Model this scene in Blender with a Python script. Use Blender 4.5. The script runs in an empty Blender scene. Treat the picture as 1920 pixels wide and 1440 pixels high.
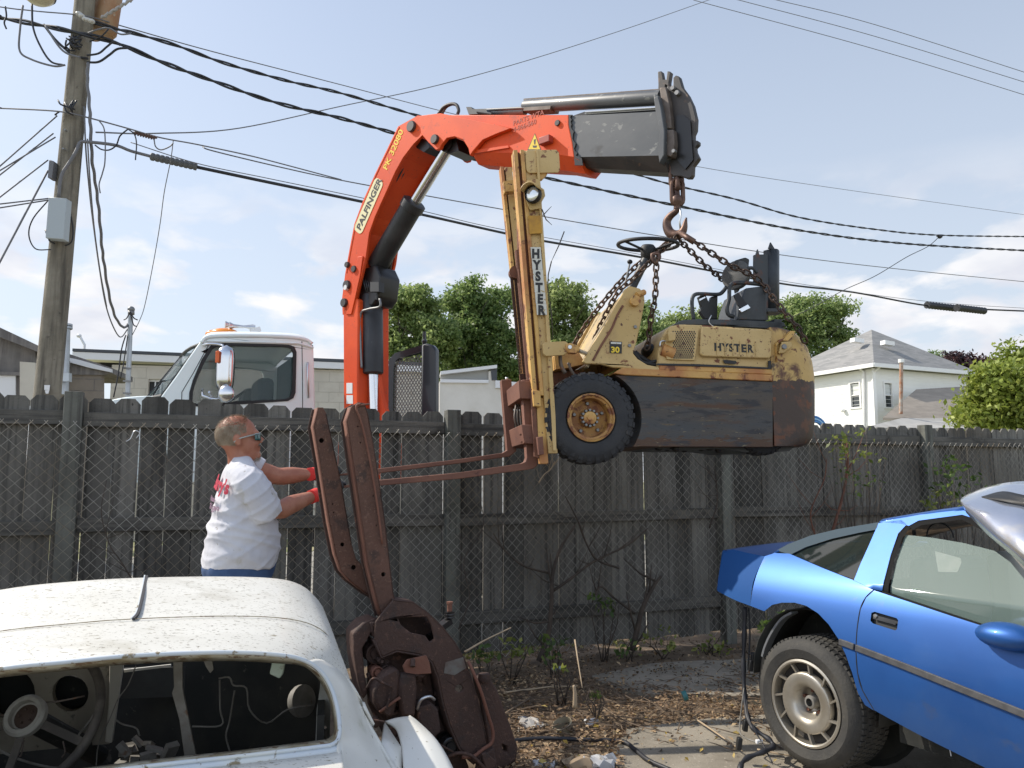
import bpy, bmesh, math, random
import numpy as np
from mathutils import Vector, Matrix, Euler, noise
from mathutils.geometry import tessellate_polygon, delaunay_2d_cdt
random.seed(7)
S = bpy.context.scene
COL = S.collection
R = math.radians
# ---------------------------------------------------------------- camera
F = 1500.0; CAMZ = 1.45; PITCH = R(6.84); GZ = -0.06
cd = bpy.data.cameras.new('camera'); cam = bpy.data.objects.new('camera', cd); COL.objects.link(cam)
cam.location = (0, 0, CAMZ); cam.rotation_euler = (R(90) + PITCH, 0, 0)
cd.sensor_width = 36; cd.lens = F / 1920 * 36; cd.clip_start = 0.05; cd.clip_end = 2000
S.camera = cam
# ---------------------------------------------------------------- sky, sun, exposure
SUN_AZ = R(71)      # left of straight ahead
SUN_EL = R(43)
sdir = Vector((-math.sin(SUN_AZ) * math.cos(SUN_EL), math.cos(SUN_AZ) * math.cos(SUN_EL), math.sin(SUN_EL)))
W = bpy.data.worlds.new("World"); S.world = W; W.use_nodes = True
nt = W.node_tree; nt.nodes.clear()
def N(t, nt_=None, **k):
    n = (nt_ or nt).nodes.new(t)
    for a, b in k.items(): setattr(n, a, b)
    return n
out = N('ShaderNodeOutputWorld'); bg = N('ShaderNodeBackground'); sky = N('ShaderNodeTexSky')
sky.sky_type = 'NISHITA'; sky.sun_disc = False; sky.sun_elevation = SUN_EL; sky.sun_rotation = -SUN_AZ
sky.altitude = 200; sky.air_density = 1.0; sky.dust_density = 1.6; sky.ozone_density = 1.3
tc = N('ShaderNodeTexCoord'); mp = N('ShaderNodeMapping'); mp.inputs['Scale'].default_value = (3.4, 3.4, 8.0)
mp.inputs['Location'].default_value = (1.7, 0.4, 0.3)
n1 = N('ShaderNodeTexNoise'); n1.inputs['Scale'].default_value = 2.7; n1.inputs['Detail'].default_value = 9; n1.inputs['Roughness'].default_value = .52
n1.inputs['Distortion'].default_value = .25
L = nt.links.new
L(tc.outputs['Generated'], mp.inputs['Vector']); L(mp.outputs['Vector'], n1.inputs['Vector'])
rp = N('ShaderNodeValToRGB'); rp.color_ramp.elements[0].position = .455; rp.color_ramp.elements[1].position = .57
sp = N('ShaderNodeSeparateXYZ'); L(tc.outputs['Generated'], sp.inputs[0])
rz = N('ShaderNodeMapRange'); rz.inputs[1].default_value = .36; rz.inputs[2].default_value = .22; L(sp.outputs['Z'], rz.inputs[0])
mu = N('ShaderNodeMath', operation='MULTIPLY')
L(n1.outputs['Fac'], rp.inputs[0]); L(rp.outputs[0], mu.inputs[0]); L(rz.outputs[0], mu.inputs[1])
mu2 = N('ShaderNodeMath', operation='MULTIPLY'); mu2.inputs[1].default_value = .8; L(mu.outputs[0], mu2.inputs[0])
# thin veil brightening the lower sky
rv = N('ShaderNodeMapRange'); rv.inputs[1].default_value = .75; rv.inputs[2].default_value = .0; rv.inputs[3].default_value = .25; rv.inputs[4].default_value = .88; L(sp.outputs['Z'], rv.inputs[0])
veil = N('ShaderNodeMixRGB'); veil.inputs[2].default_value = (4.15, 4.5, 4.95, 1); L(rv.outputs[0], veil.inputs[0]); L(sky.outputs[0], veil.inputs[1])
# cloud colour : whiter crests, greyer bases
mpb = N('ShaderNodeMapping'); mpb.inputs['Scale'].default_value = (3.4, 3.4, 8.0); mpb.inputs['Location'].default_value = (1.7, 0.4, 0.58)
n2 = N('ShaderNodeTexNoise'); n2.inputs['Scale'].default_value = 2.7; n2.inputs['Detail'].default_value = 4
L(tc.outputs['Generated'], mpb.inputs['Vector']); L(mpb.outputs['Vector'], n2.inputs['Vector'])
rc = N('ShaderNodeValToRGB'); rc.color_ramp.elements[0].position = .42; rc.color_ramp.elements[1].position = .64
rc.color_ramp.elements[0].color = (1, 1, 1, 1); rc.color_ramp.elements[1].color = (.76, .78, .85, 1); L(n2.outputs['Fac'], rc.inputs[0])
cm = N('ShaderNodeMixRGB', blend_type='MULTIPLY'); cm.inputs[0].default_value = 1; cm.inputs[1].default_value = (5.85, 5.7, 5.65, 1); L(rc.outputs[0], cm.inputs[2])
mx = N('ShaderNodeMixRGB'); L(mu2.outputs[0], mx.inputs[0]); L(veil.outputs[0], mx.inputs[1]); L(cm.outputs[0], mx.inputs[2])
# sky behind the camera is brightened as added fill for camera-facing surfaces
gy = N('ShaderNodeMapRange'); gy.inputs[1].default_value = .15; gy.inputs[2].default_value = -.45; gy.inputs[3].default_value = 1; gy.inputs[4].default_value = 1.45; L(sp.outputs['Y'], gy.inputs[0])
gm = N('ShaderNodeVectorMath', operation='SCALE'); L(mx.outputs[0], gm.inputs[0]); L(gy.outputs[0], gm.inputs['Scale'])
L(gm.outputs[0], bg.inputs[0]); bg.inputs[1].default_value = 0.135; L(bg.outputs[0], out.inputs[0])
sl = bpy.data.lights.new('sun', 'SUN'); sl.energy = 3.8; sl.angle = R(.55); sl.color = (1, .93, .82)
so = bpy.data.objects.new('sun', sl); COL.objects.link(so); so.rotation_euler = sdir.to_track_quat('Z', 'Y').to_euler(); so.location = (0, 0, 20)
S.view_settings.view_transform = 'Standard'; S.view_settings.look = 'None'; S.view_settings.exposure = 0.45; S.view_settings.gamma = 1
S.render.engine = 'CYCLES'
S.render.resolution_x = 1024; S.render.resolution_y = 768
# ---------------------------------------------------------------- helpers
CT, ST = math.cos(PITCH), math.sin(PITCH)
CAM = Vector((0, 0, CAMZ))
def ray(px, py):
    h = (px - 960) / F; v = (720 - py) / F
    return Vector((h, CT - ST * v, ST + CT * v))
def P(px, py, D):                       # point at forward distance D
    r = ray(px, py); return CAM + r * (D / r.y)
def PG(px, py, z=GZ):                   # point on a horizontal level
    r = ray(px, py); return CAM + r * ((z - CAMZ) / r.z)
class Fr:                               # local frame: u right, v away, w up
    def __init__(s, o, u, w=(0, 0, 1)):
        s.o = Vector(o); s.u = Vector(u).normalized(); s.w = Vector(w).normalized(); s.v = s.w.cross(s.u).normalized()
    def pt(s, u, v, w): return s.o + s.u * u + s.v * v + s.w * w
    def hit(s, px, py, v=0.0):
        r = ray(px, py); t = ((s.o + s.v * v - CAM).dot(s.v)) / r.dot(s.v)
        q = CAM + r * t - s.o; return (q.dot(s.u), q.dot(s.w))
    def at(s, px, py, v=0.0):
        a = s.hit(px, py, v); return s.pt(a[0], v, a[1])
    def loc(s, p):
        q = Vector(p) - s.o; return (q.dot(s.u), q.dot(s.v), q.dot(s.w))
def crom(pts, n):                       # Catmull-Rom resample, n points per span
    pts = [Vector(p) for p in pts]
    if len(pts) < 3: return [pts[0].lerp(pts[-1], i / n) for i in range(n + 1)]
    o = []
    for i in range(len(pts) - 1):
        a = pts[i - 1] if i else pts[0] * 2 - pts[1]
        b, c = pts[i], pts[i + 1]
        d = pts[i + 2] if i + 2 < len(pts) else c * 2 - b
        for k in range(n):
            t = k / n
            o.append(.5 * ((2 * b) + (c - a) * t + (2 * a - 5 * b + 4 * c - d) * t * t + (3 * b - a - 3 * c + d) * t ** 3))
    o.append(pts[-1]); return o
ORG = {}
def meta(o, label=None, cat=None, group=None, kind=None):
    if label: o['label'] = label
    if cat: o['category'] = cat
    if group: o['group'] = group
    if kind: o['kind'] = kind
    return o
def thing(name, label, cat, loc, group=None):
    o = bpy.data.objects.new(name, None); COL.objects.link(o); o.location = Vector(loc); o.empty_display_size = .2
    ORG[o.name] = Vector(loc); return meta(o, label, cat, group)
class MB:
    def __init__(s): s.v = []; s.f = []
    def add(s, vs, fs):
        b = len(s.v); s.v.extend([Vector(p) for p in vs]); s.f.extend([tuple(i + b for i in f) for f in fs]); return s
    def box(s, fr, u0, u1, v0, v1, w0, w1):
        p = [fr.pt(a, b, c) for a in (u0, u1) for b in (v0, v1) for c in (w0, w1)]
        return s.add(p, [(0, 1, 3, 2), (4, 6, 7, 5), (0, 4, 5, 1), (2, 3, 7, 6), (0, 2, 6, 4), (1, 5, 7, 3)])
    def bar(s, a, b, wd, th, up=(0, 0, 1)):       # rectangular bar from a to b
        a = Vector(a); b = Vector(b); d = (b - a).normalized(); up = Vector(up)
        x = d.cross(up).normalized(); y = x.cross(d).normalized()
        p = [q + x * (i * wd / 2) + y * (j * th / 2) for q in (a, b) for i, j in ((-1, -1), (1, -1), (1, 1), (-1, 1))]
        return s.add(p, [(3, 2, 1, 0), (4, 5, 6, 7), (0, 1, 5, 4), (1, 2, 6, 5), (2, 3, 7, 6), (3, 0, 4, 7)])
    def prism(s, fr, pts, v0, v1, holes=()):
        loops = [list(pts)] + [list(h) for h in holes]
        fl = [p for l in loops for p in l]
        tri = tessellate_polygon([[Vector((p[0], p[1], 0)) for p in l] for l in loops])
        n = len(fl); b = len(s.v)
        s.v.extend([fr.pt(p[0], v0, p[1]) for p in fl]); s.v.extend([fr.pt(p[0], v1, p[1]) for p in fl])
        for t in tri:
            s.f.append(tuple(b + i for i in t)); s.f.append(tuple(b + n + i for i in reversed(t)))
        o = 0
        for l in loops:
            m = len(l)
            for i in range(m):
                j = (i + 1) % m; s.f.append((b + o + i, b + o + j, b + n + o + j, b + n + o + i))
            o += m
        return s
    def ppoly(s, fr, px, v0, v1, vt=None, holes=()):   # outline given by photo pixels, on the real plane v=vt
        vt = v0 if vt is None else vt
        return s.prism(fr, [fr.hit(x, y, vt) for x, y in px], v0, v1, [[fr.hit(x, y, vt) for x, y in h] for h in holes])
    def tube(s, pts, r, n=8, closed=False, caps=True, rect=None, up=None):
        pts = [Vector(p) for p in pts]; m = len(pts)
        rr = r if isinstance(r, (list, tuple)) else [r] * m
        T = []
        for i in range(m):
            a = pts[(i - 1) % m] if (closed or i) else pts[0]; b = pts[(i + 1) % m] if (closed or i < m - 1) else pts[-1]
            T.append((b - a).normalized())
        ref = Vector(up) if up else (Vector((0, 0, 1)) if abs(T[0].z) < .9 else Vector((1, 0, 0)))
        x = T[0].cross(ref).normalized(); b0 = len(s.v)
        for i in range(m):
            if up: x = T[i].cross(ref)
            else: x = x - T[i] * x.dot(T[i])
            x.normalize(); y = T[i].cross(x).normalized()
            if rect:
                for a, c in ((-1, -1), (1, -1), (1, 1), (-1, 1)): s.v.append(pts[i] + x * (a * rect[0] / 2 * rr[i]) + y * (c * rect[1] / 2 * rr[i]))
            else:
                for k in range(n):
                    an = 2 * math.pi * k / n; s.v.append(pts[i] + (x * math.cos(an) + y * math.sin(an)) * rr[i])
        if rect: n = 4
        for i in range(m if closed else m - 1):
            j = (i + 1) % m
            for k in range(n):
                l = (k + 1) % n; s.f.append((b0 + i * n + k, b0 + i * n + l, b0 + j * n + l, b0 + j * n + k))
        if caps and not closed:
            s.f.append(tuple(b0 + k for k in reversed(range(n)))); s.f.append(tuple(b0 + (m - 1) * n + k for k in range(n)))
        return s
    def cyl(s, a, b, r, n=16, r2=None): return s.tube([a, b], [r, r if r2 is None else r2], n)
    def lathe(s, prof, o, ax, n=32, ref=None):       # prof: (radius, height along axis)
        o = Vector(o); ax = Vector(ax).normalized(); ref = Vector(ref) if ref else (Vector((0, 0, 1)) if abs(ax.z) < .9 else Vector((1, 0, 0)))
        x = ax.cross(ref).normalized(); y = ax.cross(x); b = len(s.v); m = len(prof)
        for r, h in prof:
            for k in range(n):
                an = 2 * math.pi * k / n; s.v.append(o + ax * h + (x * math.cos(an) + y * math.sin(an)) * r)
        for i in range(m - 1):
            for k in range(n):
                l = (k + 1) % n; s.f.append((b + i * n + k, b + i * n + l, b + (i + 1) * n + l, b + (i + 1) * n + k))
        return s
    def ball(s, c, rx, ry=None, rz=None, n=12, rot=None):
        ry = ry or rx; rz = rz or rx; c = Vector(c); b = len(s.v); m = max(6, n // 2 + 2)
        for i in range(m + 1):
            t = math.pi * i / m
            for k in range(n):
                a = 2 * math.pi * k / n; q = Vector((rx * math.sin(t) * math.cos(a), ry * math.sin(t) * math.sin(a), rz * math.cos(t)))
                if rot: q = rot @ q
                s.v.append(c + q)
        for i in range(m):
            for k in range(n):
                l = (k + 1) % n; s.f.append((b + i * n + k, b + (i + 1) * n + k, b + (i + 1) * n + l, b + i * n + l))
        return s
    def grid(s, rows):
        b = len(s.v); m = len(rows[0])
        for r in rows: s.v.extend([Vector(p) for p in r])
        for i in range(len(rows) - 1):
            for k in range(m - 1): s.f.append((b + i * m + k, b + i * m + k + 1, b + (i + 1) * m + k + 1, b + (i + 1) * m + k))
        return s
    def loft(s, rows, nu=4, nv=4):      # smooth surface through key rows
        a = [crom(r, nu) for r in rows]
        c = [crom([a[i][k] for i in range(len(a))], nv) for k in range(len(a[0]))]
        return s.grid([[c[k][i] for k in range(len(c))] for i in range(len(c[0]))])
    def build(s, name, mat, parent=None, smooth=None, bevel=0, solid=0, subs=0, recalc=True, offset=-1, **kw):
        me = bpy.data.meshes.new(name)
        if parent is not None: o0 = ORG[parent.name]
        else:
            vs = s.v; o0 = Vector((sum(p.x for p in vs) / len(vs), sum(p.y for p in vs) / len(vs), min(p.z for p in vs)))
        me.from_pydata([p - o0 for p in s.v], [], s.f)
        if recalc:
            bm = bmesh.new(); bm.from_mesh(me); bmesh.ops.remove_doubles(bm, verts=bm.verts, dist=1e-5)
            bmesh.ops.recalc_face_normals(bm, faces=bm.faces); bm.to_mesh(me); bm.free()
        o = bpy.data.objects.new(name, me); COL.objects.link(o); ORG[o.name] = o0
        if parent is not None: o.parent = parent
        else: o.location = o0
        for m in (mat if isinstance(mat, (list, tuple)) else [mat]): me.materials.append(m)
        if smooth is not None:
            me.shade_smooth()
            if smooth < 179: me.set_sharp_from_angle(angle=R(smooth))
        if solid:
            md = o.modifiers.new('s', 'SOLIDIFY'); md.thickness = solid; md.offset = offset
        if subs:
            md = o.modifiers.new('u', 'SUBSURF'); md.levels = subs; md.render_levels = subs
        if bevel:
            md = o.modifiers.new('b', 'BEVEL'); md.width = bevel; md.segments = 2; md.limit_method = 'ANGLE'; md.angle_limit = R(35)
            me.shade_smooth(); me.set_sharp_from_angle(angle=R(50))
        return meta(o, **kw)
def text_verts(body, size, bold=0.0, ext=0.0, res=3, ax='LEFT', spacing=1.0):
    cu = bpy.data.curves.new('t', 'FONT'); cu.body = body; cu.size = size; cu.offset = bold; cu.extrude = ext; cu.resolution_u = res
    cu.align_x = ax; cu.space_character = spacing
    ob = bpy.data.objects.new('t', cu); COL.objects.link(ob); bpy.context.view_layer.update()
    me = bpy.data.meshes.new_from_object(ob.evaluated_get(bpy.context.evaluated_depsgraph_get()))
    vs = [v.co.copy() for v in me.vertices]; fs = [tuple(p.vertices) for p in me.polygons]
    COL.objects.unlink(ob); bpy.data.objects.remove(ob); bpy.data.curves.remove(cu); bpy.data.meshes.remove(me)
    return vs, fs
def text(body, size, o, ex, ey, mat, parent, name='lettering', bold=0.0, ax='LEFT', wid=1.0, ext=.0006, spacing=1.0, fn=None):
    vs, fs = text_verts(body, size, bold, ext, ax=ax, spacing=spacing)
    ex = Vector(ex).normalized(); ey = Vector(ey).normalized(); n = ex.cross(ey)
    m = MB(); m.add([(fn(v.x * wid, v.y, v.z) if fn else Vector(o) + ex * v.x * wid + ey * v.y + n * v.z) for v in vs], fs)
    return m.build(name, mat, parent, recalc=False)
# ---------------------------------------------------------------- materials
def M(name, col, rough=.6, metal=0.0, col2=None, sc=4.0, mixr=(.35, .65), bump=0.0, bsc=30.0, spots=(), stretch=(1, 1, 1), coat=0.0, spec=.5,
      zs=None, alpha=None, trans=None, ior=1.45, emit=None, detail=6, rot=(0, 0, 0), rough2=None, grain=None):
    m = bpy.data.materials.new(name); m.use_nodes = True; t = m.node_tree; b = t.nodes['Principled BSDF']; lk = t.links.new
    b.inputs['Roughness'].default_value = rough; b.inputs['Metallic'].default_value = metal; b.inputs['Coat Weight'].default_value = coat
    b.inputs['Coat Roughness'].default_value = .08; b.inputs['Specular IOR Level'].default_value = spec
    b.inputs['Base Color'].default_value = (*col, 1)
    if trans is not None: b.inputs['Transmission Weight'].default_value = trans; b.inputs['IOR'].default_value = ior
    if alpha is not None: b.inputs['Alpha'].default_value = alpha
    if emit: b.inputs['Emission Color'].default_value = (*emit, 1); b.inputs['Emission Strength'].default_value = 1
    tc = N('ShaderNodeTexCoord', t); mp = N('ShaderNodeMapping', t); mp.inputs['Scale'].default_value = stretch; mp.inputs['Rotation'].default_value = rot
    lk(tc.outputs['Object'], mp.inputs[0]); vec = mp.outputs[0]
    def nz(scale, det=detail, dist=0.0, v=None):
        n = N('ShaderNodeTexNoise', t); n.inputs['Scale'].default_value = scale; n.inputs['Detail'].default_value = det; n.inputs['Distortion'].default_value = dist
        n.inputs['Roughness'].default_value = .6; lk(v or vec, n.inputs['Vector']); return n.outputs['Fac']
    def ramp(src, a, c):
        r = N('ShaderNodeMapRange', t); r.interpolation_type = 'SMOOTHSTEP'; r.inputs[1].default_value = a; r.inputs[2].default_value = c; lk(src, r.inputs[0]); return r.outputs[0]
    cur = None
    def mix(fac, c2):
        nonlocal cur
        x = N('ShaderNodeMixRGB', t); lk(fac, x.inputs[0])
        if cur is None: x.inputs[1].default_value = (*col, 1)
        else: lk(cur, x.inputs[1])
        x.inputs[2].default_value = (*c2, 1); cur = x.outputs[0]
    if col2: mix(ramp(nz(sc), *mixr), col2)
    if zs:                              # painted up to a height: (z, softness, colour below)
        for z0, soft, c2 in zs:
            s_ = N('ShaderNodeSeparateXYZ', t); lk(tc.outputs['Object'], s_.inputs[0])
            a = N('ShaderNodeMath', t, operation='MULTIPLY_ADD'); lk(nz(14, 8), a.inputs[0]); a.inputs[1].default_value = soft * 2; a.inputs[2].default_value = z0 - soft
            d = N('ShaderNodeMath', t, operation='LESS_THAN'); lk(s_.outputs['Z'], d.inputs[0]); lk(a.outputs[0], d.inputs[1]); mix(d.outputs[0], c2)
    for sc_, a, c, c2 in spots: mix(ramp(nz(sc_, 8, .3), a, c), c2)
    if grain:                           # fine streaks along one axis: (scale vector, strength colour)
        m2 = N('ShaderNodeMapping', t); m2.inputs['Scale'].default_value = grain[0]; lk(tc.outputs['Object'], m2.inputs[0])
        g = nz(1.0, 8, .2, m2.outputs[0]); mix(ramp(g, .42, .68), grain[1])
    if cur: lk(cur, b.inputs['Base Color'])
    if rough2 is not None:
        r = N('ShaderNodeMapRange', t); r.inputs[3].default_value = rough; r.inputs[4].default_value = rough2; lk(nz(sc * 2.3), r.inputs[0]); lk(r.outputs[0], b.inputs['Roughness'])
    if bump:
        bp = N('ShaderNodeBump', t); bp.inputs['Strength'].default_value = min(1, bump); bp.inputs['Distance'].default_value = .01
        lk(nz(bsc, 8), bp.inputs['Height']); lk(bp.outputs[0], b.inputs['Normal'])
    return m
# ---------------------------------------------------------------- ground
def ground_z(x, y): return GZ + .012 * noise.noise(Vector((x * .7, y * .7, 0))) + .004 * noise.noise(Vector((x * 5, y * 5, 3)))
m_dirt = M('dirt', (.10, .07, .045), .95, col2=(.19, .135, .085), sc=3, bump=1, bsc=60, spots=[(1.4, .55, .7, (.055, .05, .03)), (22, .6, .66, (.24, .19, .13))])
m_conc = M('old_concrete', (.30, .265, .21), .9, col2=(.20, .175, .135), sc=2.2, bump=.5, bsc=90, spots=[(7, .60, .68, (.12, .10, .075)), (60, .62, .68, (.40, .36, .30))])
m_lawn = M('lawn', (.17, .20, .07), .95, col2=(.32, .28, .16), sc=1.1, bump=1, bsc=30)
def fF0(u, v): return Vector((u * .922 - v * .387, 6.9 + u * .387 + v * .922, GZ + .028))
g = MB(); xs = [-9 + .25 * i for i in range(77)]; ys = [-2 + .25 * i for i in range(45)]
g.grid([[(x, y, ground_z(x, y)) for x in xs] for y in ys])
g.build('ground', m_dirt, smooth=180, kind='structure')
m_grav = M('bounce_gravel', (.33, .31, .27), .95, col2=(.25, .235, .20), sc=1.5, bump=.6, bsc=60)  # added pale ground, bounces sunlight onto the truck's shaded sides
g = MB(); g.add([(-14, 6.2, GZ + .028), (18, 12.6, GZ + .028), (26, 24, GZ + .028), (-26, 24, GZ + .028), (-16, 3.9, GZ + .028)], [(0, 1, 2, 3, 4)]); _ = g.v
g.v = [fF0(u, v) for u, v in ((-14, .5), (14, .5), (16, 11), (-18, 11))]; g.f = [(0, 1, 2, 3)]
g.build('bounce_yard', m_grav, kind='structure')
g = MB(); g.add([(-400, 9, GZ - .004), (400, 9, GZ - .004), (400, 600, GZ - .004), (-400, 600, GZ - .004)], [(0, 1, 2, 3)])
g.add([(-400, -60, GZ - .03), (400, -60, GZ - .03), (400, 9, GZ - .03), (-400, 9, GZ - .03)], [(0, 1, 2, 3)])
g.build('ground', m_lawn, kind='structure')
# ---------------------------------------------------------------- concrete pads on the dirt
def pad(pxs, seedv):
    pts = [PG(x, y, GZ + .03) for x, y in pxs]; out_ = []
    for i in range(len(pts)):
        a, b = pts[i], pts[(i + 1) % len(pts)]
        for k in range(10):
            q = a.lerp(b, k / 10); j = noise.noise(q * 2.2 + Vector((seedv, 0, 0))) * .11
            out_.append((q.x + j, q.y + j * .8))
    fr = Fr((0, 0, GZ - .03), (1, 0, 0)); 
    m = MB(); tri = tessellate_polygon([[Vector((a, b, 0)) for a, b in out_]]); n = len(out_); b0 = 0
    m.v = [Vector((a, b, GZ + .022)) for a, b in out_] + [Vector((a, b, GZ - .05)) for a, b in out_]
    m.f = [tuple(t) for t in tri] + [(i, (i + 1) % n, n + (i + 1) % n, n + i) for i in range(n)]
    m.build('concrete_pad', m_conc, kind='structure')
pad([(1120, 1262), (1230, 1240), (1500, 1228), (1640, 1222), (1660, 1290), (1440, 1300), (1250, 1300), (1150, 1290)], 1)
pad([(1190, 1360), (1320, 1345), (1500, 1330), (1900, 1320), (2300, 1500), (2100, 1800), (1100, 1800), (1080, 1500)], 5)
# ---------------------------------------------------------------- timber fence
UF = Vector((.922, .387, 0)); fF = Fr((0, 6.9, 0), UF)
m_wood = M('weathered_board', (.125, .118, .104), .9, col2=(.185, .175, .155), sc=1.6, bump=.7, bsc=60, spots=[(2.2, .56, .74, (.075, .072, .062)), (30, .66, .70, (.035, .033, .03)), (1.1, .55, .7, (.10, .085, .065))],
           grain=((26, 26, 1.1), (.065, .062, .055)))
m_wood2 = M('weathered_board_pale', (.205, .195, .17), .9, col2=(.14, .135, .118), sc=1.4, bump=.7, bsc=60, spots=[(2.0, .56, .74, (.08, .078, .068))], grain=((30, 30, 1.3), (.09, .086, .078)))
m_wood3 = M('weathered_board_dark', (.08, .076, .067), .9, col2=(.125, .118, .105), sc=1.6, bump=.7, bsc=60, spots=[(2.4, .52, .7, (.05, .047, .04))], grain=((22, 22, 1.0), (.04, .038, .034)))
m_post = M('weathered_post', (.17, .175, .15), .9, col2=(.11, .11, .095), sc=2, bump=.7, bsc=50, grain=((26, 26, 1.4), (.07, .068, .06)), spots=[(3, .6, .75, (.06, .065, .045))])
m_rail = M('weathered_rail', (.10, .095, .083), .9, col2=(.15, .14, .122), sc=2, bump=.7, bsc=50, grain=((1.5, 1.5, 26), (.05, .048, .044)), spots=[(3, .56, .75, (.03, .028, .024))])
fence = thing('timber_fence', 'weathered grey dog-ear picket fence running the whole width behind the man', 'fence', fF.pt(0, 0, GZ))
rr = random.Random(3); u = -6.9; TOP = 2.035
uend = 8.2; cnt = 0; posts_u = [fF.hit(x, 950)[0] for x in (128, 843, 1352, 1735)]; posts_u = [posts_u[0] - 5.5, posts_u[0] - 2.75] + posts_u + [posts_u[-1] + 2.75]
while u < uend:
    w = .168 + rr.uniform(-.014, .014) - max(0, u - 1.2) * .006; w = max(w, .135)
    gap = rr.choice([.002, .003, .004, .006, .009, .014]) if u < 3.2 else .003
    top = TOP + rr.uniform(-.02, .016) + .012 * math.sin(u * 1.3); bot = .035 + rr.uniform(-.02, .02) - (.03 if u < -1 else 0)
    c = .034 + rr.uniform(-.006, .006); j = rr.uniform(-.001, .010); ln = rr.uniform(-.009, .009)
    prof = [(u + ln * 0, bot), (u + w, bot + rr.uniform(-.006, .006)), (u + w + ln, top - c * 1.1), (u + w - c + ln, top), (u + c + ln, top), (u + ln, top - c * 1.1)]
    m = MB(); m.prism(fF, prof, 0 + j, .019 + j)
    m.build('picket', rr.choice([m_wood, m_wood, m_wood, m_wood2, m_wood3]), fence); cnt += 1
    u += w + gap
for i in range(len(posts_u) - 1):
    for w0, w1, dv in ((1.825, 1.925, 0), (1.085, 1.18, 0), (.275, .375, 0)):
        a = posts_u[i] + .062; b = posts_u[i + 1] - .062; k = rr.uniform(-.02, .02)
        m = MB(); m.prism(fF, [(a, w0 + k), (b, w0 - k * .6), (b, w1 - k * .6), (a, w1 + k)], -.042, -.0035); m.build('rail', m_rail, fence, bevel=.003)
for u in posts_u:
    m = MB(); m.box(fF, u - .058, u + .058, -.105, -.0035, GZ - .2, 2.045 + rr.uniform(-.02, .02)); m.build('post', m_post, fence, bevel=.005)
# ---------------------------------------------------------------- chain-link mesh in front of it
m_wire = M('galvanised_wire', (.36, .35, .32), .45, .45, col2=(.20, .16, .11), sc=2)
m = MB(); pitch = .083; half = pitch / 2; hz = .041; vv = -.16; topz = 1.835; rows_n = int((topz - .02) / hz)
uu = -6.8; col_i = 0
def sag(u, w):
    a = .7 * noise.noise(Vector((u * .55, w * .8, 9))); return Vector((a * .09, (.03 * noise.noise(Vector((u * .8, w, 4)))), .03 * noise.noise(Vector((u * .9, 2, 7)))))
while uu < 8.0:
    pts = []
    for k in range(rows_n + 1):
        w = topz - k * hz; off = half if k % 2 else 0
        s_ = sag(uu, w); v = vv + s_.y + (.0022 if k % 2 else -.0022)
        pts.append(fF.pt(uu + off + s_.x + .10 * (1.8 - w) * .15, v, w + s_.z))
    tip = pts[0] + Vector((0, 0, .016)) - UF * .011; tip2 = pts[0] + Vector((0, 0, .016)) + UF * .011
    m.tube([tip] + pts, (.0026), 4, caps=False)
    pts2 = []
    for k in range(rows_n + 1):
        w = topz - k * hz; off = -half if k % 2 else 0
        s_ = sag(uu, w); v = vv + s_.y - (.0022 if k % 2 else -.0022)
        pts2.append(fF.pt(uu + off + s_.x + .10 * (1.8 - w) * .15, v, w + s_.z))
    m.tube([tip2] + pts2, (.0026), 4, caps=False)
    uu += pitch; col_i += 1
o = m.build('chain_link_fence', m_wire, recalc=False, smooth=180)
meta(o, 'rusty galvanised chain-link mesh with twisted barbs standing in front of the pickets', 'wire fence')
# ---------------------------------------------------------------- leaf clouds
def leaf_mat(name, a, b, c, rough=.55, tr=.35):
    m = bpy.data.materials.new(name); m.use_nodes = True; t = m.node_tree; p = t.nodes['Principled BSDF']; lk = t.links.new
    g = N('ShaderNodeNewGeometry', t); tc_ = N('ShaderNodeTexCoord', t); nz_ = N('ShaderNodeTexNoise', t); nz_.inputs['Scale'].default_value = .9; nz_.inputs['Detail'].default_value = 3; lk(tc_.outputs['Object'], nz_.inputs['Vector'])
    ad = N('ShaderNodeMath', t, operation='MULTIPLY_ADD'); ad.inputs[1].default_value = 1.6; ad.inputs[2].default_value = -.8; lk(nz_.outputs['Fac'], ad.inputs[0]); sm = N('ShaderNodeMath', t, operation='ADD'); sm.use_clamp = True; lk(g.outputs['Random Per Island'], sm.inputs[0]); lk(ad.outputs[0], sm.inputs[1])
    r = N('ShaderNodeValToRGB', t); r.color_ramp.elements[0].color = (*a, 1); r.color_ramp.elements[1].color = (*c, 1)
    e = r.color_ramp.elements.new(.55); e.color = (*b, 1); lk(sm.outputs[0], r.inputs[0]); lk(r.outputs[0], p.inputs['Base Color'])
    p.inputs['Roughness'].default_value = rough
    tl = N('ShaderNodeBsdfTranslucent', t); lk(r.outputs[0], tl.inputs[0]); mx = N('ShaderNodeMixShader', t); mx.inputs[0].default_value = tr
    lk(p.outputs[0], mx.inputs[1]); lk(tl.outputs[0], mx.inputs[2]); lk(mx.outputs[0], t.nodes['Material Output'].inputs[0]); return m
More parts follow.
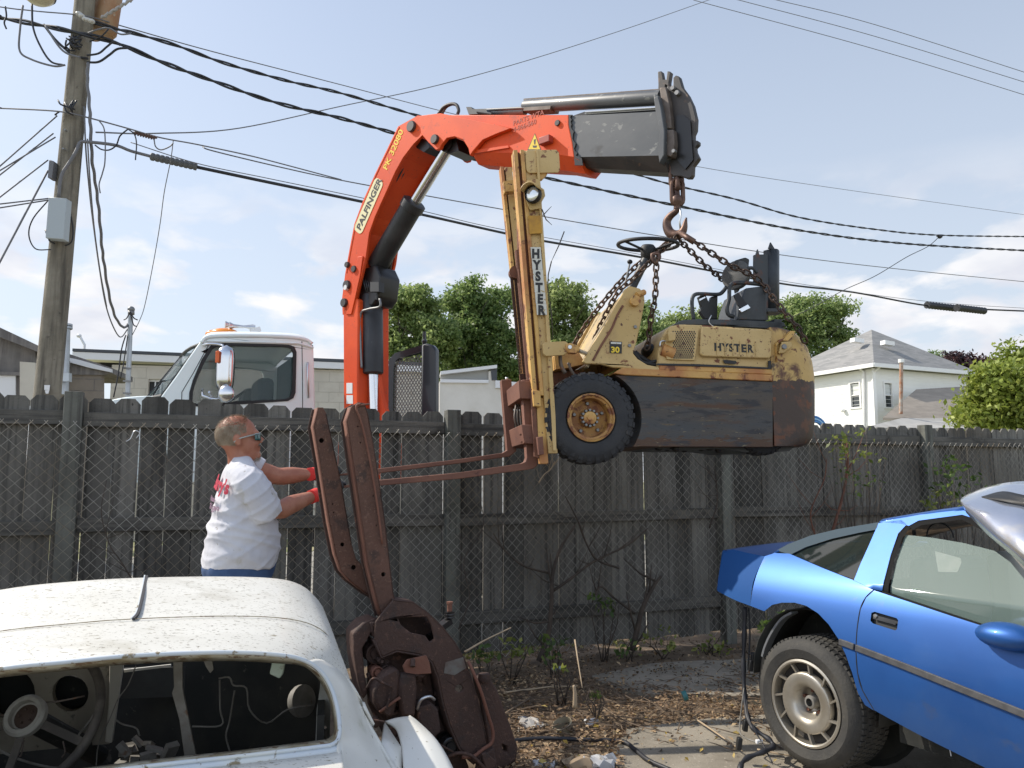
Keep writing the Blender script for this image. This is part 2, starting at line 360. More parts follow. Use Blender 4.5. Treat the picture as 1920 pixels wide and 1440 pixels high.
def leaves(name, blobs, n, size, mat, parent, seed=0, clump=.35, cn=26, shell=.55, flat=0.0, **kw):
    rs = np.random.RandomState(seed); o0 = np.array(ORG[parent.name]) if parent is not None else np.array(blobs[0][0])
    vol = np.array([b[1] * b[2] * b[3] for b in blobs]) ** .75; pr = vol / vol.sum(); nc = max(1, n // cn)
    idx = rs.choice(len(blobs), nc, p=pr); C = np.array([b[0] for b in blobs])[idx]; Rr = np.array([b[1:4] for b in blobs])[idx]
    d = rs.normal(size=(nc, 3)); d /= np.linalg.norm(d, axis=1)[:, None]; rad = (shell + (1 - shell) * rs.rand(nc)) ** .6 * (1 + .04 * rs.normal(size=nc))
    cc = C + d * Rr * rad[:, None]; big = rs.uniform(.6, 1.4, nc)
    ci = np.repeat(np.arange(nc), cn); n = len(ci)
    off = np.clip(rs.normal(size=(n, 3)), -1.5, 1.5) * clump * big[ci][:, None] * .5; off[:, 2] *= .62
    p = cc[ci] + off
    nrm = rs.normal(size=(n, 3)); nrm[:, 2] += .7 + flat; nrm /= np.linalg.norm(nrm, axis=1)[:, None]
    a = np.cross(nrm, rs.normal(size=(n, 3))); a /= np.linalg.norm(a, axis=1)[:, None]; b = np.cross(nrm, a)
    s = size * rs.uniform(.6, 1.35, n)[:, None]
    q = np.stack([p - a * s, p - b * s * .55 + nrm * s * .12, p + a * s, p + b * s * .55 + nrm * s * .12], axis=1).reshape(-1, 3) - o0
    me = bpy.data.meshes.new(name); me.vertices.add(n * 4); me.vertices.foreach_set('co', q.ravel()); me.loops.add(n * 4); me.loops.foreach_set('vertex_index', np.arange(n * 4))
    me.polygons.add(n); me.polygons.foreach_set('loop_start', np.arange(n) * 4); me.polygons.foreach_set('loop_total', np.full(n, 4)); me.update(); me.validate()
    o = bpy.data.objects.new(name, me); COL.objects.link(o); me.materials.append(mat)
    if parent is not None: o.parent = parent
    else: o.location = o0
    ORG[o.name] = Vector(o0); return meta(o, **kw)
m_bark = M('bark', (.09, .075, .06), .95, col2=(.05, .042, .035), sc=8, bump=1, bsc=20, stretch=(1, 1, .3))
def limbs(base, tops, r0, parent, seed=0):
    rs = random.Random(seed); m = MB(); base = Vector(base); fork = base.lerp(Vector(tops[0]), .3); fork.x = base.x * .7 + fork.x * .3
    m.tube(crom([base, base.lerp(fork, .5) + Vector((.1, 0, 0)), fork], 3), [r0 * (1.25 - .45 * i / 6) for i in range(7)], 9)
    for t in tops:
        t = Vector(t); mid = fork.lerp(t, .5) + Vector((rs.uniform(-.4, .4), rs.uniform(-.3, .3), -.3)); pts = crom([fork, mid, t], 4)
        m.tube(pts, [r0 * .55 * (1 - .85 * i / 8) for i in range(9)], 6)
        for k in range(3):
            s_ = pts[3 + k * 2 - 1]; e = s_ + Vector((rs.uniform(-1, 1), rs.uniform(-1, 1), rs.uniform(.2, 1))) * (t - fork).length * .3
            m.tube([s_, s_.lerp(e, .5) + Vector((0, 0, -.1)), e], [r0 * .22, r0 * .14, r0 * .05], 5)
    return m.build('trunk', m_bark, parent, smooth=180)
def tree(name, label, D, blobs_px, n, size, mat, seed, clump=.9, cn=30, group=None, basex=None, r0=.28, shell=.45):
    bl = []
    for (px, py, rx, ry) in blobs_px:
        c = P(px, py, D + random.Random(seed + px).uniform(-1.2, 1.2)); k = D / F; bl.append((tuple(c), rx * k, (rx + ry) / 2 * k, ry * k))
    rb_ = random.Random(seed * 7); sub_ = []
    for (c, a, b, h) in bl:
        sub_.append((c, a * .62, b * .62, h * .62))
        for k in range(9):
            th = rb_.uniform(0, 6.283); el = math.asin(rb_.uniform(-.75, 1)); q_ = rb_.uniform(.26, .46); d_ = rb_.uniform(.62, .84)
            sub_.append(((c[0] + a * d_ * math.cos(th) * math.cos(el), c[1] + b * d_ * math.sin(th) * math.cos(el), c[2] + h * d_ * math.sin(el)), a * q_, b * q_, h * q_))
    bx = basex or blobs_px[0][0]; b = P(bx, 890, D); b.z = GZ
    t = thing(name, label, 'tree', b, group); limbs(b, [q[0] for q in bl], r0, t, seed)
    leaves('crown', sub_, n, size, mat, t, seed, clump, cn, shell); return t
lm_mid = leaf_mat('foliage_green', (.14, .21, .07), (.24, .32, .11), (.38, .45, .18), tr=.58)
lm_dark = leaf_mat('foliage_deep_green', (.11, .18, .055), (.19, .27, .09), (.31, .39, .14), tr=.58)
lm_light = leaf_mat('foliage_light_green', (.15, .21, .07), (.26, .33, .11), (.40, .46, .2), tr=.58)
lm_red = leaf_mat('foliage_purple', (.022, .010, .012), (.04, .017, .02), (.085, .035, .035), tr=.2)
lm_lime = leaf_mat('foliage_lime', (.15, .20, .03), (.25, .31, .05), (.42, .46, .11))
G1 = 'trees beyond the buildings'
tree('broadleaf_tree', 'dense green tree just right of the red crane column, leftmost tree', 65, [(775, 600, 48, 45), (745, 570, 26, 26), (738, 640, 26, 40), (790, 560, 38, 22), (820, 630, 40, 50), (785, 655, 50, 40), (790, 700, 60, 45)], 26000, .17, lm_mid, 11, .9, 40, group=G1)
tree('broadleaf_tree', 'tall pointed dark green tree behind the forklift mast', 68, [(880, 560, 34, 34), (885, 535, 18, 18), (875, 620, 60, 60), (925, 590, 44, 45), (940, 650, 50, 40), (855, 575, 30, 30), (850, 650, 50, 36), (960, 560, 20, 20), (900, 700, 75, 45), (960, 700, 50, 40)], 36000, .17, lm_dark, 12, .9, 40, group=G1)
tree('broadleaf_tree', 'light green airy tree seen between forklift mast and cowl', 59, [(1060, 560, 38, 34), (1035, 600, 34, 55), (1090, 610, 36, 45), (1010, 560, 24, 30), (1075, 650, 60, 40), (1040, 700, 70, 45)], 20000, .17, lm_light, 13, .9, 40, group=G1, shell=.5)
tree('broadleaf_tree', 'mid green tree under the hanging chain behind the cowl', 62, [(1215, 625, 42, 40), (1190, 590, 24, 22), (1240, 660, 50, 40), (1160, 650, 50, 45), (1190, 705, 70, 45)], 18000, .17, lm_mid, 14, .9, 40, group=G1)
tree('broadleaf_tree', 'pale green tree behind the forklift grille and hood', 71, [(1270, 610, 40, 24), (1330, 600, 60, 26), (1300, 660, 80, 50), (1400, 610, 60, 36), (1340, 710, 110, 45)], 19000, .18, lm_light, 15, .9, 40, group=G1)
tree('broadleaf_tree', 'wide green tree between the forklift and the white house', 78, [(1510, 575, 42, 32), (1555, 585, 42, 30), (1500, 630, 60, 45), (1560, 625, 45, 34), (1440, 620, 50, 40), (1590, 578, 14, 9), (1580, 640, 26, 22), (1520, 695, 80, 45)], 28000, .18, lm_mid, 16, 1.0, 40, group=G1)
tree('copper_beech_tree', 'dark purple leaved tree behind the right roof of the house', 60, [(1800, 692, 44, 26), (1770, 690, 28, 18), (1835, 690, 30, 22), (1805, 712, 60, 20)], 12000, .14, lm_red, 17, .8, group=G1, r0=.2)
tree('lime_tree', 'bright yellow-green bushy tree at the right edge above the fence', 20, [(1890, 720, 52, 50), (1935, 690, 45, 48), (1860, 765, 48, 40), (1915, 780, 60, 45), (1835, 790, 28, 22), (1975, 760, 50, 60)], 26000, .075, lm_lime, 18, .42, group=G1, r0=.16, shell=.6, cn=22)
tree('broadleaf_tree', 'low far green tree left of the purple tree by the roof ridge', 116, [(1740, 670, 26, 10), (1765, 680, 30, 14)], 3000, .15, lm_dark, 19, 1.0, group=G1, r0=.15)
# ---------------------------------------------------------------- white house
m_siding = M('white_siding', (.84, .84, .82), .55, col2=(.79, .79, .77), sc=.6)
m_trim = M('white_trim', (.80, .80, .79), .5)
m_shing = M('grey_shingle', (.27, .265, .255), .9, col2=(.20, .20, .195), sc=1.2, stretch=(1, 1, 5), bump=.6, bsc=8, spots=[(2.2, .55, .7, (.32, .31, .30))])
m_shing2 = M('brown_grey_shingle', (.33, .285, .235), .9, col2=(.27, .235, .195), sc=1.4, stretch=(1, 1, 5), bump=.6, bsc=8)
m_pane = M('dark_pane', (.05, .06, .065), .08, spec=.8)
m_blind = M('window_blind', (.62, .64, .62), .6)
hc = P(1637, 690, 40); hc.z = GZ; ph = R(25); hr = Vector((math.cos(ph), math.sin(ph), 0)); hl = Vector((-math.sin(ph), math.cos(ph), 0)); EZ = 7.1; HS = 7.0
house = thing('white_house', 'white clapboard house with grey hipped roof beyond the fence', 'house', hc)
fr_l = Fr(hc, -hl); fr_r = Fr(hc, hr)          # left wall: u runs back-left negative
# walls with real window openings
def wall(fr, px0, px1, wins, mat, parent, th=.15, z1=EZ, hole_px=True):
    hs = []
    for (x0, y0, x1, y1) in wins:
        a = fr.hit(x0, y1); b = fr.hit(x1, y0); hs.append([(a[0], a[1]), (b[0], a[1]), (b[0], b[1]), (a[0], b[1])])
    m = MB(); m.prism(fr, [(px0, 0), (px1, 0), (px1, z1), (px0, z1)], 0, th, hs); m.build('wall', mat, parent)
    for h in hs:
        (a, b), (c, d) = h[0], h[2]; t = .09
        f = MB(); f.prism(fr, [(a - t, b - t), (c + t, b - t), (c + t, d + t), (a - t, d + t)], -.05, -.003, [[(a, b), (c, b), (c, d), (a, d)]])
        f.box(fr, a, c, .0, .05, (b + d) / 2 - .03, (b + d) / 2 + .03); fo = f.build('window', m_trim, parent)
        g = MB(); g.box(fr, a, c, .07, .08, b, d); g.build('pane', m_pane, fo)
        s = MB(); s.box(fr, a + .05, c - .05, .055, .065, (b + d) / 2, d - .05); s.build('blind', m_blind, fo)
wall(fr_l, -HS, 0, [(1597, 717, 1611, 764), (1564, 799, 1596, 830)], m_siding, house)
wall(Fr(hc + hr * .003, hr), 0, HS, [(1660, 719, 1671, 763)], m_siding, house)
m = MB()                                        # clapboard courses as thin laths proud of the walls
for k in range(34):
    z = .1 + k * .21
    for fr, a, b in ((fr_l, -HS, -.09), (fr_r, .09, HS)):
        m.prism(fr, [(a, z), (b, z), (b, z + .012), (a, z + .012)], -.011, -.002)
m.build('clapboard', m_siding, house)
m = MB(); m.bar(hc + Vector((0, 0, .1)), hc + Vector((0, 0, EZ)), .16, .16, (1, 0, 0)); m.build('corner_board', m_trim, house)
ce = hc + (hr + hl) * HS / 2
ov = .45; c4 = [hc + (-hr - hl) * ov, hc + hr * (HS + ov) - hl * ov, hc + (hr + hl) * (HS + ov), hc + hl * (HS + ov) - hr * ov]
ap = P(1634, 618, ce.y); rv_ = [Vector((q.x, q.y, EZ + .12)) for q in c4]
m = MB(); m.add(rv_ + [ap], [(0, 1, 4), (1, 2, 4), (2, 3, 4), (3, 0, 4), (3, 2, 1, 0)]); ro = m.build('roof', m_shing, house)
m = MB()
for i in range(4): m.bar(rv_[i] + Vector((0, 0, -.08)), rv_[(i + 1) % 4] + Vector((0, 0, -.08)), .1, .2)
m.build('eaves_gutter', m_trim, house)
for px, py in ((1607, 638), (1664, 643)):
    q = P(px, py, 42.6 if px < 1640 else 42.0); m = MB(); m.bar(q + Vector((-.3, -.1, 0)), q + Vector((.3, .1, -.05)), .35, .22); m.build('roof_vent', m_trim, ro)
m = MB(); m.tube([fr_l.at(1611, 690, -.2), fr_l.at(1619, 697, -.08), fr_l.at(1620, 800, -.08)], .07, 8); m.tube([fr_r.at(1650, 688, -.3), fr_r.at(1640, 696, -.08)], .06, 6); m.build('downpipe', m_trim, house)
m = MB(); a = fr_l.at(1580, 769, -.12); m.ball(a, .12, n=8); m.ball(a + Vector((.25, 0, -.1)), .12, n=8); m.build('floodlight', m_trim, house)
# single storey wing with brown-grey roof, in front on the right
wing = thing('house_wing', 'single storey wing with brown-grey shingle roof right of the white house', 'house', P(1740, 800, 36) * 1)
A = [P(1655, 783, 36), P(1718, 730, 40), P(1850, 722, 42.5), P(1825, 786, 38)]
m = MB(); m.add(A + [a - Vector((0, 0, .12)) for a in A], [(0, 1, 2, 3), (7, 6, 5, 4), (0, 4, 5, 1), (1, 5, 6, 2), (2, 6, 7, 3), (3, 7, 4, 0)]); m.build('roof', m_shing2, wing)
B = [P(1618, 802, 33.5), P(1690, 784, 36.2), P(1835, 784, 38.2), P(1820, 803, 34.5)]
m_flat = M('pale_flat_roof', (.38, .37, .345), .85, col2=(.30, .29, .27), sc=1)
m = MB(); m.add(B + [a - Vector((0, 0, .15)) for a in B], [(0, 1, 2, 3), (7, 6, 5, 4), (0, 4, 5, 1), (1, 5, 6, 2), (2, 6, 7, 3), (3, 7, 4, 0)]); m.build('flat_roof', m_flat, wing)
m = MB()
for a, b in ((B[0], B[3]), (B[0], B[1])): a2 = a.lerp(b, .03); b2 = b; m.add([a2 - Vector((0, 0, .15)), b2 - Vector((0, 0, .15)), Vector((b2.x, b2.y, GZ)), Vector((a2.x, a2.y, GZ))], [(0, 1, 2, 3)])
m.build('wall', m_siding, wing, solid=.1)
m_rusty_pipe = M('rusty_flue', (.42, .38, .33), .6, .3, col2=(.30, .12, .05), sc=2.5)
t = thing('flue_pipe', 'tall thin rusty metal flue pipe standing on the wing roof', 'flue', P(1689, 775, 36.5))
m = MB(); a = P(1689, 776, 36.5); b = P(1690, 680, 36.5); m.cyl(a, b, .085, 12); m.build('pipe', m_rusty_pipe, t, smooth=40)
m = MB(); m.cyl(b, b + Vector((0, 0, .16)), .13, 12); m.build('cap', m_trim, t, smooth=40)
# blue slide hump behind the fence
m_blue = M('blue_plastic', (.05, .22, .50), .35); m_blue2 = M('pale_blue_plastic', (.30, .55, .75), .35)
c = fF.at(1527, 812, 1.2); t = thing('plastic_slide', 'small blue plastic rounded toy behind the pickets under the forklift tail', 'toy', (c.x, c.y, GZ))
for r, mt, dv in ((.2, m_blue, 0), (.17, m_blue2, .01), (.14, m_blue, .02)):
    m = MB(); m.tube([c + UF * (r * math.cos(a)) + Vector((0, -dv, r * math.sin(a))) for a in [math.pi * k / 12 for k in range(13)]], .018, 6); m.build('hoop', mt, t, smooth=60)
m = MB(); m.bar(c, Vector((c.x, c.y, GZ)), .34, .1); m.build('stand', m_blue, t)
# ---------------------------------------------------------------- buildings on the left
m_block = M('cream_blockwork', (.56, .52, .44), .85, col2=(.48, .44, .37), sc=1.2, bump=.3, bsc=20, spots=[(3, .62, .72, (.40, .34, .27))])
m_barn = M('grey_barn_boards', (.17, .16, .15), .95, col2=(.11, .10, .095), sc=2, bump=.6, bsc=20, grain=((9, 9, .8), (.22, .20, .185)))
m_fascia = M('white_fascia', (.70, .70, .70), .5); m_dk = M('dark_opening', (.02, .02, .022), .6); m_roofdk = M('dark_felt', (.07, .075, .085), .8)
m_brownb = M('brown_block', (.22, .19, .155), .9, col2=(.27, .23, .19), sc=2, bump=.3)
m_galv = M('galvanised_duct', (.42, .45, .48), .4, .7, col2=(.35, .37, .39), sc=3)
def courses(fr, u0, u1, z0, z1, parent, hgt=.2, ln=.42, mat=None):
    m = MB(); k = 0; z = z0
    while z < z1:
        m.box(fr, u0, u1, -.004, -.001, z, z + .012); uu = u0 + (ln / 2 if k % 2 else 0)
        while uu < u1: m.box(fr, uu, uu + .012, -.004, -.001, z + .013, min(z1, z + hgt - .001)); uu += ln
        z += hgt; k += 1
    return m.build('mortar_joint', mat or M('mortar', (.40, .37, .31), .9), parent)
fb = Fr(P(130, 800, 20) * 1, (.985, .175, 0)); fb.o.z = 0
bl = thing('block_building', 'long low cream block building with white fascia behind the white truck', 'building', fb.pt(0, 0, GZ))
z1 = fb.hit(300, 686)[1]; u1 = fb.hit(815, 700)[0]
wins = [(277, 711, 307, 742)]
a0 = fb.hit(209, 700)[0]
hs = []
for (x0, y0, x1, y1) in wins: a = fb.hit(x0, y1); b = fb.hit(x1, y0); hs.append([(a[0], a[1]), (b[0], a[1]), (b[0], b[1]), (a[0], b[1])])
m = MB(); m.prism(fb, [(a0, GZ), (u1, GZ), (u1, z1), (a0, z1)], 0, .3, hs); m.build('wall', m_block, bl)
h = hs[0]; m = MB(); m.box(fb, h[0][0], h[1][0], .12, .14, h[0][1], h[2][1]); wo = m.build('window', m_dk, bl)
m = MB(); [m.box(fb, h[0][0] + k * .13, h[0][0] + k * .13 + .03, .08, .11, h[0][1], h[2][1]) for k in range(1, 3)]; m.box(fb, h[0][0], h[1][0], .08, .11, h[2][1] - .06, h[2][1]); m.build('frame', m_fascia, wo)
courses(fb, a0, h[0][0] - .02, 1.6, z1 - .02, bl, .27, .55); courses(fb, h[1][0] + .02, u1, 1.6, z1 - .02, bl, .27, .55)
zl = fb.hit(130, 662)[1]
m = MB(); m.prism(fb, [(0, zl - .16), (u1, z1 - .02), (u1, z1 + .15), (0, zl + .02)], -.12, .35); m.build('fascia', m_fascia, bl)
m = MB(); m.prism(fb, [(0, zl + .03), (u1, z1 + .16), (u1, z1 + .24), (0, zl + .10)], -.14, 6); m.build('roof', m_roofdk, bl)
for px, py, w_ in ((170, 660, .28), (207, 664, .3)):
    a = fb.hit(px, py + 4, .8); m = MB(); m.box(fb, a[0] - w_, a[0] + w_, .8, 1.3, a[1] - .35, a[1] + .05); m.build('roof_box', m_brownb if px < 200 else m_dk, bl, bevel=.03)
a = fb.at(158, 655, .7); m = MB(); m.tube([a, a + Vector((0, 0, .12)), a + Vector((-.12, 0, .32))], .03, 6); m.ball(a + Vector((-.16, 0, .36)), .07, .05, .05, 8); m.build('yard_light', m_fascia, bl)
# white parapet block, right of the crane
fp = Fr((P(815, 800, 19)).to_2d().to_3d(), (.99, .12, 0))
pb = thing('white_block_building', 'white painted block building with sloping parapet right of the mesh guard', 'building', fp.pt(0, 0, GZ))
m = MB(); m.ppoly(fp, [(824, 1000), (824, 715), (916, 716), (916, 697), (932, 690), (932, 728), (1010, 735), (1010, 1000)], 0, .4); m.build('wall', m_block if False else M('white_blockwork', (.66, .63, .57), .85, col2=(.58, .55, .49), sc=1.4, bump=.3), pb)
m = MB(); m.ppoly(fp, [(826, 696), (932, 684), (932, 690), (826, 702)], -.08, .6); m.ppoly(fp, [(826, 711), (916, 712), (916, 718), (826, 717)], -.06, .05); m.ppoly(fp, [(929, 713), (1010, 720), (1010, 731), (929, 727)], -.06, .3); m.build('fascia', m_fascia, pb)
m = MB(); m.ppoly(fp, [(826, 702), (916, 692), (916, 711), (826, 711)], .06, .3); m.build('parapet_panel', M('grey_panel', (.33, .33, .31), .8), pb)
m = MB(); m.ppoly(fp, [(920, 688), (932, 687), (932, 713), (922, 713)], -.02, .0); m.build('flashing', m_roofdk, pb)
for x in (834, 869):
    q = fp.at(x, 700 + (x - 834), -1.2); t_ = MB(); t_.bar(fp.at(x, 742 if x < 850 else 742, -7), Vector((fp.at(x, 742, -7).x, fp.at(x, 742, -7).y, GZ)), .05, .05)
    o = t_.build('timber_stake', M('bright_timber', (.42, .26, .10), .8), parent=None)
    meta(o, 'narrow yellowish timber stake above the fence, %s of two' % ('left' if x < 850 else 'right'), 'stake', 'timber stakes behind the fence')
# barn
fbn = Fr(P(0, 800, 15).to_2d().to_3d(), (.97, .24, 0))
bn = thing('grey_barn', 'weathered grey board barn with low pitched roof at the left edge', 'barn', fbn.pt(0, 0, GZ))
m = MB(); m.ppoly(fbn, [(-160, 1000), (-160, 560), (0, 625), (66, 655), (66, 700), (38, 700), (38, 1000)], 0, .2); m.build('wall', m_barn, bn)
m = MB(); m.ppoly(fbn, [(-180, 548), (0, 614), (30, 628), (72, 648), (72, 660), (0, 632), (-180, 562)], -.25, 3.); m.build('roof', m_barn, bn)
m = MB(); m.ppoly(fbn, [(-60, 700), (29, 703), (29, 760), (-60, 760)], -.05, -.004); m.build('garage_door', m_fascia, bn)
m = MB(); m.ppoly(fbn, [(37, 678), (66, 680), (66, 760), (37, 760)], -.12, -.06); m.build('beige_panel', m_block, bn)
m = MB(); m.ppoly(fbn, [(-60, 695), (37, 698), (37, 704), (-60, 702)], -.1, -.051); m.build('door_lintel', m_barn, bn)
fsh = Fr(P(110, 800, 17).to_2d().to_3d(), (.985, .175, 0))
sh = thing('lean_to_shed', 'small shed with sloping broken board roof behind the utility pole', 'shed', fsh.pt(0, 0, GZ))
m = MB(); m.ppoly(fsh, [(100, 1000), (100, 702), (190, 702), (190, 1000)], 0, .2); m.build('wall', m_brownb, sh)
courses(fsh, fsh.hit(100, 800)[0], fsh.hit(190, 800)[0], 1.6, fsh.hit(150, 703)[1], sh, .25, .5, m_barn)
m = MB(); m.ppoly(fsh, [(100, 660), (125, 662), (210, 690), (210, 700), (190, 703), (100, 702)], -.05, 1.5); m.build('gable', m_barn, sh)
m = MB(); m.ppoly(fsh, [(118, 668), (150, 675), (209, 692), (209, 698), (170, 690), (118, 676)], -.14, -.06); m.build('barge_board', m_fascia, sh)
dp = P(125, 700, 14); t = thing('vent_pipe', 'galvanised round vent pipe with cap beside the utility pole', 'vent pipe', (dp.x, dp.y, GZ))
m = MB(); m.cyl(P(119, 740, 14), P(122, 617, 14), .085, 20); m.build('pipe', m_galv, t, smooth=40)
m = MB(); m.cyl(P(122, 617, 14), P(122, 613, 14), .12, 20); m.cyl(P(122, 611.5, 14), P(122, 608, 14), .12, 20); m.build('cap', m_galv, t, smooth=40)
m = MB(); m.ppoly(Fr(P(119, 715, 13.9), (1, 0, 0)), [(110, 699), (129, 699), (129, 715), (110, 715)], -.1, 0); m.build('bracket', m_galv, t)
# ---------------------------------------------------------------- utility pole
PD = 10.5
m_pole = M('pole_wood', (.17, .15, .115), .95, col2=(.24, .215, .17), sc=3, bump=1, bsc=30, grain=((14, 14, .9), (.085, .075, .06)), spots=[(5, .62, .72, (.07, .062, .05))])
m_cable = M('black_cable', (.018, .019, .024), .55); m_gcable = M('grey_cable', (.14, .14, .15), .6); m_steel = M('dull_steel', (.22, .22, .22), .5, .6)
m_box = M('grey_box_paint', (.36, .40, .42), .5); m_tank = M('rusty_tank', (.36, .24, .14), .6, .1, col2=(.30, .15, .07), sc=3, spots=[(6, .6, .7, (.40, .36, .28))])
pb_ = P(87, 760, PD); pt_ = P(166, -70, PD); dr = (pt_ - pb_) / (pt_.z - pb_.z); foot = pb_ + dr * (GZ - pb_.z)
pole = thing('utility_pole', 'leaning weathered wooden utility pole at left carrying all the cables', 'utility pole', foot)
m = MB(); pl = [foot + dr * (h) for h in (0, 1, 2, 3, 4, 5, 6, 7, 8, 9)]; m.tube(pl, [.178 - .0058 * k for k in range(10)], 20); m.build('shaft', m_pole, pole, smooth=60)
def pole_at(py, dx=0, dy=0): 
    q = P(0, py, PD); h = (q.z - foot.z); c = foot + dr * h; return c + Vector((dx * PD / F, -.17 + dy, 0))
fpo = Fr(pole_at(400), (1, .0, 0))
def blk(name, pxs, v0, v1, mat, bev=.008):
    m = MB(); m.ppoly(fpo, pxs, v0, v1); return m.build(name, mat, pole, bevel=bev)
b = blk('equipment_box', [(91, 369), (125, 372), (119, 449), (85, 446)], -.14, -.01, m_box)
blk('terminal_box', [(92, 299), (101, 302), (97, 335), (89, 333)], -.04, .08, m_gcable)
for y, x in ((246, 125), (281, 122), (352, 113)):
    q = fpo.at(x, y, .0); m = MB(); m.cyl(q, q - Vector((0, .05, 0)), .013, 8); m.build('bolt', m_steel, pole)
q = P(103, 765, PD); m = MB(); m.ppoly(fpo, [(83, 722), (93, 722), (92, 731), (83, 731)], -.03, -.02); m.ppoly(fpo, [(84, 732), (92, 731), (90, 738), (86, 738)], -.03, -.02); m.build('pole_tag', m_fascia, pole)
m = MB(); m.tube(crom([fpo.at(110, 369, -.05), fpo.at(115, 330, -.06), fpo.at(130, 305, -.05), fpo.at(142, 285, -.04), fpo.at(150, 268, 0), fpo.at(162, 266, .0), fpo.at(215, 272, 0), fpo.at(245, 283, .1), fpo.at(282, 293, .2)], 5), .022, 8); m.build('conduit', m_gcable, pole, smooth=180)
# transformers at the frame top
for cx, r, nm in ((137, 26, 0), (174, 24, 1)):
    c = P(cx, -40, PD - .1 + .1 * nm); q = P(cx, 32 if nm == 0 else 42, PD - .1 + .1 * nm); m = MB(); rr_ = r * PD / F
    dx_ = Vector((0, .45 if nm == 0 else .3, 0)); m.lathe([(0, -.02), (rr_ * .8, -.02), (rr_, .03), (rr_, 1.0), (rr_ * .8, 1.05), (0, 1.05)], q + dx_, (0.09, 0, 1), 24); m.build('transformer_tank', m_tank, pole, smooth=40)
lc = P(72, 2, PD + .2); t = MB(); t.lathe([(0, -.03), (.12, -.02), (.19, .03), (.21, .08), (.18, .14), (.1, .2), (0, .22)], lc, (0, 0, 1), 24)
lamp = t.build('lamp_lens', M('lamp_glass', (.55, .52, .40), .25, spec=.7), pole, smooth=50)
m = MB(); m.lathe([(.215, .0), (.225, .03), (.16, .12), (.06, .17), (0, .18)], lc + Vector((0, 0, .06)), (0, 0, 1), 24); m.tube([lc + Vector((0, 0, .2)), P(100, -20, PD + .1), P(140, -14, PD)], .035, 8); m.build('lamp_housing', m_steel, pole, smooth=50)
# insulators and clamp bundle
m = MB()
for (x, y) in ((153, 30), (160, 36), (166, 38), (172, 40), (148, 26)):
    q = P(x, y, PD - .25); m.ball(q, .045, .045, .03, 8)
m.build('insulator', M('porcelain', (.5, .5, .48), .3), pole, smooth=180)
m = MB(); rq = random.Random(5)
for y, n in ((95, 14), (215, 8), (450, 6)):
    for k in range(n):
        a = pole_at(y + rq.uniform(-14, 14), rq.uniform(-16, 16), -.01); b2 = pole_at(y + rq.uniform(-14, 14), rq.uniform(-18, 22), -.04)
        m.tube(crom([a, a.lerp(b2, .5) + Vector((0, -.05, -.04)), b2], 3), .012, 5)
m.build('tape_bundle', m_cable, pole, smooth=180, kind='stuff')
def wire(pts, label, r=.012, mat=None, D=None, name='overhead_wire', twist=0, n=5, wob=0, parent=None, cat='cable', group='overhead wires'):
    q = []
    for p in pts: q.append(P(p[0], p[1], p[2] if len(p) > 2 else D))
    c = crom(q, 8 if not twist else 16); m = MB()
    if wob: c = [p + Vector((wob * math.sin(i * 1.1), 0, 0)) for i, p in enumerate(c)]
    if twist:
        acc = 0; ln = [0]
        for i in range(1, len(c)): acc += (c[i] - c[i - 1]).length; ln.append(acc)
        tot = acc; k = int(tot / .09); fine = []; j = 0
        for i in range(k + 1):
            s_ = tot * i / k
            while j < len(ln) - 2 and ln[j + 1] < s_: j += 1
            fine.append(c[j].lerp(c[j + 1], (s_ - ln[j]) / max(1e-6, ln[j + 1] - ln[j])))
        for ph_ in range(3 if twist > 1 else 2):
            pp = []
            for i, p in enumerate(fine):
                a = i * .09 * 2 * math.pi / 1.15 + ph_ * 2 * math.pi / (3 if twist > 1 else 2); pp.append(p + Vector((0, math.cos(a), math.sin(a))) * r * 1.05)
            m.tube(pp, r, n)
    else: m.tube(c, r, n)
    if parent is not None: return m.build(name, mat or m_cable, parent, smooth=180)
    o = m.build(name, mat or m_cable, smooth=180); meta(o, label, cat, group); return o
wire([(-600, -60, 12), (-60, 22, 10.6), (0, 33, 10.5), (70, 46, 10.4), (165, 66, 10.3), (228, 84, 10.5), (300, 115, 11), (400, 152, 12), (520, 193, 13), (640, 222, 14), (780, 262, 15.5), (920, 308, 17), (1040, 337, 18), (1280, 388, 20), (1500, 432, 22.5), (1700, 457, 25), (1960, 472, 28)], 'thick twisted black cable running from the pole behind the crane knee', .019, twist=1)
wire([(140, 30, 10.5), (210, 52, 10.6), (250, 62, 11), (330, 85, 11.6), (420, 118, 12.4), (540, 152, 13.5), (640, 175, 14.5), (780, 216, 16), (960, 268, 18), (1140, 312, 20), (1255, 345, 21), (1380, 374, 22.5), (1500, 408, 24), (1640, 430, 26), (1762, 441, 28), (1960, 444, 31)], 'twisted cable meeting a drop wire at the junction clamp on the right', .016, twist=1, mat=m_cable)
wire([(-600, -80, 12), (-60, 4, 10.5), (60, 20, 10.5), (160, 30, 10.4), (240, 52, 11), (400, 97, 12.5), (640, 159, 15), (840, 211, 18), (1060, 262, 21), (1300, 311, 24), (1560, 352, 29), (1960, 408, 36)], 'very thin bare wire passing just above the crane boom cylinders', .009, mat=m_gcable)
wire([(1960, 532, 26), (1700, 506, 23), (1480, 480, 20), (1240, 443, 18), (1020, 406, 16.5), (805, 368, 15), (640, 338, 13.8), (520, 312, 13), (400, 283, 12), (380, 275, 12)], 'thin grey wire crossing behind the mast headlight', .011, mat=m_gcable)
wire([(-600, 190, 12), (-60, 201, 10.6), (0, 203, 10.5), (110, 209, 10.3), (170, 222, 10.4), (240, 241, 11), (300, 258, 11.2), (370, 271, 11.8), (460, 290, 12), (520, 305, 13), (640, 337, 13.8)], 'sagging grey wire with clamps leaving the pole below the twisted cables', .011, mat=m_gcable)
m = MB()
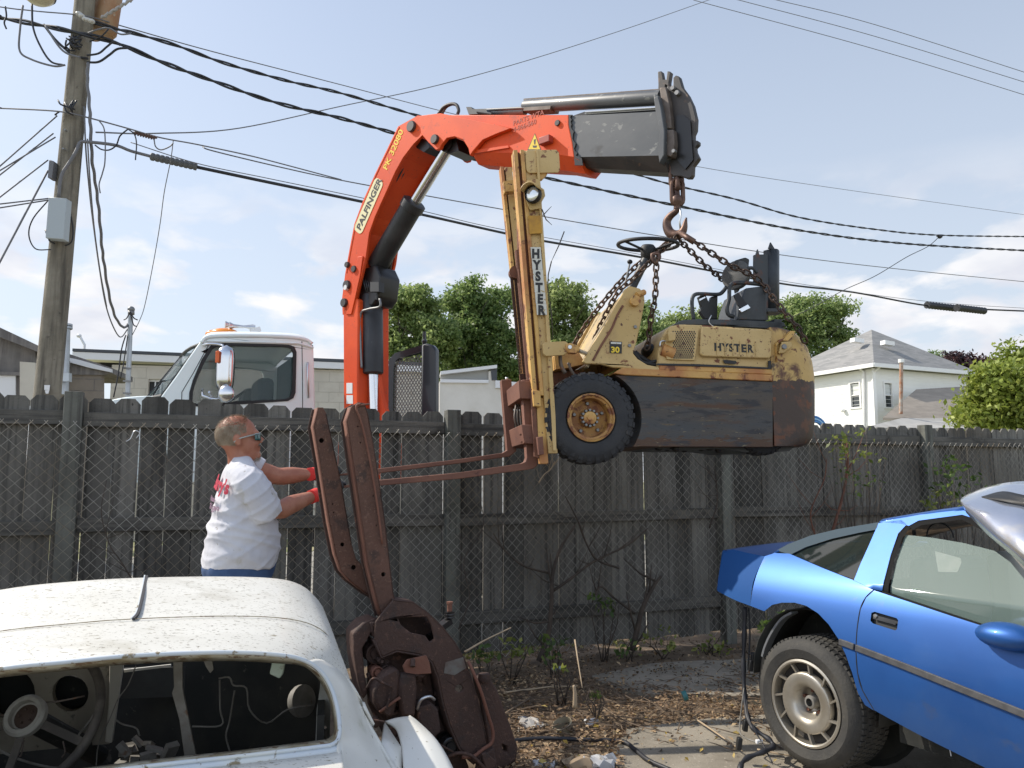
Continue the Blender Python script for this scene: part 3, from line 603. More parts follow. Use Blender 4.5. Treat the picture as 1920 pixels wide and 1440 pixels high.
for k in range(8): q = P(254 + k * 5, 249 + k * 1.3, 11.1); m.cyl(q - Vector((0, 0, .035)), q + Vector((0, 0, .03)), .012, 6); m.cyl(q - Vector((.04, 0, 0)), q + Vector((.04, 0, .0)), .017, 6)
o = m.build('cable_clamp', M('brown_clamp', (.09, .05, .04), .6), smooth=60); meta(o, 'brown bolted clamp on the sagging wire right of the pole', 'clamp')
t = thing('splice_cable', 'thickest black cable with pleated grey splice case near the pole', 'cable', P(370, 315, 12.2), 'overhead wires')
wire([(368, 313, 12.2), (500, 341, 13), (640, 370, 14), (785, 401, 15.3), (945, 437, 17), (1020, 452, 17.6), (1200, 482, 19.4), (1345, 510, 21), (1480, 534, 22.5), (1600, 548, 24), (1738, 573, 25.5), (1845, 580, 26.8), (1970, 585, 28)], '', .028, name='cable_run', parent=t, n=8)
wire([(245, 267, 11.8), (368, 306, 12.1), (500, 334, 13), (640, 363, 14), (785, 394, 15.3), (945, 431, 17), (1200, 477, 19.4), (1480, 529, 22.5), (1738, 565, 25.5), (1970, 581, 28)], '', .008, name='messenger_wire', parent=t, mat=m_gcable)
a, b = P(281, 293, 12), P(370, 313, 12.2); dv_ = (b - a); m = MB(); nn = 60
m.tube([a + dv_ * (i / nn) for i in range(nn + 1)], [(.052 if (i % 6) in (0, 1) else .062) * (.6 if i in (0, nn) else 1) for i in range(nn + 1)], 12); m.build('splice_case', M('splice_grey', (.10, .105, .11), .6), t, smooth=40)
for x0, y0, x1, y1 in ((1738, 572, 1792, 578), (1794, 577, 1845, 583)):
    a, b = P(x0, y0, 25.5), P(x1, y1, 26.2); m = MB(); m.tube([a + (b - a) * (i / 20) for i in range(21)], [(.10 if i % 2 else .12) for i in range(21)], 10); m.build('cable_sleeve', m_cable, t, smooth=60)
wire([(1340, -4, 30), (1180, 52, 27), (1000, 110, 24), (820, 160, 21), (640, 199, 18), (450, 240, 15), (290, 250, 12.5), (180, 248, 10.6)], 'long thin wire rising steeply to the top edge right of the crane', .012, mat=m_gcable)
for i, (a, b, c) in enumerate((((1300, 0), (1640, 92), (1960, 190)), ((1370, -4), (1640, 68), (1960, 166)), ((1440, -4), (1640, 46), (1960, 148)))):
    wire([(*a, 40), (*b, 42), (*c, 44)], 'thin wire across the upper right sky, %s of three' % ('lowest', 'middle one', 'topmost')[i], .018, mat=m_gcable, group='three parallel wires in the upper right sky')
wire([(1762, 443, 28), (1740, 462, 28), (1700, 482, 28), (1640, 518, 28), (1580, 545, 28), (1500, 588, 29), (1400, 622, 30)], 'slack drop wire falling left from the junction clamp towards the tree', .013, mat=m_cable)
m = MB(); q = P(1762, 442, 28); m.cyl(q - Vector((.1, 0, 0)), q + Vector((.08, 0, -.03)), .05, 8); m.ball(q + Vector((0, 0, -.03)), .08, n=8); o = m.build('junction_clamp', m_cable, smooth=60); meta(o, 'small dark junction clamp where the drop wire leaves the twisted cable', 'clamp')
wire([(1640, 452, 26), (1700, 458, 26), (1756, 462, 28)], 'short thin wire beside the junction clamp', .008, mat=m_gcable)
# wires fanning to the left edge
for i, (x0, y0, x1, y1, w_) in enumerate(((107, 217, -350, 610, 'uppermost'), (100, 250, -350, 590, 'second'), (104, 257, -350, 520, 'third'), (90, 300, -350, 630, 'fourth'), (90, 320, -200, 860, 'steepest'), (91, 372, -500, 430, 'flattest'), (91, 375, -500, 460, 'lowest flat'))):
    wire([(x0, y0, PD - .1), ((x0 + x1) / 2, (y0 + y1) / 2 + 4, PD - .8), (x1, y1, PD - 1.5)], '%s wire fanning from the pole to the left edge' % w_, .010 if i != 4 else .013, mat=m_gcable, group='wires fanning from the pole to the left edge')
# drop cables along the pole to the service mast
wire([(165, 118, 10.3), (164, 150, 10.3), (168, 200, 10.3), (170, 240, 10.35), (173, 300, 10.5), (180, 350, 10.8), (186, 400, 11), (191, 460, 11.4), (196, 500, 11.8), (206, 560, 12.5), (218, 598, 13.2), (232, 614, 13.8), (240, 608, 14)], 'thick wavy drop cable from pole to the service mast', .022, wob=.006, mat=m_gcable, group='drop cables to the service mast')
wire([(158, 200, 10.3), (161, 280, 10.4), (168, 360, 10.7), (175, 420, 11), (186, 500, 11.6), (198, 570, 12.4), (212, 612, 13), (226, 632, 13.8), (240, 616, 14)], 'thin left drop cable from pole to the service mast', .011, mat=m_gcable, group='drop cables to the service mast')
wire([(164, 260, 10.3), (169, 340, 10.5), (177, 430, 11), (188, 510, 11.7), (200, 575, 12.5)], 'short middle drop cable hanging beside the pole', .010, mat=m_gcable, group='drop cables to the service mast')
wire([(325, 262, 11.6), (320, 300, 11.8), (308, 360, 12.2), (300, 420, 12.6), (288, 490, 13.2), (272, 570, 14), (262, 600, 14), (248, 628, 14)], 'very thin wire from the splice case down to the service mast', .007, mat=m_gcable, group='drop cables to the service mast')
# loops round the pole head
for i, (pts, lab, r) in enumerate((
    ([(43, 10), (38, 50), (37, 95), (60, 112), (100, 124), (122, 122)], 'long black loop hanging left of the pole head', .014), ([(60, 8), (62, 50), (75, 85), (95, 115), (118, 122)], 'inner black loop hanging left of the pole head', .014),
    ([(82, 46), (100, 70), (118, 88), (140, 105), (165, 110)], 'short black loop under the rusty tank', .018), ([(85, 48), (108, 84), (125, 100), (150, 108)], 'lower black loop under the rusty tank', .014),
    ([(163, 104), (185, 100), (200, 88), (214, 78), (225, 85)], 'upper loop right of the pole head', .014), ([(163, 117), (185, 116), (205, 103), (220, 92), (240, 90)], 'lower loop right of the pole head', .016),
    ([(165, 62), (185, 55), (205, 53), (225, 64), (245, 63)], 'small arched lead right of the insulators', .012), ([(168, 78), (190, 68), (204, 54)], 'short grey lead right of the pole', .010),
    ([(10, 12), (12, 30), (8, 42), (12, 54)], 'tiny dangling lead at the left edge', .012),
    ([(185, 225), (196, 245), (197, 300), (192, 325), (186, 345), (188, 362)], 'thin dangling wire with end tag right of the pole', .009),
    ([(240, 242), (225, 255), (218, 272), (205, 281), (190, 280), (178, 272)], 'grey arched lead between pole and splice case', .010), ([(240, 242), (252, 252), (256, 270), (254, 300)], 'short lead hanging at the clamps', .009),
    ([(289, 262), (292, 275), (302, 281), (318, 275), (325, 268)], 'small drooping lead above the splice case', .009),
    ([(90, 376), (62, 410), (54, 440), (66, 466), (95, 468)], 'thin loop around the grey equipment box', .009), ([(132, 400), (137, 430), (133, 455), (110, 462), (95, 455)], 'loop of wire behind the grey equipment box', .010))):
    wire([(x, y, PD - .3 + .1 * (i % 3)) for x, y in pts], lab, r, mat=m_cable if i % 3 else m_gcable, group='loose leads round the pole head', name='loose_lead')
m = MB(); q0 = P(190, 34, 10.3); q1 = P(252, -4, 10.3); m.tube([q0.lerp(q1, i / 24) + Vector((0, 0, .012 * math.sin(i * 1.7))) for i in range(25)], [.017 + .007 * (i % 2) for i in range(25)], 7)
o = m.build('guy_rope', M('pale_rope', (.33, .32, .31), .8), smooth=180); meta(o, 'pale twisted rope rising right from the pole head', 'rope')
# service mast
sm = thing('service_mast', 'slim grey service mast with round weatherhead left of the truck', 'mast', (P(238, 760, 14).x, 14, GZ))
m = MB(); m.cyl(P(237, 800, 14), P(245, 592, 14), .042, 12); m.build('conduit', m_galv, sm, smooth=60)
m = MB(); m.ball(P(246, 580, 14), .062, .062, .055, 14); m.cyl(P(246, 590, 14), P(246, 583, 14), .055, 12); m.build('weatherhead', m_steel, sm, smooth=180)
m = MB()
for y in (690, 714, 737): m.bar(P(231, y, 13.95), P(246, y + 1, 13.95), .03, .03)
m.build('wall_bracket', m_steel, sm)
m = MB()
for k, (x, y) in enumerate(((232, 600), (256, 612), (258, 600))): m.tube(crom([P(244, 584, 13.9), P((244 + x) / 2, y - 4, 13.9), P(x, y, 13.9)], 4), .011, 5)
m.tube(crom([P(236, 628, 13.9), P(228, 655, 13.9), P(222, 700, 13.9), P(213, 745, 13.9)], 4), .012, 5); m.tube(crom([P(240, 626, 13.9), P(232, 680, 13.9), P(226, 710, 13.9)], 4), .010, 5)
m.build('lead_wire', m_cable, sm, smooth=180)
# ---------------------------------------------------------------- white truck cab behind the fence
m_wpaint = M('truck_white_tinted', (.82, .90, .89), .4, col2=(.79, .86, .85), sc=2, coat=.15, spots=[(9, .66, .74, (.5, .48, .44))])  # white plus a cyan tint put in to offset the crane's red bounce
m_rub = M('black_rubber', (.014, .014, .015), .6); m_chrome = M('chrome', (.62, .63, .65), .16, 1.0); m_alum = M('aluminium', (.60, .61, .62), .35, .9)
m_glass = M('cab_glass', (.05, .11, .11), .02, spec=.8, alpha=.24)
m_amber = M('amber_plastic', (.80, .26, .02), .25, coat=.5); m_int = M('cab_interior', (.03, .03, .033), .8); m_orange = M('orange_lens', (.75, .13, .02), .3)
YC = R(26); fT = Fr((0, 0, 0), (math.cos(YC), math.sin(YC), 0)); o_ = P(590, 765, 8.3); fT.o = Vector((o_.x, o_.y, 0))
truck = thing('truck', 'white conventional truck cab with amber roof beacon and chrome mirror', 'truck', fT.pt(0, 0, GZ))
CW = 2.05
glassp = [(405, 648), (440, 646), (538, 649), (548, 652), (552, 662), (550, 735), (546, 745), (536, 750), (440, 755), (425, 758), (375, 760), (358, 757), (359, 735), (366, 712), (382, 676), (397, 652)]
side = [(318, 905), (306, 770), (302, 744), (330, 706), (356, 668), (376, 640), (386, 633), (420, 630), (560, 634), (583, 640), (588, 655), (591, 765), (592, 905)]
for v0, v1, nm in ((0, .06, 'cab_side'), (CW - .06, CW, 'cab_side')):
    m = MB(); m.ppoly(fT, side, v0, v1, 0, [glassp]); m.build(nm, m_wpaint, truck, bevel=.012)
m = MB(); gp = [(x + (3 if x > 450 else -3) * 0, y) for x, y in glassp]; m.ppoly(fT, glassp, .028, .034, 0); m.build('side_window', m_glass, truck)
m = MB(); m.ppoly(fT, glassp, CW - .034, CW - .028, 0); m.build('side_window', m_glass, truck)
def rim(px, v0, v1, k, mat, nm, fr=fT, parent=truck, inner=0.0):
    p = [fr.hit(x, y, 0) for x, y in px]; cx = sum(a for a, b in p) / len(p); cy = sum(b for a, b in p) / len(p)
    o1 = []; 
    for a, b in p:
        d = math.hypot(a - cx, b - cy); o1.append((cx + (a - cx) * (1 + k / d), cy + (b - cy) * (1 + k / d)))
    i1 = []
    for a, b in p:
        d = math.hypot(a - cx, b - cy); i1.append((cx + (a - cx) * (1 - inner / d), cy + (b - cy) * (1 - inner / d)))
    m = MB(); m.prism(fr, o1, v0, v1, [i1]); return m.build(nm, mat, parent)
rim(glassp, -.012, .02, .022, m_rub, 'window_seal', inner=.015)
# seams of the door
def seam(fr, px, r, parent, v=-.001, name='door_seam', mat=None):
    m = MB(); m.tube([fr.at(x, y, v) for x, y in px], r, 4); return m.build(name, mat or m_int, parent)
seam(fT, [(566, 640), (567, 700), (568, 905)], .004, truck); seam(fT, [(340, 905), (340, 770), (341, 735), (362, 700), (392, 645)], .004, truck)
# roof shell
rows = []
for k, v in enumerate((-.02, .1, .5, CW / 2, CW - .5, CW - .1, CW + .02)):
    h = (0, .055, .085, .095, .085, .055, 0)[k]; ins = (0, .03, .04, .05, .04, .03, 0)[k]
    r_ = []
    for x, y in ((374, 642), (384, 632), (420, 629), (480, 629), (540, 631), (575, 636), (587, 643)):
        a = fT.hit(x, y, 0); r_.append(fT.pt(a[0] + (ins if x < 400 else -ins if x > 560 else 0), v, a[1] + h * (0.3 if x in (374, 587) else 1)))
    rows.append(r_)
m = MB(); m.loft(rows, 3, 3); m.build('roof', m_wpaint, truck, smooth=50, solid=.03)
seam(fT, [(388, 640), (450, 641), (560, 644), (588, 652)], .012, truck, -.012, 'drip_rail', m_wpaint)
# windscreen & surrounds
A0, A1 = fT.hit(303, 744, 0), fT.hit(378, 641, 0)
def ws(t, v): return fT.pt(A0[0] + (A1[0] - A0[0]) * t, v, A0[1] + (A1[1] - A0[1]) * t)
m = MB(); rows = []
for k in range(9):
    v = .07 + (CW - .14) * k / 8; bow = .16 * math.sin(math.pi * k / 8) ** .7
    rows.append([ws(t, v) - fT.u * bow * (1 - .3 * t) for t in (0.03, .33, .66, .97)])
m.grid(rows); wsg = m.build('windscreen', m_glass, truck, smooth=60, solid=.008)
m = MB(); m.tube([r[0] for r in rows], .02, 6); m.tube([r[-1] for r in rows], .018, 6); m.tube(rows[0], .02, 6); m.tube(rows[-1], .02, 6); m.tube(rows[4], .012, 6); m.build('windscreen_seal', m_rub, wsg)
# back wall, floor, firewall
bk = fT.hit(590, 700, 0)[0]; zb = fT.hit(590, 905, 0)[1]
m = MB(); m.box(fT, bk - .05, bk - .01, .07, CW - .07, zb, fT.hit(585, 645, 0)[1]); m.build('back_wall', m_int, truck)
fw = fT.hit(304, 744, 0)[0]; m = MB(); m.box(fT, fw, fw + .05, .07, CW - .07, zb, A0[1] - .03); m.box(fT, fw + .06, fw + .42, .07, CW - .07, A0[1] - .28, A0[1] - .06); m.build('dashboard', m_int, truck, bevel=.03)
for v in (.2, 1.25):
    t = MB(); c = fT.hit(530, 745, 0); t.box(fT, c[0] - .22, c[0] - .05, v, v + .5, c[1] - .6, c[1] + .22); t.box(fT, c[0] - .6, c[0] - .04, v, v + .5, c[1] - .75, c[1] - .58); t.build('seat', m_int, truck, bevel=.05)
c = fT.hit(430, 745, 0); m = MB(); cc = fT.pt(c[0], .45, c[1] - .03); ax = (fT.u * -.55 + Vector((0, 0, .8))).normalized(); x = ax.cross(fT.v).normalized()
m.tube([cc + (x * math.cos(a) + fT.v * math.sin(a)) * .23 for a in [2 * math.pi * k / 24 for k in range(24)]], .014, 6, closed=True); m.cyl(cc, cc - ax * .35, .03, 8); m.build('steering_wheel', m_rub, truck, smooth=60)
# bonnet
rows = []
for v, dz in ((.10, -.18), (.16, -.03), (.35, .01), (CW / 2, .05), (CW - .35, .01), (CW - .16, -.03), (CW - .10, -.18)):
    r_ = []
    for x, y in ((304, 742), (280, 738), (240, 740), (212, 745), (192, 753), (184, 775), (182, 900)):
        a = fT.hit(x, y, 0); r_.append(fT.pt(a[0], v, a[1] + dz * (1 if y < 800 else .1)))
    rows.append(r_)
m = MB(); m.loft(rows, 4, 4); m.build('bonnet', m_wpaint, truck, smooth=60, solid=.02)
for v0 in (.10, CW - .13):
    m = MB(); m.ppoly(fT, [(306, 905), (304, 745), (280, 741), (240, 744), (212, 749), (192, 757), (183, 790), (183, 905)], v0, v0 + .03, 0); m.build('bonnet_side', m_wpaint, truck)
m = MB()
for v in (.3, .9): m.tube([fT.at(287, 741, v), fT.at(297, 724, v), fT.at(303, 715, v)], .009, 5); m.tube([fT.at(303, 715, v), fT.at(320, 712, v + .2), fT.at(345, 690, v + .1)], .008, 5)
m.build('wiper', m_rub, truck)
# mirror: chrome bracket, housing, convex mirror
mr = MB()
r_ = [fT.at(x, y, -.20) for x, y in ((384, 642), (395, 641), (415, 644), (420, 652), (418, 690), (416, 735), (410, 748), (398, 748), (388, 752))]
for k in range(4): r_[k] = r_[k] + fT.v * (.18 * (1 - k / 4))
mr.tube(crom(r_, 4), .014, 8)
mr.tube([fT.at(379, 730, 0), fT.at(380, 742, -.18), fT.at(404, 750, -.2)], .011, 6); mr.tube([fT.at(392, 735, -.2), fT.at(410, 765, 0)], .011, 6)
mo = mr.build('mirror_bracket', m_chrome, truck, smooth=60)
fM_ = Fr(fT.at(418, 690, -.24), (math.cos(R(8)), math.sin(R(8)), 0))
def rrect(cx, cy, w, h, r, n=5):
    o = []
    for sx, sy, a0 in ((1, -1, -90), (1, 1, 0), (-1, 1, 90), (-1, -1, 180)):
        for k in range(n + 1):
            a = R(a0 + 90 * k / n); o.append((cx + sx * (w / 2 - r) + r * math.cos(a), cy + sy * (h / 2 - r) + r * math.sin(a)))
    return o
m = MB(); a = fM_.hit(403, 643, -.05); b2 = fM_.hit(434, 735, -.05); w_, h_ = b2[0] - a[0], a[1] - b2[1]
cx_, cy_ = (a[0] + b2[0]) / 2, (a[1] + b2[1]) / 2; rws_ = []
for i_ in range(13):
    t_ = -1 + i_ / 6; k_ = (1 - abs(t_) ** 5) ** .5; rws_.append([fM_.pt(cx_ + w_ / 2 * k_ * math.cos(R(q_)), .06 - .09 * max(.05, k_) * math.sin(R(q_)) ** .7 if q_ <= 180 else .06, cy_ + h_ / 2 * t_) for q_ in range(0, 181, 15)])
m.grid(rws_); m.build('mirror_housing', m_chrome, mo, smooth=180, solid=.004)
m = MB(); m.ppoly(fM_, [(404, 658), (411, 657), (410, 679), (403, 680)], -.045, -.01); m.build('marker_lamp', m_orange, mo, bevel=.004)
m = MB(); q = fM_.at(423, 738, -.06); m.lathe([(0, -.03), (.04, -.028), (.075, -.01), (.085, .01), (.06, .05), (0, .06)], q, (.1, .95, 0), 24); m.build('convex_mirror', m_chrome, mo, smooth=60)
# roof kit
m = MB(); q = fT.at(421, 626, .35); m.ball(q, .15, .12, .06, 16); m.build('beacon', m_amber, truck, smooth=180); q = fT.at(403, 627, .75); m = MB(); m.ball(q, .1, .1, .05, 16); m.build('beacon', m_amber, truck, smooth=180)
m = MB()
for k, dv in enumerate((.3, .42)):
    a = fT.at(478 - k * 3, 615 - k, dv); b2 = fT.at(430 - k * 8, 611 - k * 2, dv); pr = [a, a.lerp(b2, .35), a.lerp(b2, .8), b2]
    m.tube(pr, [.035, .012, .018, .042], 10)
m.cyl(fT.at(480, 615, .3), fT.at(478, 625, .3), .02, 8); m.bar(fT.at(470, 622, .3), fT.at(488, 617, .3), .05, .05)
m.build('air_horn', m_alum, truck, smooth=50)
m = MB(); m.tube([fT.at(578, 745, -.002), fT.at(578, 740, -.05), fT.at(577, 688, -.05), fT.at(577, 680, -.002)], .012, 6); m.build('grab_handle', m_alum, truck, smooth=60)
# lorry deck behind so the crane stands on something
m = MB(); dk = fT.hit(592, 905, 0); m.box(fT, dk[0] + .05, dk[0] + 6.5, .3, CW - .3, .75, .95); m.build('chassis_rail', m_int, truck)
for uu in (-.9, 1.2, 2.4):
    for v in (.05, CW - .3):
        w_ = MB(); w_.lathe([(.15, 0), (.28, .02), (.30, .0), (.46, .02), (.5, .07), (.5, .22), (.46, .26), (.15, .26)], fT.pt(dk[0] + uu, v, GZ + .5), fT.v, 24); w_.build('wheel', m_rub, truck, smooth=40)
# mesh guard frame behind the crane column
fG = Fr(P(728, 800, 8.5).to_2d().to_3d(), (math.cos(R(-22)), math.sin(R(-22)), 0))
guard = thing('mesh_guard', 'black tubular headboard frame with diamond mesh behind the red crane', 'guard frame', fG.pt(0, 0, GZ))
m_navy = M('navy_black_paint', (.012, .016, .024), .4, coat=.3)
def inset(px, k):
    cx = sum(p[0] for p in px) / len(px); cy = sum(p[1] for p in px) / len(px); return [(cx + (x - cx) * k[0], cy + (y - cy) * k[1]) for x, y in px]
gout = [(723, 905), (728, 690), (731, 672), (740, 662), (790, 647), (803, 645), (806, 905)]
gin = [(734, 905), (738, 690), (742, 676), (750, 670), (792, 659), (795, 661), (794, 905)]
m = MB(); m.ppoly(fG, gout, 0, .07, 0, [gin]); m.build('frame', m_navy, guard, bevel=.01)
m = MB(); m.ppoly(fG, [(796, 905), (797, 650), (806, 646), (818, 649), (824, 656), (824, 905)], -.09, -.005, 0); m.build('side_post', m_navy, guard, bevel=.02)
m = MB(); sp_ = .055
ub0, ub1 = fG.hit(735, 700)[0], fG.hit(795, 700)[0]; wb0 = fG.hit(740, 800)[1]; wb1a = fG.hit(742, 676)[1]; wb1b = fG.hit(793, 661)[1]
def topat(u): return wb1a + (wb1b - wb1a) * (u - ub0) / (ub1 - ub0)
k = -60
while k < 60:
    for s_ in (1, -1):
        pts = []
        for i in range(80):
            u = ub0 + (ub1 - ub0) * i / 79; w = wb0 + (u - ub0) * s_ * 1.5 + k * sp_
            if wb0 <= w <= topat(u): pts.append(fG.pt(u, .03 + .003 * s_, w))
        if len(pts) > 2: m.tube([pts[0], pts[-1]], .0055, 4)
    k += 1
m.build('diamond_mesh', M('mesh_steel', (.30, .29, .27), .5, .5), guard)
a = fG.at(745, 660, 0); b2 = fG.at(798, 645, 0)
for t0 in (.1, .5, .9): m = MB(); m.bar(a.lerp(b2, t0), a.lerp(b2, t0) + Vector((0, 0, .03)), .06, .05); m.build('top_bracket', m_navy, guard)
m = MB(); m.cyl(fG.at(795, 655, .1), fG.at(796, 622, .1), .018, 8); m.ball(fG.at(796, 640, .1), .03, n=8); m.build('top_lamp_stem', m_navy, guard)
# ---------------------------------------------------------------- red knuckle boom crane
m_red = M('crane_red', (.76, .088, .014), .52, spec=.3, col2=(.64, .066, .014), sc=1.3, spots=[(9, .63, .70, (.50, .07, .025)), (40, .65, .70, (.14, .05, .035)), (3.5, .62, .72, (.50, .07, .03))])
m_boom = M('boom_grey_paint', (.060, .066, .073), .45, coat=.15, col2=(.085, .09, .095), sc=2.5, spots=[(11, .60, .66, (.19, .19, .18)), (3, .60, .7, (.035, .034, .034))], stretch=(1, 1, 1.8))
m_blk = M('cylinder_black', (.020, .021, .024), .5, col2=(.035, .035, .038), sc=4, spots=[(20, .68, .72, (.09, .09, .09))]); m_grease = M('black_grease', (.012, .011, .011), .35)
m_tip = M('tip_plate', (.035, .033, .033), .55, col2=(.06, .05, .045), sc=6, spots=[(14, .6, .68, (.11, .07, .05))]); m_tipl = M('tip_strap', (.17, .14, .12), .55, .3, col2=(.10, .075, .06), sc=7, spots=[(20, .6, .68, (.22, .11, .07))])
m_ylw = M('decal_yellow', (.78, .55, .03), .4); m_cream = M('decal_cream', (.75, .68, .40), .4); m_ink = M('black_ink', (.015, .015, .015), .5); m_pin = M('dark_pin', (.06, .055, .055), .5, .4)
co_ = P(672, 765, 8.1); ct_ = P(1272, 380, 5.7); uc = Vector((ct_.x - co_.x, ct_.y - co_.y, 0)).normalized()
fC = Fr((co_.x, co_.y, 0), uc)
crane = thing('loader_crane', 'red-orange knuckle boom loader crane lifting the forklift over the fence', 'crane', fC.pt(0, 0, GZ))
H1 = .20
col = [(645, 905), (644, 760), (643, 575), (660, 555), (672, 562), (670, 905)]
m = MB(); m.ppoly(fC, col, -H1, H1, -H1); m.build('column', m_red, crane, bevel=.015)
m = MB(); m.ppoly(fC, [(690, 905), (704, 700), (709, 690), (716, 740), (727, 775), (727, 905)], -.02, .03, 0); m.build('column_gusset', m_red, crane)
m = MB(); m.ppoly(fC, [(640, 830), (668, 830), (716, 830), (716, 905), (640, 905)], -.35, .3, -.3); m.build('crane_base', m_red, crane)
# first boom : two cheek plates and a back web
b1 = [(642, 590), (641, 560), (647, 512), (656, 462), (664, 420), (680, 377), (703, 326), (746, 237), (784, 216), (800, 224), (799, 246), (783, 262), (775, 270), (756, 295), (741, 322), (722, 364), (703, 406), (692, 437), (686, 480), (677, 520), (668, 556), (656, 588)]
m = MB(); m.ppoly(fC, b1, -H1, -H1 + .03, -H1); cheek = m.build('boom_cheek', m_red, crane, bevel=.004)
m = MB(); m.ppoly(fC, b1, H1 - .03, H1, -H1); m.build('boom_cheek', m_red, crane, bevel=.004)
web = [(644, 588), (643, 560), (649, 512), (658, 462), (666, 421), (682, 378), (705, 327), (748, 239), (782, 219), (779, 262), (752, 294), (736, 320), (716, 362), (698, 404), (687, 436), (681, 478), (671, 520), (663, 556), (653, 584)]
m = MB(); m.ppoly(fC, web, -H1 + .031, H1 - .031, -H1); m.build('boom_web', m_red, crane)
def disc(fr, x, y, r, v, th, mat, parent, name='pin', n=20, sq=1.0):
    c = fr.at(x, y, v); m = MB(); m.lathe([(0, 0), (r * .9, 0), (r, th * .3), (r, th), (0, th)], c - fr.v * th, fr.v, n); return m.build(name, mat, parent, smooth=40)
for x, y, r in ((773, 238, .055), (652, 535, .05), (666, 505, .035), (653, 497, .03), (647, 568, .045)): disc(fC, x, y, r, -H1, .03, m_pin, crane)
disc(fC, 652, 540, .028, -H1, .035, m_fascia, crane, 'round_reflector')
m = MB(); p_ = [fC.at(x, y, -H1 - .008) for x, y in ((663, 557), (672, 525), (680, 490))]; m.ppoly(fC, [(650, 590), (656, 560), (664, 520), (672, 482), (682, 480), (676, 520), (668, 556), (660, 590)], -H1 - .012, -H1 - .001, -H1); m.build('joint_plate', m_red, crane, bevel=.004)
# lettering on the boom
fn0 = fC
def on_face(xa, ya, xb, yb, v=-H1 - .002):
    a = fC.at(xa, ya, v); b = fC.at(xb, yb, v); return a, (b - a).normalized(), (b - a).length
a, ex, ln = on_face(672, 430, 710, 342); ey = (-fC.v).cross(ex)
# text must read upwards along the boom: ex up the boom, ey to its left
m = MB(); frd = Fr(a - (-fC.v) * 0, ex, ey); 
pts = []
for (cx, cy, w_, h_, r_) in ((ln / 2, .0, ln * 1.12, .155, .05),): pts = rrect(cx, cy, w_, h_, r_)
b = len(m.v); n_ = len(pts); m.v = [a + ex * p[0] + ey * p[1] - fC.v * .0 for p in pts] + [a + ex * p[0] + ey * p[1] + (-fC.v) * .002 for p in pts]; m.f = [tuple(range(n_, 2 * n_)), tuple(reversed(range(n_)))] + [(i, (i + 1) % n_, n_ + (i + 1) % n_, n_ + i) for i in range(n_)]
m.build('name_decal', m_cream, crane)
text('PALFINGER', .110, a + ex * .0 - ey * .038 + (-fC.v) * .0025, ex, ey, m_ink, crane, bold=.004, wid=ln / .66 * .97 if False else 1.0)
a, ex, ln = on_face(722, 318, 745, 264); ey = (-fC.v).cross(ex)
text('PK 32080', .105, a - ey * .03, ex, ey, m_ylw, crane, bold=.002)
m = MB(); m.ppoly(fC, [(650, 718), (661, 718), (661, 738), (650, 738)], -H1 - .003, -H1 - .0005, -H1); m.ppoly(fC, [(650, 741), (662, 741), (662, 757), (650, 757)], -H1 - .003, -H1 - .0005, -H1); m.build('data_plate', m_fascia, crane)
# hydraulic cylinders
def ram(xa, ya, xb, yb, xc, yc, R1, R2, v, nm):
    a, b, c = fC.at(xa, ya, v), fC.at(xb, yb, v), fC.at(xc, yc, v); d = (b - a).normalized()
    m = MB(); m.lathe([(0, 0), (R1 * .9, 0), (R1, .02), (R1, (b - a).length - .09), (R1 * 1.12, (b - a).length - .085), (R1 * 1.12, (b - a).length - .01), (R1 * .95, (b - a).length), (0, (b - a).length)], a, d, 28); m.build(nm, m_blk, crane, smooth=40)
    m = MB(); m.cyl(b - d * .02, c, R2, 24); m.build('piston_rod', m_chrome, crane, smooth=60)
ram(699, 560, 699, 577, 706, 800, .01, .062, -.02, 'ram_stub') if False else None
a, b, c = fC.at(698, 552, -.04), fC.at(699, 702, -.04), fC.at(703, 800, -.04)
m = MB(); Lc = (b - a).length; m.lathe([(0, 0), (.09, 0), (.105, .02), (.105, Lc - .015), (.09, Lc), (0, Lc)], a, b - a, 28); m.build('lift_cylinder', m_blk, crane, smooth=40)
m = MB(); m.cyl(b, c, .058, 24); m.build('piston_rod', m_chrome, crane, smooth=60)
ram(706, 500, 778, 378, 846, 268, .108, .055, -.02, 'boom_cylinder')
m = MB(); m.ppoly(fC, [(680, 512), (718, 500), (727, 520), (722, 560), (712, 575), (690, 575), (676, 548)], -.13, .13, -.04); m.build('cylinder_joint', m_grease, crane, bevel=.02)
m = MB(); m.ppoly(fC, [(700, 530), (716, 530), (716, 548), (700, 548)], -.19, -.12, -.15); m.tube([fC.at(707, 548, -.16), fC.at(706, 562, -.16)], .012, 6); m.build('valve_block', m_blk, crane)
m = MB(); m.tube(crom([fC.at(x, y, -.17) for x, y in ((712, 560), (712, 575), (690, 580), (676, 590), (676, 640), (678, 685), (679, 688))], 5), .012, 6); m.build('hydraulic_hose', m_steel, crane, smooth=180)
m = MB()
for k in range(4): m.tube(crom([fC.at(678 + k * 4, 515 + k, -.12 + k * .03), fC.at(684 + k * 4, 535, -.15), fC.at(690 + k * 3, 556, -.1)], 4), .009, 5)
m.build('hose_bundle', m_blk, crane, smooth=180)
m = MB(); m.tube(crom([fC.at(x, y, .1) for x, y in ((719, 560), (727, 520), (738, 470), (752, 430))], 4), .02, 6); m.build('hose_sleeve', m_grease, crane, smooth=180)
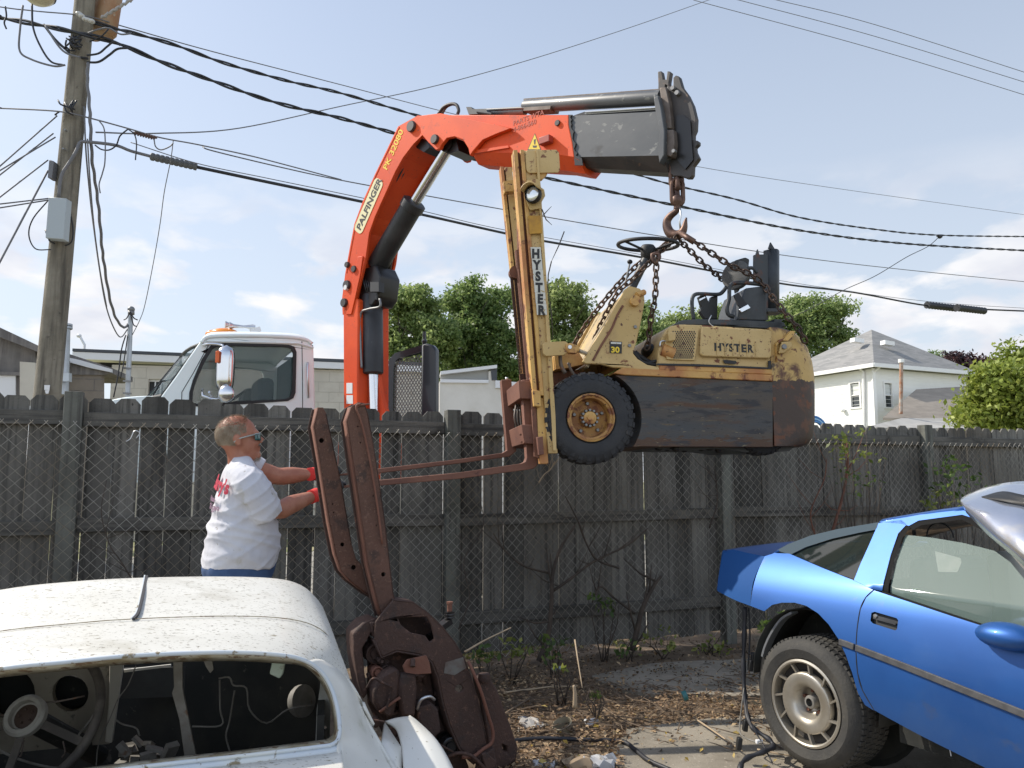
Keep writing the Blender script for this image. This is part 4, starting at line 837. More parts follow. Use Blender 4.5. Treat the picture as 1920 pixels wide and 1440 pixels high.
for k, (dv, px) in enumerate(((-.10, ((668, 520), (678, 470), (690, 430), (712, 380), (740, 330), (764, 285), (786, 262))), (-.06, ((672, 520), (682, 470), (694, 432), (716, 384), (744, 334), (768, 290), (790, 268))), (.08, ((676, 520), (690, 470), (702, 432), (724, 388), (752, 340), (774, 296), (794, 272))))):
    m = MB(); m.tube(crom([fC.at(x + 8, y, dv) for x, y in px], 5), .011, 6); m.build('hydraulic_hose', m_blk, crane, smooth=180)
m = MB(); m.tube([fC.at(x, y, -H1 - .001) for x, y in ((650, 512), (659, 462), (667, 421), (684, 377), (706, 326), (749, 238))], .004, 5); m.build('weld_bead', m_red, crane)
# knuckle and second boom
H2 = .16
hd = [(785, 217), (825, 212), (870, 221), (925, 232), (958, 240), (932, 250), (905, 262), (886, 284), (881, 292), (878, 278), (868, 262), (852, 256), (837, 259), (828, 270), (824, 279), (817, 281), (803, 267), (789, 250)]
for v0 in (-H2 - .05, H2 + .01):
    m = MB(); m.ppoly(fC, hd, v0, v0 + .04, -H2 - .05); m.build('knuckle_plate', m_red, crane, bevel=.005)
m = MB(); m.ppoly(fC, [(825, 213), (870, 222), (955, 238), (940, 243), (830, 226)], -H2 - .008, H2 + .008, -H2 - .05); m.build('knuckle_plate', m_red, crane)
b2 = [(842, 215), (1066, 215), (1066, 233), (1073, 266), (1077, 296), (1050, 292), (957, 288), (884, 286), (872, 262), (852, 254), (838, 250)]
m = MB(); m.ppoly(fC, b2, -H2, H2, -H2); m.build('outer_boom', m_red, crane, bevel=.008)
m = MB()            # chamfered belly
def cham(xs, yt, yb, k, mat, nm):
    m = MB(); t_ = [fC.hit(x, y, -k) for x, y in zip(xs, yt)]; b_ = [fC.hit(x, y, -k) for x, y in zip(xs, yb)]
    rows = [[fC.pt(t_[i][0], -k, t_[i][1]), fC.pt(b_[i][0], -k * .45, b_[i][1]), fC.pt(b_[i][0], k * .45, b_[i][1]), fC.pt(t_[i][0], k, t_[i][1])] for i in range(len(xs))]
    m.grid(rows); n = len(m.v); m.f.append((0, 1, 2, 3)); m.f.append((n - 4, n - 3, n - 2, n - 1)); return m.build(nm, mat, crane)
cham([884, 957, 1050, 1077, 1086], [285.5, 287.5, 291.5, 295.5, 300], [303, 309, 314, 319, 320], H2, m_red, 'boom_belly')
m = MB(); m.ppoly(fC, [(883, 284), (955, 274), (957, 278), (886, 290)], -H2 - .02, -H2 - .001, -H2); m.build('reinforcing_lip', m_red, crane)
m = MB(); c = fC.at(853, 277, -.02); m.lathe([(0, -.12), (.075, -.12), (.075, .12), (0, .12)], c, fC.v, 20); m.ppoly(fC, [(828, 268), (852, 258), (872, 266), (877, 290), (858, 296), (840, 286)], -.12, .12, 0); m.build('knuckle_pin', m_grease, crane, smooth=40)
m = MB(); m.ppoly(fC, [(776, 252), (797, 262), (802, 275), (792, 284), (778, 276), (774, 262)], -.14, .14, -H2); m.build('knuckle_link', m_grease, crane)
for x, y, r in ((817, 262, .045), (773, 238, .0)):
    if r: disc(fC, x, y, r, -H2 - .05, .03, m_pin, crane)
disc(fC, 1046, 231, .025, -H2, .015, m_pin, crane)
m = MB(); a = fC.at(1027, 266, -H2); m.box(Fr(a, fC.u), -.05, .06, -.06, -.001, -.03, .03); m.build('boom_stop', M('crane_red_dark', (.35, .05, .03), .5), crane, bevel=.005)
# grey extension boom
H3 = .145
m = MB(); m.ppoly(fC, [(1067, 217), (1240, 208), (1243, 292), (1079, 295), (1073, 266)], -H3, H3, -H3); ib = m.build('inner_boom', m_boom, crane, bevel=.012)
cham([1082, 1160, 1243], [294.8, 293, 291.5], [309, 313, 318], H3, m_tip, 'inner_boom_belly')
m = MB(); rg = random.Random(2); top_, bot_ = [], []
for k in range(22):
    y = 216 + 4.5 * k; xb = 1064 + (max(0, y - 232)) * .17; top_.append((xb + rg.uniform(1, 3), y)); bot_.append((xb + 5 + rg.uniform(1, 6) + (k > 17) * 7, y))
m.ppoly(fC, top_ + bot_[::-1], -H3 - .012, -H3 - .001, -H3); m.build('grease_band', m_grease, crane)
m = MB(); m.ppoly(fC, [(1095, 207), (1240, 197), (1240, 208), (1067, 217)], -.08, .08, -.1); m.build('wear_pad', m_grease, crane)
m = MB()
for dy, v in ((207, -.11), (210, -.09)): m.cyl(fC.at(1098, dy + 3, v), fC.at(1240, dy - 6, v), .011, 8)
m.build('extension_rod', m_chrome, crane, smooth=60)
m = MB(); a, b = fC.at(983, 200, -.02), fC.at(1240, 183, -.02); L_ = (b - a).length; m.lathe([(0, 0), (.045, 0), (.058, .02), (.058, L_), (0, L_)], a, b - a, 24); m.build('extension_cylinder', m_boom, crane, smooth=40)
m = MB(); m.bar(fC.at(985, 188, -.02), fC.at(1240, 170, -.02), .05, .012); m.bar(fC.at(990, 209, -.02), fC.at(1040, 206, -.02), .12, .03); m.build('guide_strip', m_tipl, crane)
m = MB(); m.cyl(fC.at(893, 213, -.02), fC.at(985, 208, -.02), .035, 16); m.cyl(fC.at(890, 207, -.06), fC.at(985, 202, -.06), .012, 8); m.build('extension_rod', m_steel, crane, smooth=60)
m = MB(); m.ppoly(fC, [(881, 204), (890, 204), (893, 208), (918, 208), (922, 216), (886, 218)], -.15, .05, -.1)
for k in range(4): m.cyl(fC.at(895, 210 + k * 2, -.15 + k * .03), fC.at(922, 214 + k * 1.5, -.15 + k * .03), .012, 6)
m.build('hose_manifold', m_blk, crane)
for k, dv in enumerate((-.12, -.05)):
    m = MB(); m.tube(crom([fC.at(x, y, dv) for x, y in ((822 + k * 6, 214), (832 + k * 4, 201), (846 + k * 2, 195), (856, 197), (860, 206), (858, 214))], 5), .016, 7); m.build('hydraulic_hose', m_tipl if k else m_tip, crane, smooth=180)
# decals on the second boom
fb2 = -H2 - .0015
a = fC.at(962, 236, fb2); ex = fC.u; ey = Vector((0, 0, 1))
m_fade = M('faded_ink', (.38, .06, .03), .5)
text('PARTS WTA', .062, a, ex, ey, m_fade, crane); text('M-866-560', .062, fC.at(959, 249, fb2), ex, ey, m_fade, crane)
m = MB(); m.ppoly(fC, [(1003, 252), (991, 280), (1013, 280)], -H2 - .002, -H2 - .0005, -H2); wd = m.build('warning_decal', m_ylw, crane)
m = MB(); m.ppoly(fC, [(1003, 250), (989, 282), (1015, 282)], -H2 - .0018, -H2 - .0006, -H2, [[(1003, 255), (993.5, 279), (1011, 279)]]); m.ppoly(fC, [(1001, 262), (1005, 261), (1004, 271), (1002, 271)], -H2 - .003, -H2 - .0022, -H2); m.ppoly(fC, [(999, 273), (1007, 273), (1006, 277), (1000, 277)], -H2 - .003, -H2 - .0022, -H2); m.build('warning_mark', m_ink, wd)
# boom tip
tip = [(1234, 158), (1233, 134), (1240, 133), (1243, 149), (1249, 149), (1251, 133), (1257, 134), (1254, 152), (1254, 160), (1262, 166), (1262, 146), (1267, 141), (1273, 143), (1279, 163), (1290, 178), (1299, 197), (1305, 222), (1304, 243), (1300, 252), (1300, 262), (1309, 264), (1309, 270), (1303, 276), (1304, 284), (1310, 296), (1306, 302), (1299, 311), (1298, 328), (1294, 334), (1286, 334), (1276, 330), (1262, 330), (1254, 322), (1246, 316), (1240, 306), (1244, 286), (1240, 245), (1233, 200)]
m = MB(); m.ppoly(fC, tip, -.06, -.015, -.06, [[(1247, 158), (1251, 160), (1250, 165), (1246, 164)]]); m.build('tip_plate', m_tip, crane, bevel=.006)
m = MB(); m.ppoly(fC, [(1225, 176), (1233, 178), (1240, 206), (1246, 245), (1245, 290), (1236, 306), (1234, 290), (1236, 245), (1228, 205)], -.17, .17, -.17); m.build('boom_end_collar', m_boom, crane, bevel=.006)
m = MB(); m.ppoly(fC, [(1239, 166), (1250, 164), (1256, 190), (1260, 225), (1261, 242), (1250, 243), (1244, 205)], -.12, -.061, -.1); m.ppoly(fC, [(1250, 246), (1266, 245), (1268, 270), (1266, 290), (1262, 296), (1253, 294), (1252, 272)], -.13, -.061, -.1); m.build('tip_strap', m_tipl, crane, bevel=.006)
m = MB(); m.ppoly(fC, [(1269, 218), (1282, 216), (1295, 227), (1297, 262), (1300, 300), (1285, 318), (1270, 300), (1267, 240)], -.075, -.061, -.07); m.build('tip_recess', m_grease, crane)
for x, y, r in ((1264, 167, .018), (1272, 176, .02), (1266, 285, .015), (1252, 214, .01)): disc(fC, x, y, r, -.125 if x > 1260 and y > 200 else -.061, .03, m_steel, crane, 'bolt', 10)
# hook block
m_hook = M('rusty_hook', (.085, .05, .04), .5, .55, col2=(.15, .085, .06), sc=9, spots=[(25, .6, .7, (.20, .12, .08))])
hk = thing('crane_hook', 'heavy rusty lifting hook on two big links under the crane tip', 'hook', fC.at(1267, 440, 0))
def link(c, d, side, L_, Wd, r, n=7, seg=7):
    d = Vector(d).normalized(); side = Vector(side); side = (side - d * side.dot(d)).normalized(); pts = []; h = L_ / 2 - Wd / 2
    for k in range(seg + 1): a = math.pi * k / seg; pts.append(Vector(c) + side * (Wd / 2 * math.cos(a)) + d * (h + Wd / 2 * math.sin(a)))
    for k in range(seg + 1): a = math.pi + math.pi * k / seg; pts.append(Vector(c) + side * (Wd / 2 * math.cos(a)) + d * (-h + Wd / 2 * math.sin(a)))
    return pts
vu = Vector((1, 0, 0))
c1 = fC.at(1268, 330, -.02); m = MB(); m.tube(link(c1, (0, 0, 1), vu, .20, .085, .016), .016, 8, closed=True); m.build('shackle_link', m_hook, hk, smooth=180)
c2 = fC.at(1270, 360, -.02); m = MB(); m.tube(link(c2, (0, 0, 1), vu, .20, .082, .017), .017, 8, closed=True); m.build('shackle_link', m_hook, hk, smooth=180)
m = MB(); m.tube(link(fC.at(1269, 345, -.02), (0, 0, 1), (0, 1, 0), .10, .06, .017), .019, 8, closed=True); m.build('shackle_link', m_hook, hk, smooth=180)
m = MB(); q = fC.at(1269, 371, -.02); m.lathe([(0, .06), (.022, .06), (.024, .02), (.04, .0), (.042, -.04), (.024, -.06), (.026, -.085), (0, -.085)], q, (0, 0, 1), 20); m.build('swivel', m_hook, hk, smooth=50)
hp = [(1270, 388), (1268, 396), (1258, 404), (1251, 414), (1251, 426), (1257, 437), (1268, 441), (1278, 437), (1283, 427), (1285, 416), (1287, 408)]
rads = [.020, .022, .027, .031, .034, .037, .037, .032, .024, .015, .006]
pp = crom([fC.at(x, y, -.02) for x, y in hp], 4); rr2 = []
for i in range(len(rads) - 1):
    for k in range(4): rr2.append(rads[i] + (rads[i + 1] - rads[i]) * k / 4)
rr2.append(rads[-1]); m = MB(); m.tube(pp, rr2, 10); m.build('hook_body', m_hook, hk, smooth=180)
m = MB(); m.tube([fC.at(1275, 390, -.03), fC.at(1277, 405, -.03), fC.at(1274, 415, -.03), fC.at(1276, 432, -.03)], .007, 5); m.build('safety_latch', m_alum, hk, smooth=180)
# ---------------------------------------------------------------- forklift
BF = R(8); fK = Fr((0, 0, 0), (math.cos(BF), math.sin(BF), 0)); q_ = P(1270, 840, 5.25); fK.o = Vector((q_.x, q_.y, 0))
rustc = (.17, .055, .022)
m_yel = M('forklift_yellow', (.58, .41, .18), .55, col2=(.50, .34, .13), sc=2.2, spots=[(3.2, .54, .72, (.40, .26, .11)), (1.5, .58, .70, (.28, .14, .06)), (13, .60, .66, rustc), (34, .63, .67, (.10, .04, .02)), (70, .66, .69, (.08, .035, .02))], bump=.15, bsc=40)
m_yelr = M('forklift_yellow_rusty', (.60, .37, .11), .55, col2=(.42, .17, .055), sc=3.0, spots=[(9, .54, .62, rustc), (34, .62, .67, (.09, .035, .02))], bump=.25, bsc=40)
m_skirt = M('worn_grey_paint', (.070, .072, .074), .55, .25, col2=(.10, .08, .062), sc=1.3, stretch=(1, 1, 5), spots=[(3.5, .52, .62, (.045, .043, .046)), (2.0, .52, .64, (.10, .056, .036)), (8, .62, .68, (.13, .10, .065)), (14, .66, .69, (.24, .19, .11)), (30, .62, .66, (.03, .028, .028))], bump=.2, bsc=40, rough2=.75, zs=[(.12, .10, (.095, .055, .035)), (.03, .03, (.14, .062, .03))])
zt = fK.hit(1480, 712, 0)[1]
m_rust = M('rust_brown', (.13, .055, .035), .8, col2=(.20, .085, .05), sc=4, spots=[(18, .58, .68, (.075, .035, .025)), (45, .66, .7, (.28, .14, .08))], bump=.4, bsc=60)
m_rustl = M('fork_red_oxide', (.19, .082, .052), .7, col2=(.14, .058, .038), sc=4, spots=[(20, .60, .7, (.10, .04, .03)), (50, .68, .72, (.4, .22, .14))], bump=.3, bsc=60)
m_tyre = M('tyre_rubber', (.022, .023, .026), .75, col2=(.035, .035, .037), sc=5, spots=[(14, .64, .72, (.07, .065, .06))], bump=.3, bsc=80)
m_seat = M('dark_frame_paint', (.022, .026, .030), .5, col2=(.05, .055, .06), sc=5, spots=[(12, .6, .66, (.09, .04, .025))]); m_vinyl = M('grey_vinyl', (.10, .10, .095), .6, col2=(.06, .06, .058), sc=7, spots=[(24, .62, .68, (.02, .02, .02))])
m_white = M('white_patch', (.62, .61, .55), .6, spots=[(30, .60, .66, (.40, .30, .14))])
fork = thing('forklift', 'rusty yellow forklift hanging from chains above the fence', 'forklift', fK.pt(0, .45, 1.6))
Wd = .92
def kp(name, px, v0, v1, mat, vt=None, holes=(), bev=0, parent=None, fr=fK, **kw):
    m = MB(); m.ppoly(fr, px, v0, v1, vt, holes); return m.build(name, mat, parent or fork, bevel=bev, **kw)
def arc(cx, cy, r, a0, a1, n=14, ry=None): return [(cx + r * math.cos(R(a0 + (a1 - a0) * i / n)), cy - (ry or r) * math.sin(R(a0 + (a1 - a0) * i / n))) for i in range(n + 1)]
# main chassis lower skirt with wheel arch
TC = (1108, 783)
arch = arc(TC[0] + 2, TC[1] + 3, 93, -34, 62, 14)
kp('chassis_skirt', arch + [(1170, 704), (1449, 716), (1449, 838), (1200, 837)], .0, Wd, m_skirt, 0, bev=.01)
kp('chassis_band', [(1150, 700), (1165, 690), (1449, 703), (1449, 715.5), (1170, 703.5)], -.012, Wd, m_yelr, 0, bev=.006)
kp('chassis_top', [(1236, 684), (1449, 692), (1449, 702.5), (1236, 694)], .0, Wd, m_yelr, 0, bev=.006)
# cowl : side plates and sloping front sheet
cw = [(1098, 682), (1092, 678), (1140, 598), (1172, 542), (1181, 536), (1200, 541), (1208, 550), (1209, 566), (1203, 600), (1194, 640), (1187, 662), (1196, 673), (1214, 684), (1236, 688), (1237, 697), (1166, 690), (1150, 689), (1128, 683)]
kp('cowl_side', cw, .0, .045, m_yel, 0, bev=.012); kp('cowl_side', cw, Wd - .05, Wd, m_yel, 0, bev=.012)
fm = [fK.hit(x, y, 0) for x, y in ((1098, 682), (1172, 542), (1181, 537), (1200, 541))]
m = MB(); off = .02
m.grid([[fK.pt(a - off * 0 + .015, v, b - .012) for v in (.04, .3, .6, Wd - .04)] for a, b in fm]); m.build('cowl_front', M('cowl_front_paint', (.58, .40, .15), .55, col2=(.36, .29, .17), sc=1.6, spots=[(7, .55, .62, (.28, .24, .17)), (22, .64, .7, rustc)]), fork, solid=.015)
kp('cowl_back', [(1196, 673), (1187, 662), (1194, 640), (1203, 600), (1207, 570), (1196, 600), (1180, 655), (1182, 668)], .05, Wd - .05, m_yel, 0)
# raised edge ribs of the cowl, welded rust line
m = MB(); m.tube([fK.at(x, y, -.004) for x, y in ((1168, 573), (1158, 590), (1148, 614), (1141, 626), (1126, 650), (1112, 676))], .008, 5); m.build('weld_line', m_rust, fork)
m = MB(); a = fK.at(1192, 563, -.05); m.cyl(a, a + fK.v * .16 + fK.u * .02, .035, 12); m.cyl(fK.at(1194, 553, -.03), fK.at(1208, 548, .0), .02, 8); m.build('filler_spout', m_yelr, fork, smooth=40)
# model badge
kp('number_badge', [(1143, 640), (1166, 641), (1165.5, 663), (1143, 662)], -.004, -.0005, m_ink, 0)
kp('badge_stripe', [(1145, 641.5), (1164.5, 642.3), (1164.3, 645.5), (1145, 644.8)], -.006, -.0045, m_white, 0)
text('30', .052, fK.at(1145.5, 660.5, -.0065), fK.u, fK.w, m_ylw, fork, bold=.002, wid=1.12)
for x, y in ((1180, 648), (1191, 613)): disc(fK, x, y, .012, -.003, .008, m_steel, fork, 'bolt', 8)
# inside of the cowl gap and axle frame
kp('axle_frame', [(1044, 690), (1100, 684), (1150, 700), (1150, 800), (1060, 800), (1046, 730)], .25, Wd - .25, m_rust, 0); 
kp('front_plate', [(1040, 668), (1046, 650), (1085, 660), (1098, 682), (1062, 690), (1042, 692)], .1, Wd - .1, m_yelr, .1)
m = MB(); m.tube(crom([fK.at(x, y, .02) for x, y in ((1050, 665), (1052, 685), (1060, 700))], 4), .014, 6); m.tube(crom([fK.at(x, y, .03) for x, y in ((1065, 680), (1070, 692), (1078, 705))], 4), .01, 6); m.build('hydraulic_hose', m_tipl, fork, smooth=180)
# bonnet / hood
hood = [(1232, 690), (1234, 660), (1240, 634), (1248, 619), (1258, 611), (1275, 608), (1310, 609), (1448, 618), (1450, 640), (1449, 691)]
kp('bonnet', hood, .01, Wd - .01, m_yel, .01, bev=.02)
rows_px = [(1259, 619), (1306, 621), (1300, 673), (1264, 672)]
kp('grille_panel', [(1254, 616), (1310, 618), (1303, 676), (1250, 674), (1245, 650)], -.006, .009, m_yel, 0, bev=.004)
m = MB()
for r in range(15):
    fy = r / 14; y = 622 + fy * 49
    x0, x1 = (1262 - fy * 0 + 2 * fy, 1306 - 5 * fy)
    n = 10
    for k in range(n):
        x = x0 + (x1 - x0) * (k + (.5 if r % 2 else 0)) / n; c = fK.at(x, y, -.0075)
        w = .0062; m.add([c + fK.u * (w * sx) * .95 + fK.w * (w * sz) * 1.1 for sx, sz in ((-.7, -.8), (.7, -.8), (.7, .8), (-.7, .8))], [(0, 1, 2, 3)])
m.build('grille_hole', m_dk, fork, kind='stuff')
kp('side_door', [(1313, 617), (1316, 613), (1441, 620), (1445, 624), (1444, 668), (1441, 673), (1316, 669), (1310, 664)], -.022, -.002, m_yel, 0, bev=.008)
kp('bonnet_gap', [(1232, 681.5), (1310, 683), (1440, 689), (1440, 677), (1445, 677), (1445, 692), (1310, 687), (1232, 685)], -.006, .002, m_dk, 0)
kp('latch_slot', [(1355, 675.5), (1360, 675), (1379, 677), (1381, 680), (1378, 683), (1358, 681.5)], -.008, -.001, m_dk, 0)
a = fK.at(1339, 657, -.0235)
text('HYSTER', .072, a, (fK.u - fK.w * .025), fK.w, m_ink, fork, name='stencil_lettering', bold=.0028, wid=1.0, spacing=1.12)
m = MB()
for k, x in enumerate((1344.5, 1359.5, 1374, 1388, 1401, 1417)):
    m.box(Fr(fK.at(x, 652 + (x - 1344) * .02, -.0265), fK.u), -.003, .003, -.001, .0015, -.05, .05)
m.build('stencil_bridge', m_yel, fork)
# counterweight : lofted horizontal sections
def cwt(levels, name, mat, zspl=None):
    rows = []
    uf = fK.hit(1449.5, 760, 0)[0]
    for y, x in levels:
        ue, w = fK.hit(x, y, .14); r = .20; pts = [fK.pt(uf, 0, w)]
        for k in range(7): a = R(-90 + 15 * k); pts.append(fK.pt(ue - r + r * math.cos(a), r + r * math.sin(a), w))
        for k in range(7): a = R(0 + 15 * k); pts.append(fK.pt(ue - r + r * math.cos(a), Wd - r + r * math.sin(a), w))
        pts.append(fK.pt(uf, Wd, w)); rows.append(pts)
    m = MB(); n = len(rows[0]); m.grid([r + [r[0]] for r in rows]); b = len(m.v); m.v += [Vector(p) for p in rows[0]] + [Vector(p) for p in rows[-1]]
    m.f.append(tuple(range(b, b + n))); m.f.append(tuple(range(b + n, b + 2 * n))); return m.build(name, mat, fork, smooth=40)
m_cw = M('counterweight_paint', (.57, .38, .13), .55, .05, col2=(.48, .31, .11), sc=2.5, zs=[(zt - (1.6), .07, (.062, .040, .030))], spots=[(4, .54, .62, (.12, .055, .032)), (12, .58, .64, (.14, .05, .022)), (7, .60, .70, (.05, .035, .028)), (30, .66, .7, (.06, .035, .028))], bump=.25, bsc=30)
cwt([(838, 1504), (832, 1517), (820, 1525), (790, 1529), (740, 1529), (705, 1528), (680, 1524), (655, 1516), (638, 1505), (627, 1492), (622, 1478)], 'counterweight', m_cw)
kp('tow_bracket', [(1454, 680), (1452, 645), (1462, 640), (1474, 640), (1484, 630), (1487, 622), (1478, 622), (1470, 634), (1458, 638), (1452, 650)], -.03, .0, m_yelr, 0, bev=.006)
kp('tow_bracket', [(1462, 642), (1480, 642), (1482, 652), (1466, 664), (1456, 664)], -.035, -.002, m_yel, 0, bev=.008); disc(fK, 1470, 650, .018, -.04, .01, m_steel, fork, 'bolt', 10)
# seat deck and operator frame
m = MB(); m.ppoly(fK, [(1264, 607), (1280, 600), (1310, 598), (1400, 600), (1470, 604), (1474, 612), (1440, 616), (1310, 609), (1264, 610)], .1, .8, .1); m.build('seat_deck', m_seat, fork, bevel=.008)
m = MB(); m.ppoly(fK, [(1452, 598), (1466, 599), (1466, 622), (1452, 622)], .1, .2, .1); m.build('deck_mount', m_seat, fork)
def tb(name, px, r, mat, v=.3, n=4): 
    m = MB(); m.tube(crom([fK.at(x, y, (v if len(q) < 3 else q[2])) for q in px for x, y in [(q[0], q[1])]], n), r, 8); return m.build(name, mat, fork, smooth=180)
tb('hip_restraint', [(1301, 600), (1298, 580), (1298, 560), (1304, 552), (1318, 551), (1338, 552), (1350, 551), (1357, 545), (1362, 538)], .014, m_seat, .25)
tb('hip_restraint', [(1376, 594), (1366, 590), (1363, 578), (1367, 560), (1368, 540), (1374, 532), (1390, 530), (1415, 532), (1432, 534)], .015, m_seat, .15)
kp('belt_bracket', [(1310, 556), (1322, 550), (1330, 568), (1334, 556), (1346, 554), (1345, 598), (1322, 598), (1312, 584), (1316, 576)], .27, .31, m_ink, .27, bev=.004)
kp('belt_webbing', [(1376, 553), (1384, 548), (1402, 572), (1394, 582), (1384, 572)], .1, .115, m_int, .1); kp('belt_buckle', [(1385, 580), (1403, 570), (1408, 577), (1390, 586)], .08, .10, m_chrome, .08, bev=.004); kp('belt_buckle', [(1311, 561), (1322, 556), (1323, 558), (1312, 564)], .25, .27, m_chrome, .25)
kp('battery_box', [(1383, 600), (1388, 570), (1398, 540), (1438, 535), (1438, 602)], .12, .5, m_seat, .12, bev=.01)
kp('frame_post', [(1414, 530), (1414, 478), (1418, 477), (1421, 467), (1424, 477), (1440, 477), (1440, 600), (1432, 600), (1430, 535)], .35, .37, M('rust_stained_post', (.04, .045, .05), .5, spots=[(9, .5, .6, (.10, .04, .025))]), .35)
rows = []
for y, xs0 in ((464, 0), (583, 0)):
    rows.append([fK.pt(fK.hit(1441, y, .3)[0] + .125 * (k / 8), .42 - .10 * math.sin(math.pi * (.12 + .76 * k / 8)), fK.hit(1441, y, .3)[1]) for k in range(9)])
m = MB(); m.grid(rows); m.build('upright_channel', m_seat, fork, smooth=60, solid=.008)
kp('torn_edge', [(1441, 466), (1445, 454), (1450, 462), (1453, 467)], .33, .345, m_seat, .33);
kp('channel_foot', [(1438, 578), (1474, 578), (1474, 584), (1438, 584)], .3, .45, m_seat, .3)
# round cushion, dark rubber backed
c = fK.at(1378, 515, .38); ax = (-fK.u * .78 - fK.v * .60 + fK.w * .12).normalized(); m = MB(); m.lathe([(0, .012), (.085, .010), (.108, .0), (.112, -.02), (.10, -.05), (0, -.06)], c, ax, 28); m.build('round_cushion', m_vinyl, fork, smooth=50)
kp('cushion_back', [(1378, 488), (1398, 482), (1406, 486), (1404, 505), (1394, 530), (1385, 548), (1380, 520)], .36, .44, m_ink, .36, bev=.01)
tb('grab_tube', [(1402, 503), (1412, 503), (1420, 512)], .014, m_seat, .3)
# steering column
c = fK.at(1215, 459, .30); ax = Vector((.03, -.09, 1)).normalized(); x = ax.cross(fK.v).normalized(); y_ = ax.cross(x)
m = MB(); m.tube([c + (x * math.cos(a) + y_ * math.sin(a)) * .212 for a in [2 * math.pi * k / 40 for k in range(40)]], .0135, 8, closed=True); sw = m.build('steering_wheel', m_rub, fork, smooth=180)
m = MB()
for a in (20, 140, 260): m.cyl(c + (x * math.cos(R(a)) + y_ * math.sin(R(a))) * .2, c - ax * .05, .009, 8)
m.lathe([(0, .02), (.04, .018), (.055, 0), (.05, -.06), (.03, -.10), (0, -.1)], c - ax * .02, ax, 16); m.build('spoke', m_rub, sw, smooth=60)
m = MB(); m.cyl(c - ax * .08, fK.at(1182, 545, .30), .03, 14); m.build('steering_column', m_seat, fork, smooth=60)
m = MB(); m.cyl(fK.at(1181, 492, .35), fK.at(1171, 540, .35), .007, 8); lv = m.build('lever', m_steel, fork, smooth=60); m = MB(); m.ball(fK.at(1181, 491, .35), .02, .02, .017, 12); m.build('lever_knob', m_rub, lv, smooth=180)
# loose hose and bag on the floor
m = MB(); m.ball(fK.at(1222, 659, .25), .075, .12, .05, 14); m.build('rubber_boot', m_rub, fork, smooth=180)
m = MB(); m.tube(crom([fK.at(x, y, .04) for x, y in ((1184, 657), (1194, 668), (1204, 678), (1222, 683), (1246, 684), (1250, 678), (1236, 676), (1215, 681))], 5), .012, 6); m.tube(crom([fK.at(x, y, .1) for x, y in ((1190, 660), (1205, 672), (1225, 681), (1248, 682))], 5), .016, 6); m.build('torn_mat', m_rub, fork, smooth=180)
m = MB(); m.cyl(fK.at(1240, 655, .02), fK.at(1262, 664, .02), .045, 14); m.build('engine_part', m_yelr, fork, smooth=50); kp('relay_box', [(1249, 625), (1264, 624), (1263, 640), (1250, 642)], -.06, -.008, m_yel, -.02, bev=.005)
m = MB(); m.tube(crom([fK.at(x, y, .0) for x, y in ((1237, 650), (1240, 640), (1254, 640), (1262, 642))], 4), .006, 5); m.tube(crom([fK.at(x, y, .08) for x, y in ((1334, 591), (1329, 603), (1338, 612), (1360, 618), (1378, 626), (1394, 642))], 4), .0035, 5); m.build('loose_wire', m_alum, fork, smooth=180)
# mast : near rail
def edge(p, q, y): t = (y - p[1]) / (q[1] - p[1]); return p[0] + (q[0] - p[0]) * t
NF0, NF1 = (962, 283), (1008, 850)
def nx(y, dx): return edge(NF0, NF1, y) + dx
def strip(name, y0, y1, d0, d1, v0, v1, mat, vt=-.02, d0b=None, d1b=None, bev=.004):
    return kp(name, [(nx(y0, d0), y0), (nx(y0, d1), y0), (nx(y1, d1 if d1b is None else d1b), y1), (nx(y1, d0 if d0b is None else d0b), y1)], v0, v1, mat, vt, bev=bev)
strip('mast_rail', 282, 748, 0, 8, -.03, .07, m_yelr); strip('mast_rail', 282, 742, 13, 20, -.035, .06, m_yelr)
strip('mast_groove', 283, 740, 8, 13, .0, .05, m_rust); strip('mast_web', 282, 850, 20, 42, -.02, .06, m_yel, d1b=38)
strip('mast_rail', 745, 870, 4, 20, .0, .06, m_yelr)
kp('mast_back_flange', [(1004, 283), (1008, 283), (1040, 780), (1042, 845), (1036, 845)], -.045, .06, m_yel, -.02)
kp('top_sheet', [(985, 287), (988, 282), (1043, 281), (1048, 286), (1050, 319), (1046, 324), (992, 325), (987, 320)], -.035, -.024, m_yel, -.03, bev=.003)
kp('mast_bracket', [(1003, 325), (1027, 325), (1018, 334), (1008, 338)], -.02, .03, m_yelr, -.02)
# far rail
FF0, FF1 = (937, 315), (985, 760)
def fx(y, dx): return edge(FF0, FF1, y) + dx
VF = .50
for nm, y0, d0, d1, mt, dv in (('mast_rail', 315, 0, 6, m_yelr, 0), ('mast_groove', 316, 6, 9, m_dk, .04), ('mast_web', 315, 9, 22, m_yel, .01)):
    kp(nm, [(fx(y0, d0), y0), (fx(y0, d1), y0), (fx(752, d1), 752), (fx(752, d0), 752)], VF - .03 + dv, VF + .06, mt, VF, bev=.003)
m = MB(); m.cyl(fK.at(972, 470, .3), fK.at(995, 722, .3), .028, 14); m.cyl(fK.at(974, 505, .22), fK.at(997, 722, .22), .013, 10); m.build('lift_cylinder', m_rust, fork, smooth=50)
m = MB(); m.cyl(fK.at(972, 340, .3), fK.at(975, 470, .3), .02, 12); m.build('piston_rod', m_rust, fork, smooth=50)
for k, (xa, xb) in enumerate(((959, 978), (966, 985))):
    m = MB(); a, b = fK.at(xa, 518, .33), fK.at(xb, 715, .33); n = 70
    for i in range(n): q0 = a.lerp(b, i / n); q1 = a.lerp(b, (i + .75) / n); m.bar(q0, q1, .017 if i % 2 else .012, .02)
    m.build('leaf_chain', M('chain_rust', (.07, .035, .025), .6, .3), fork)
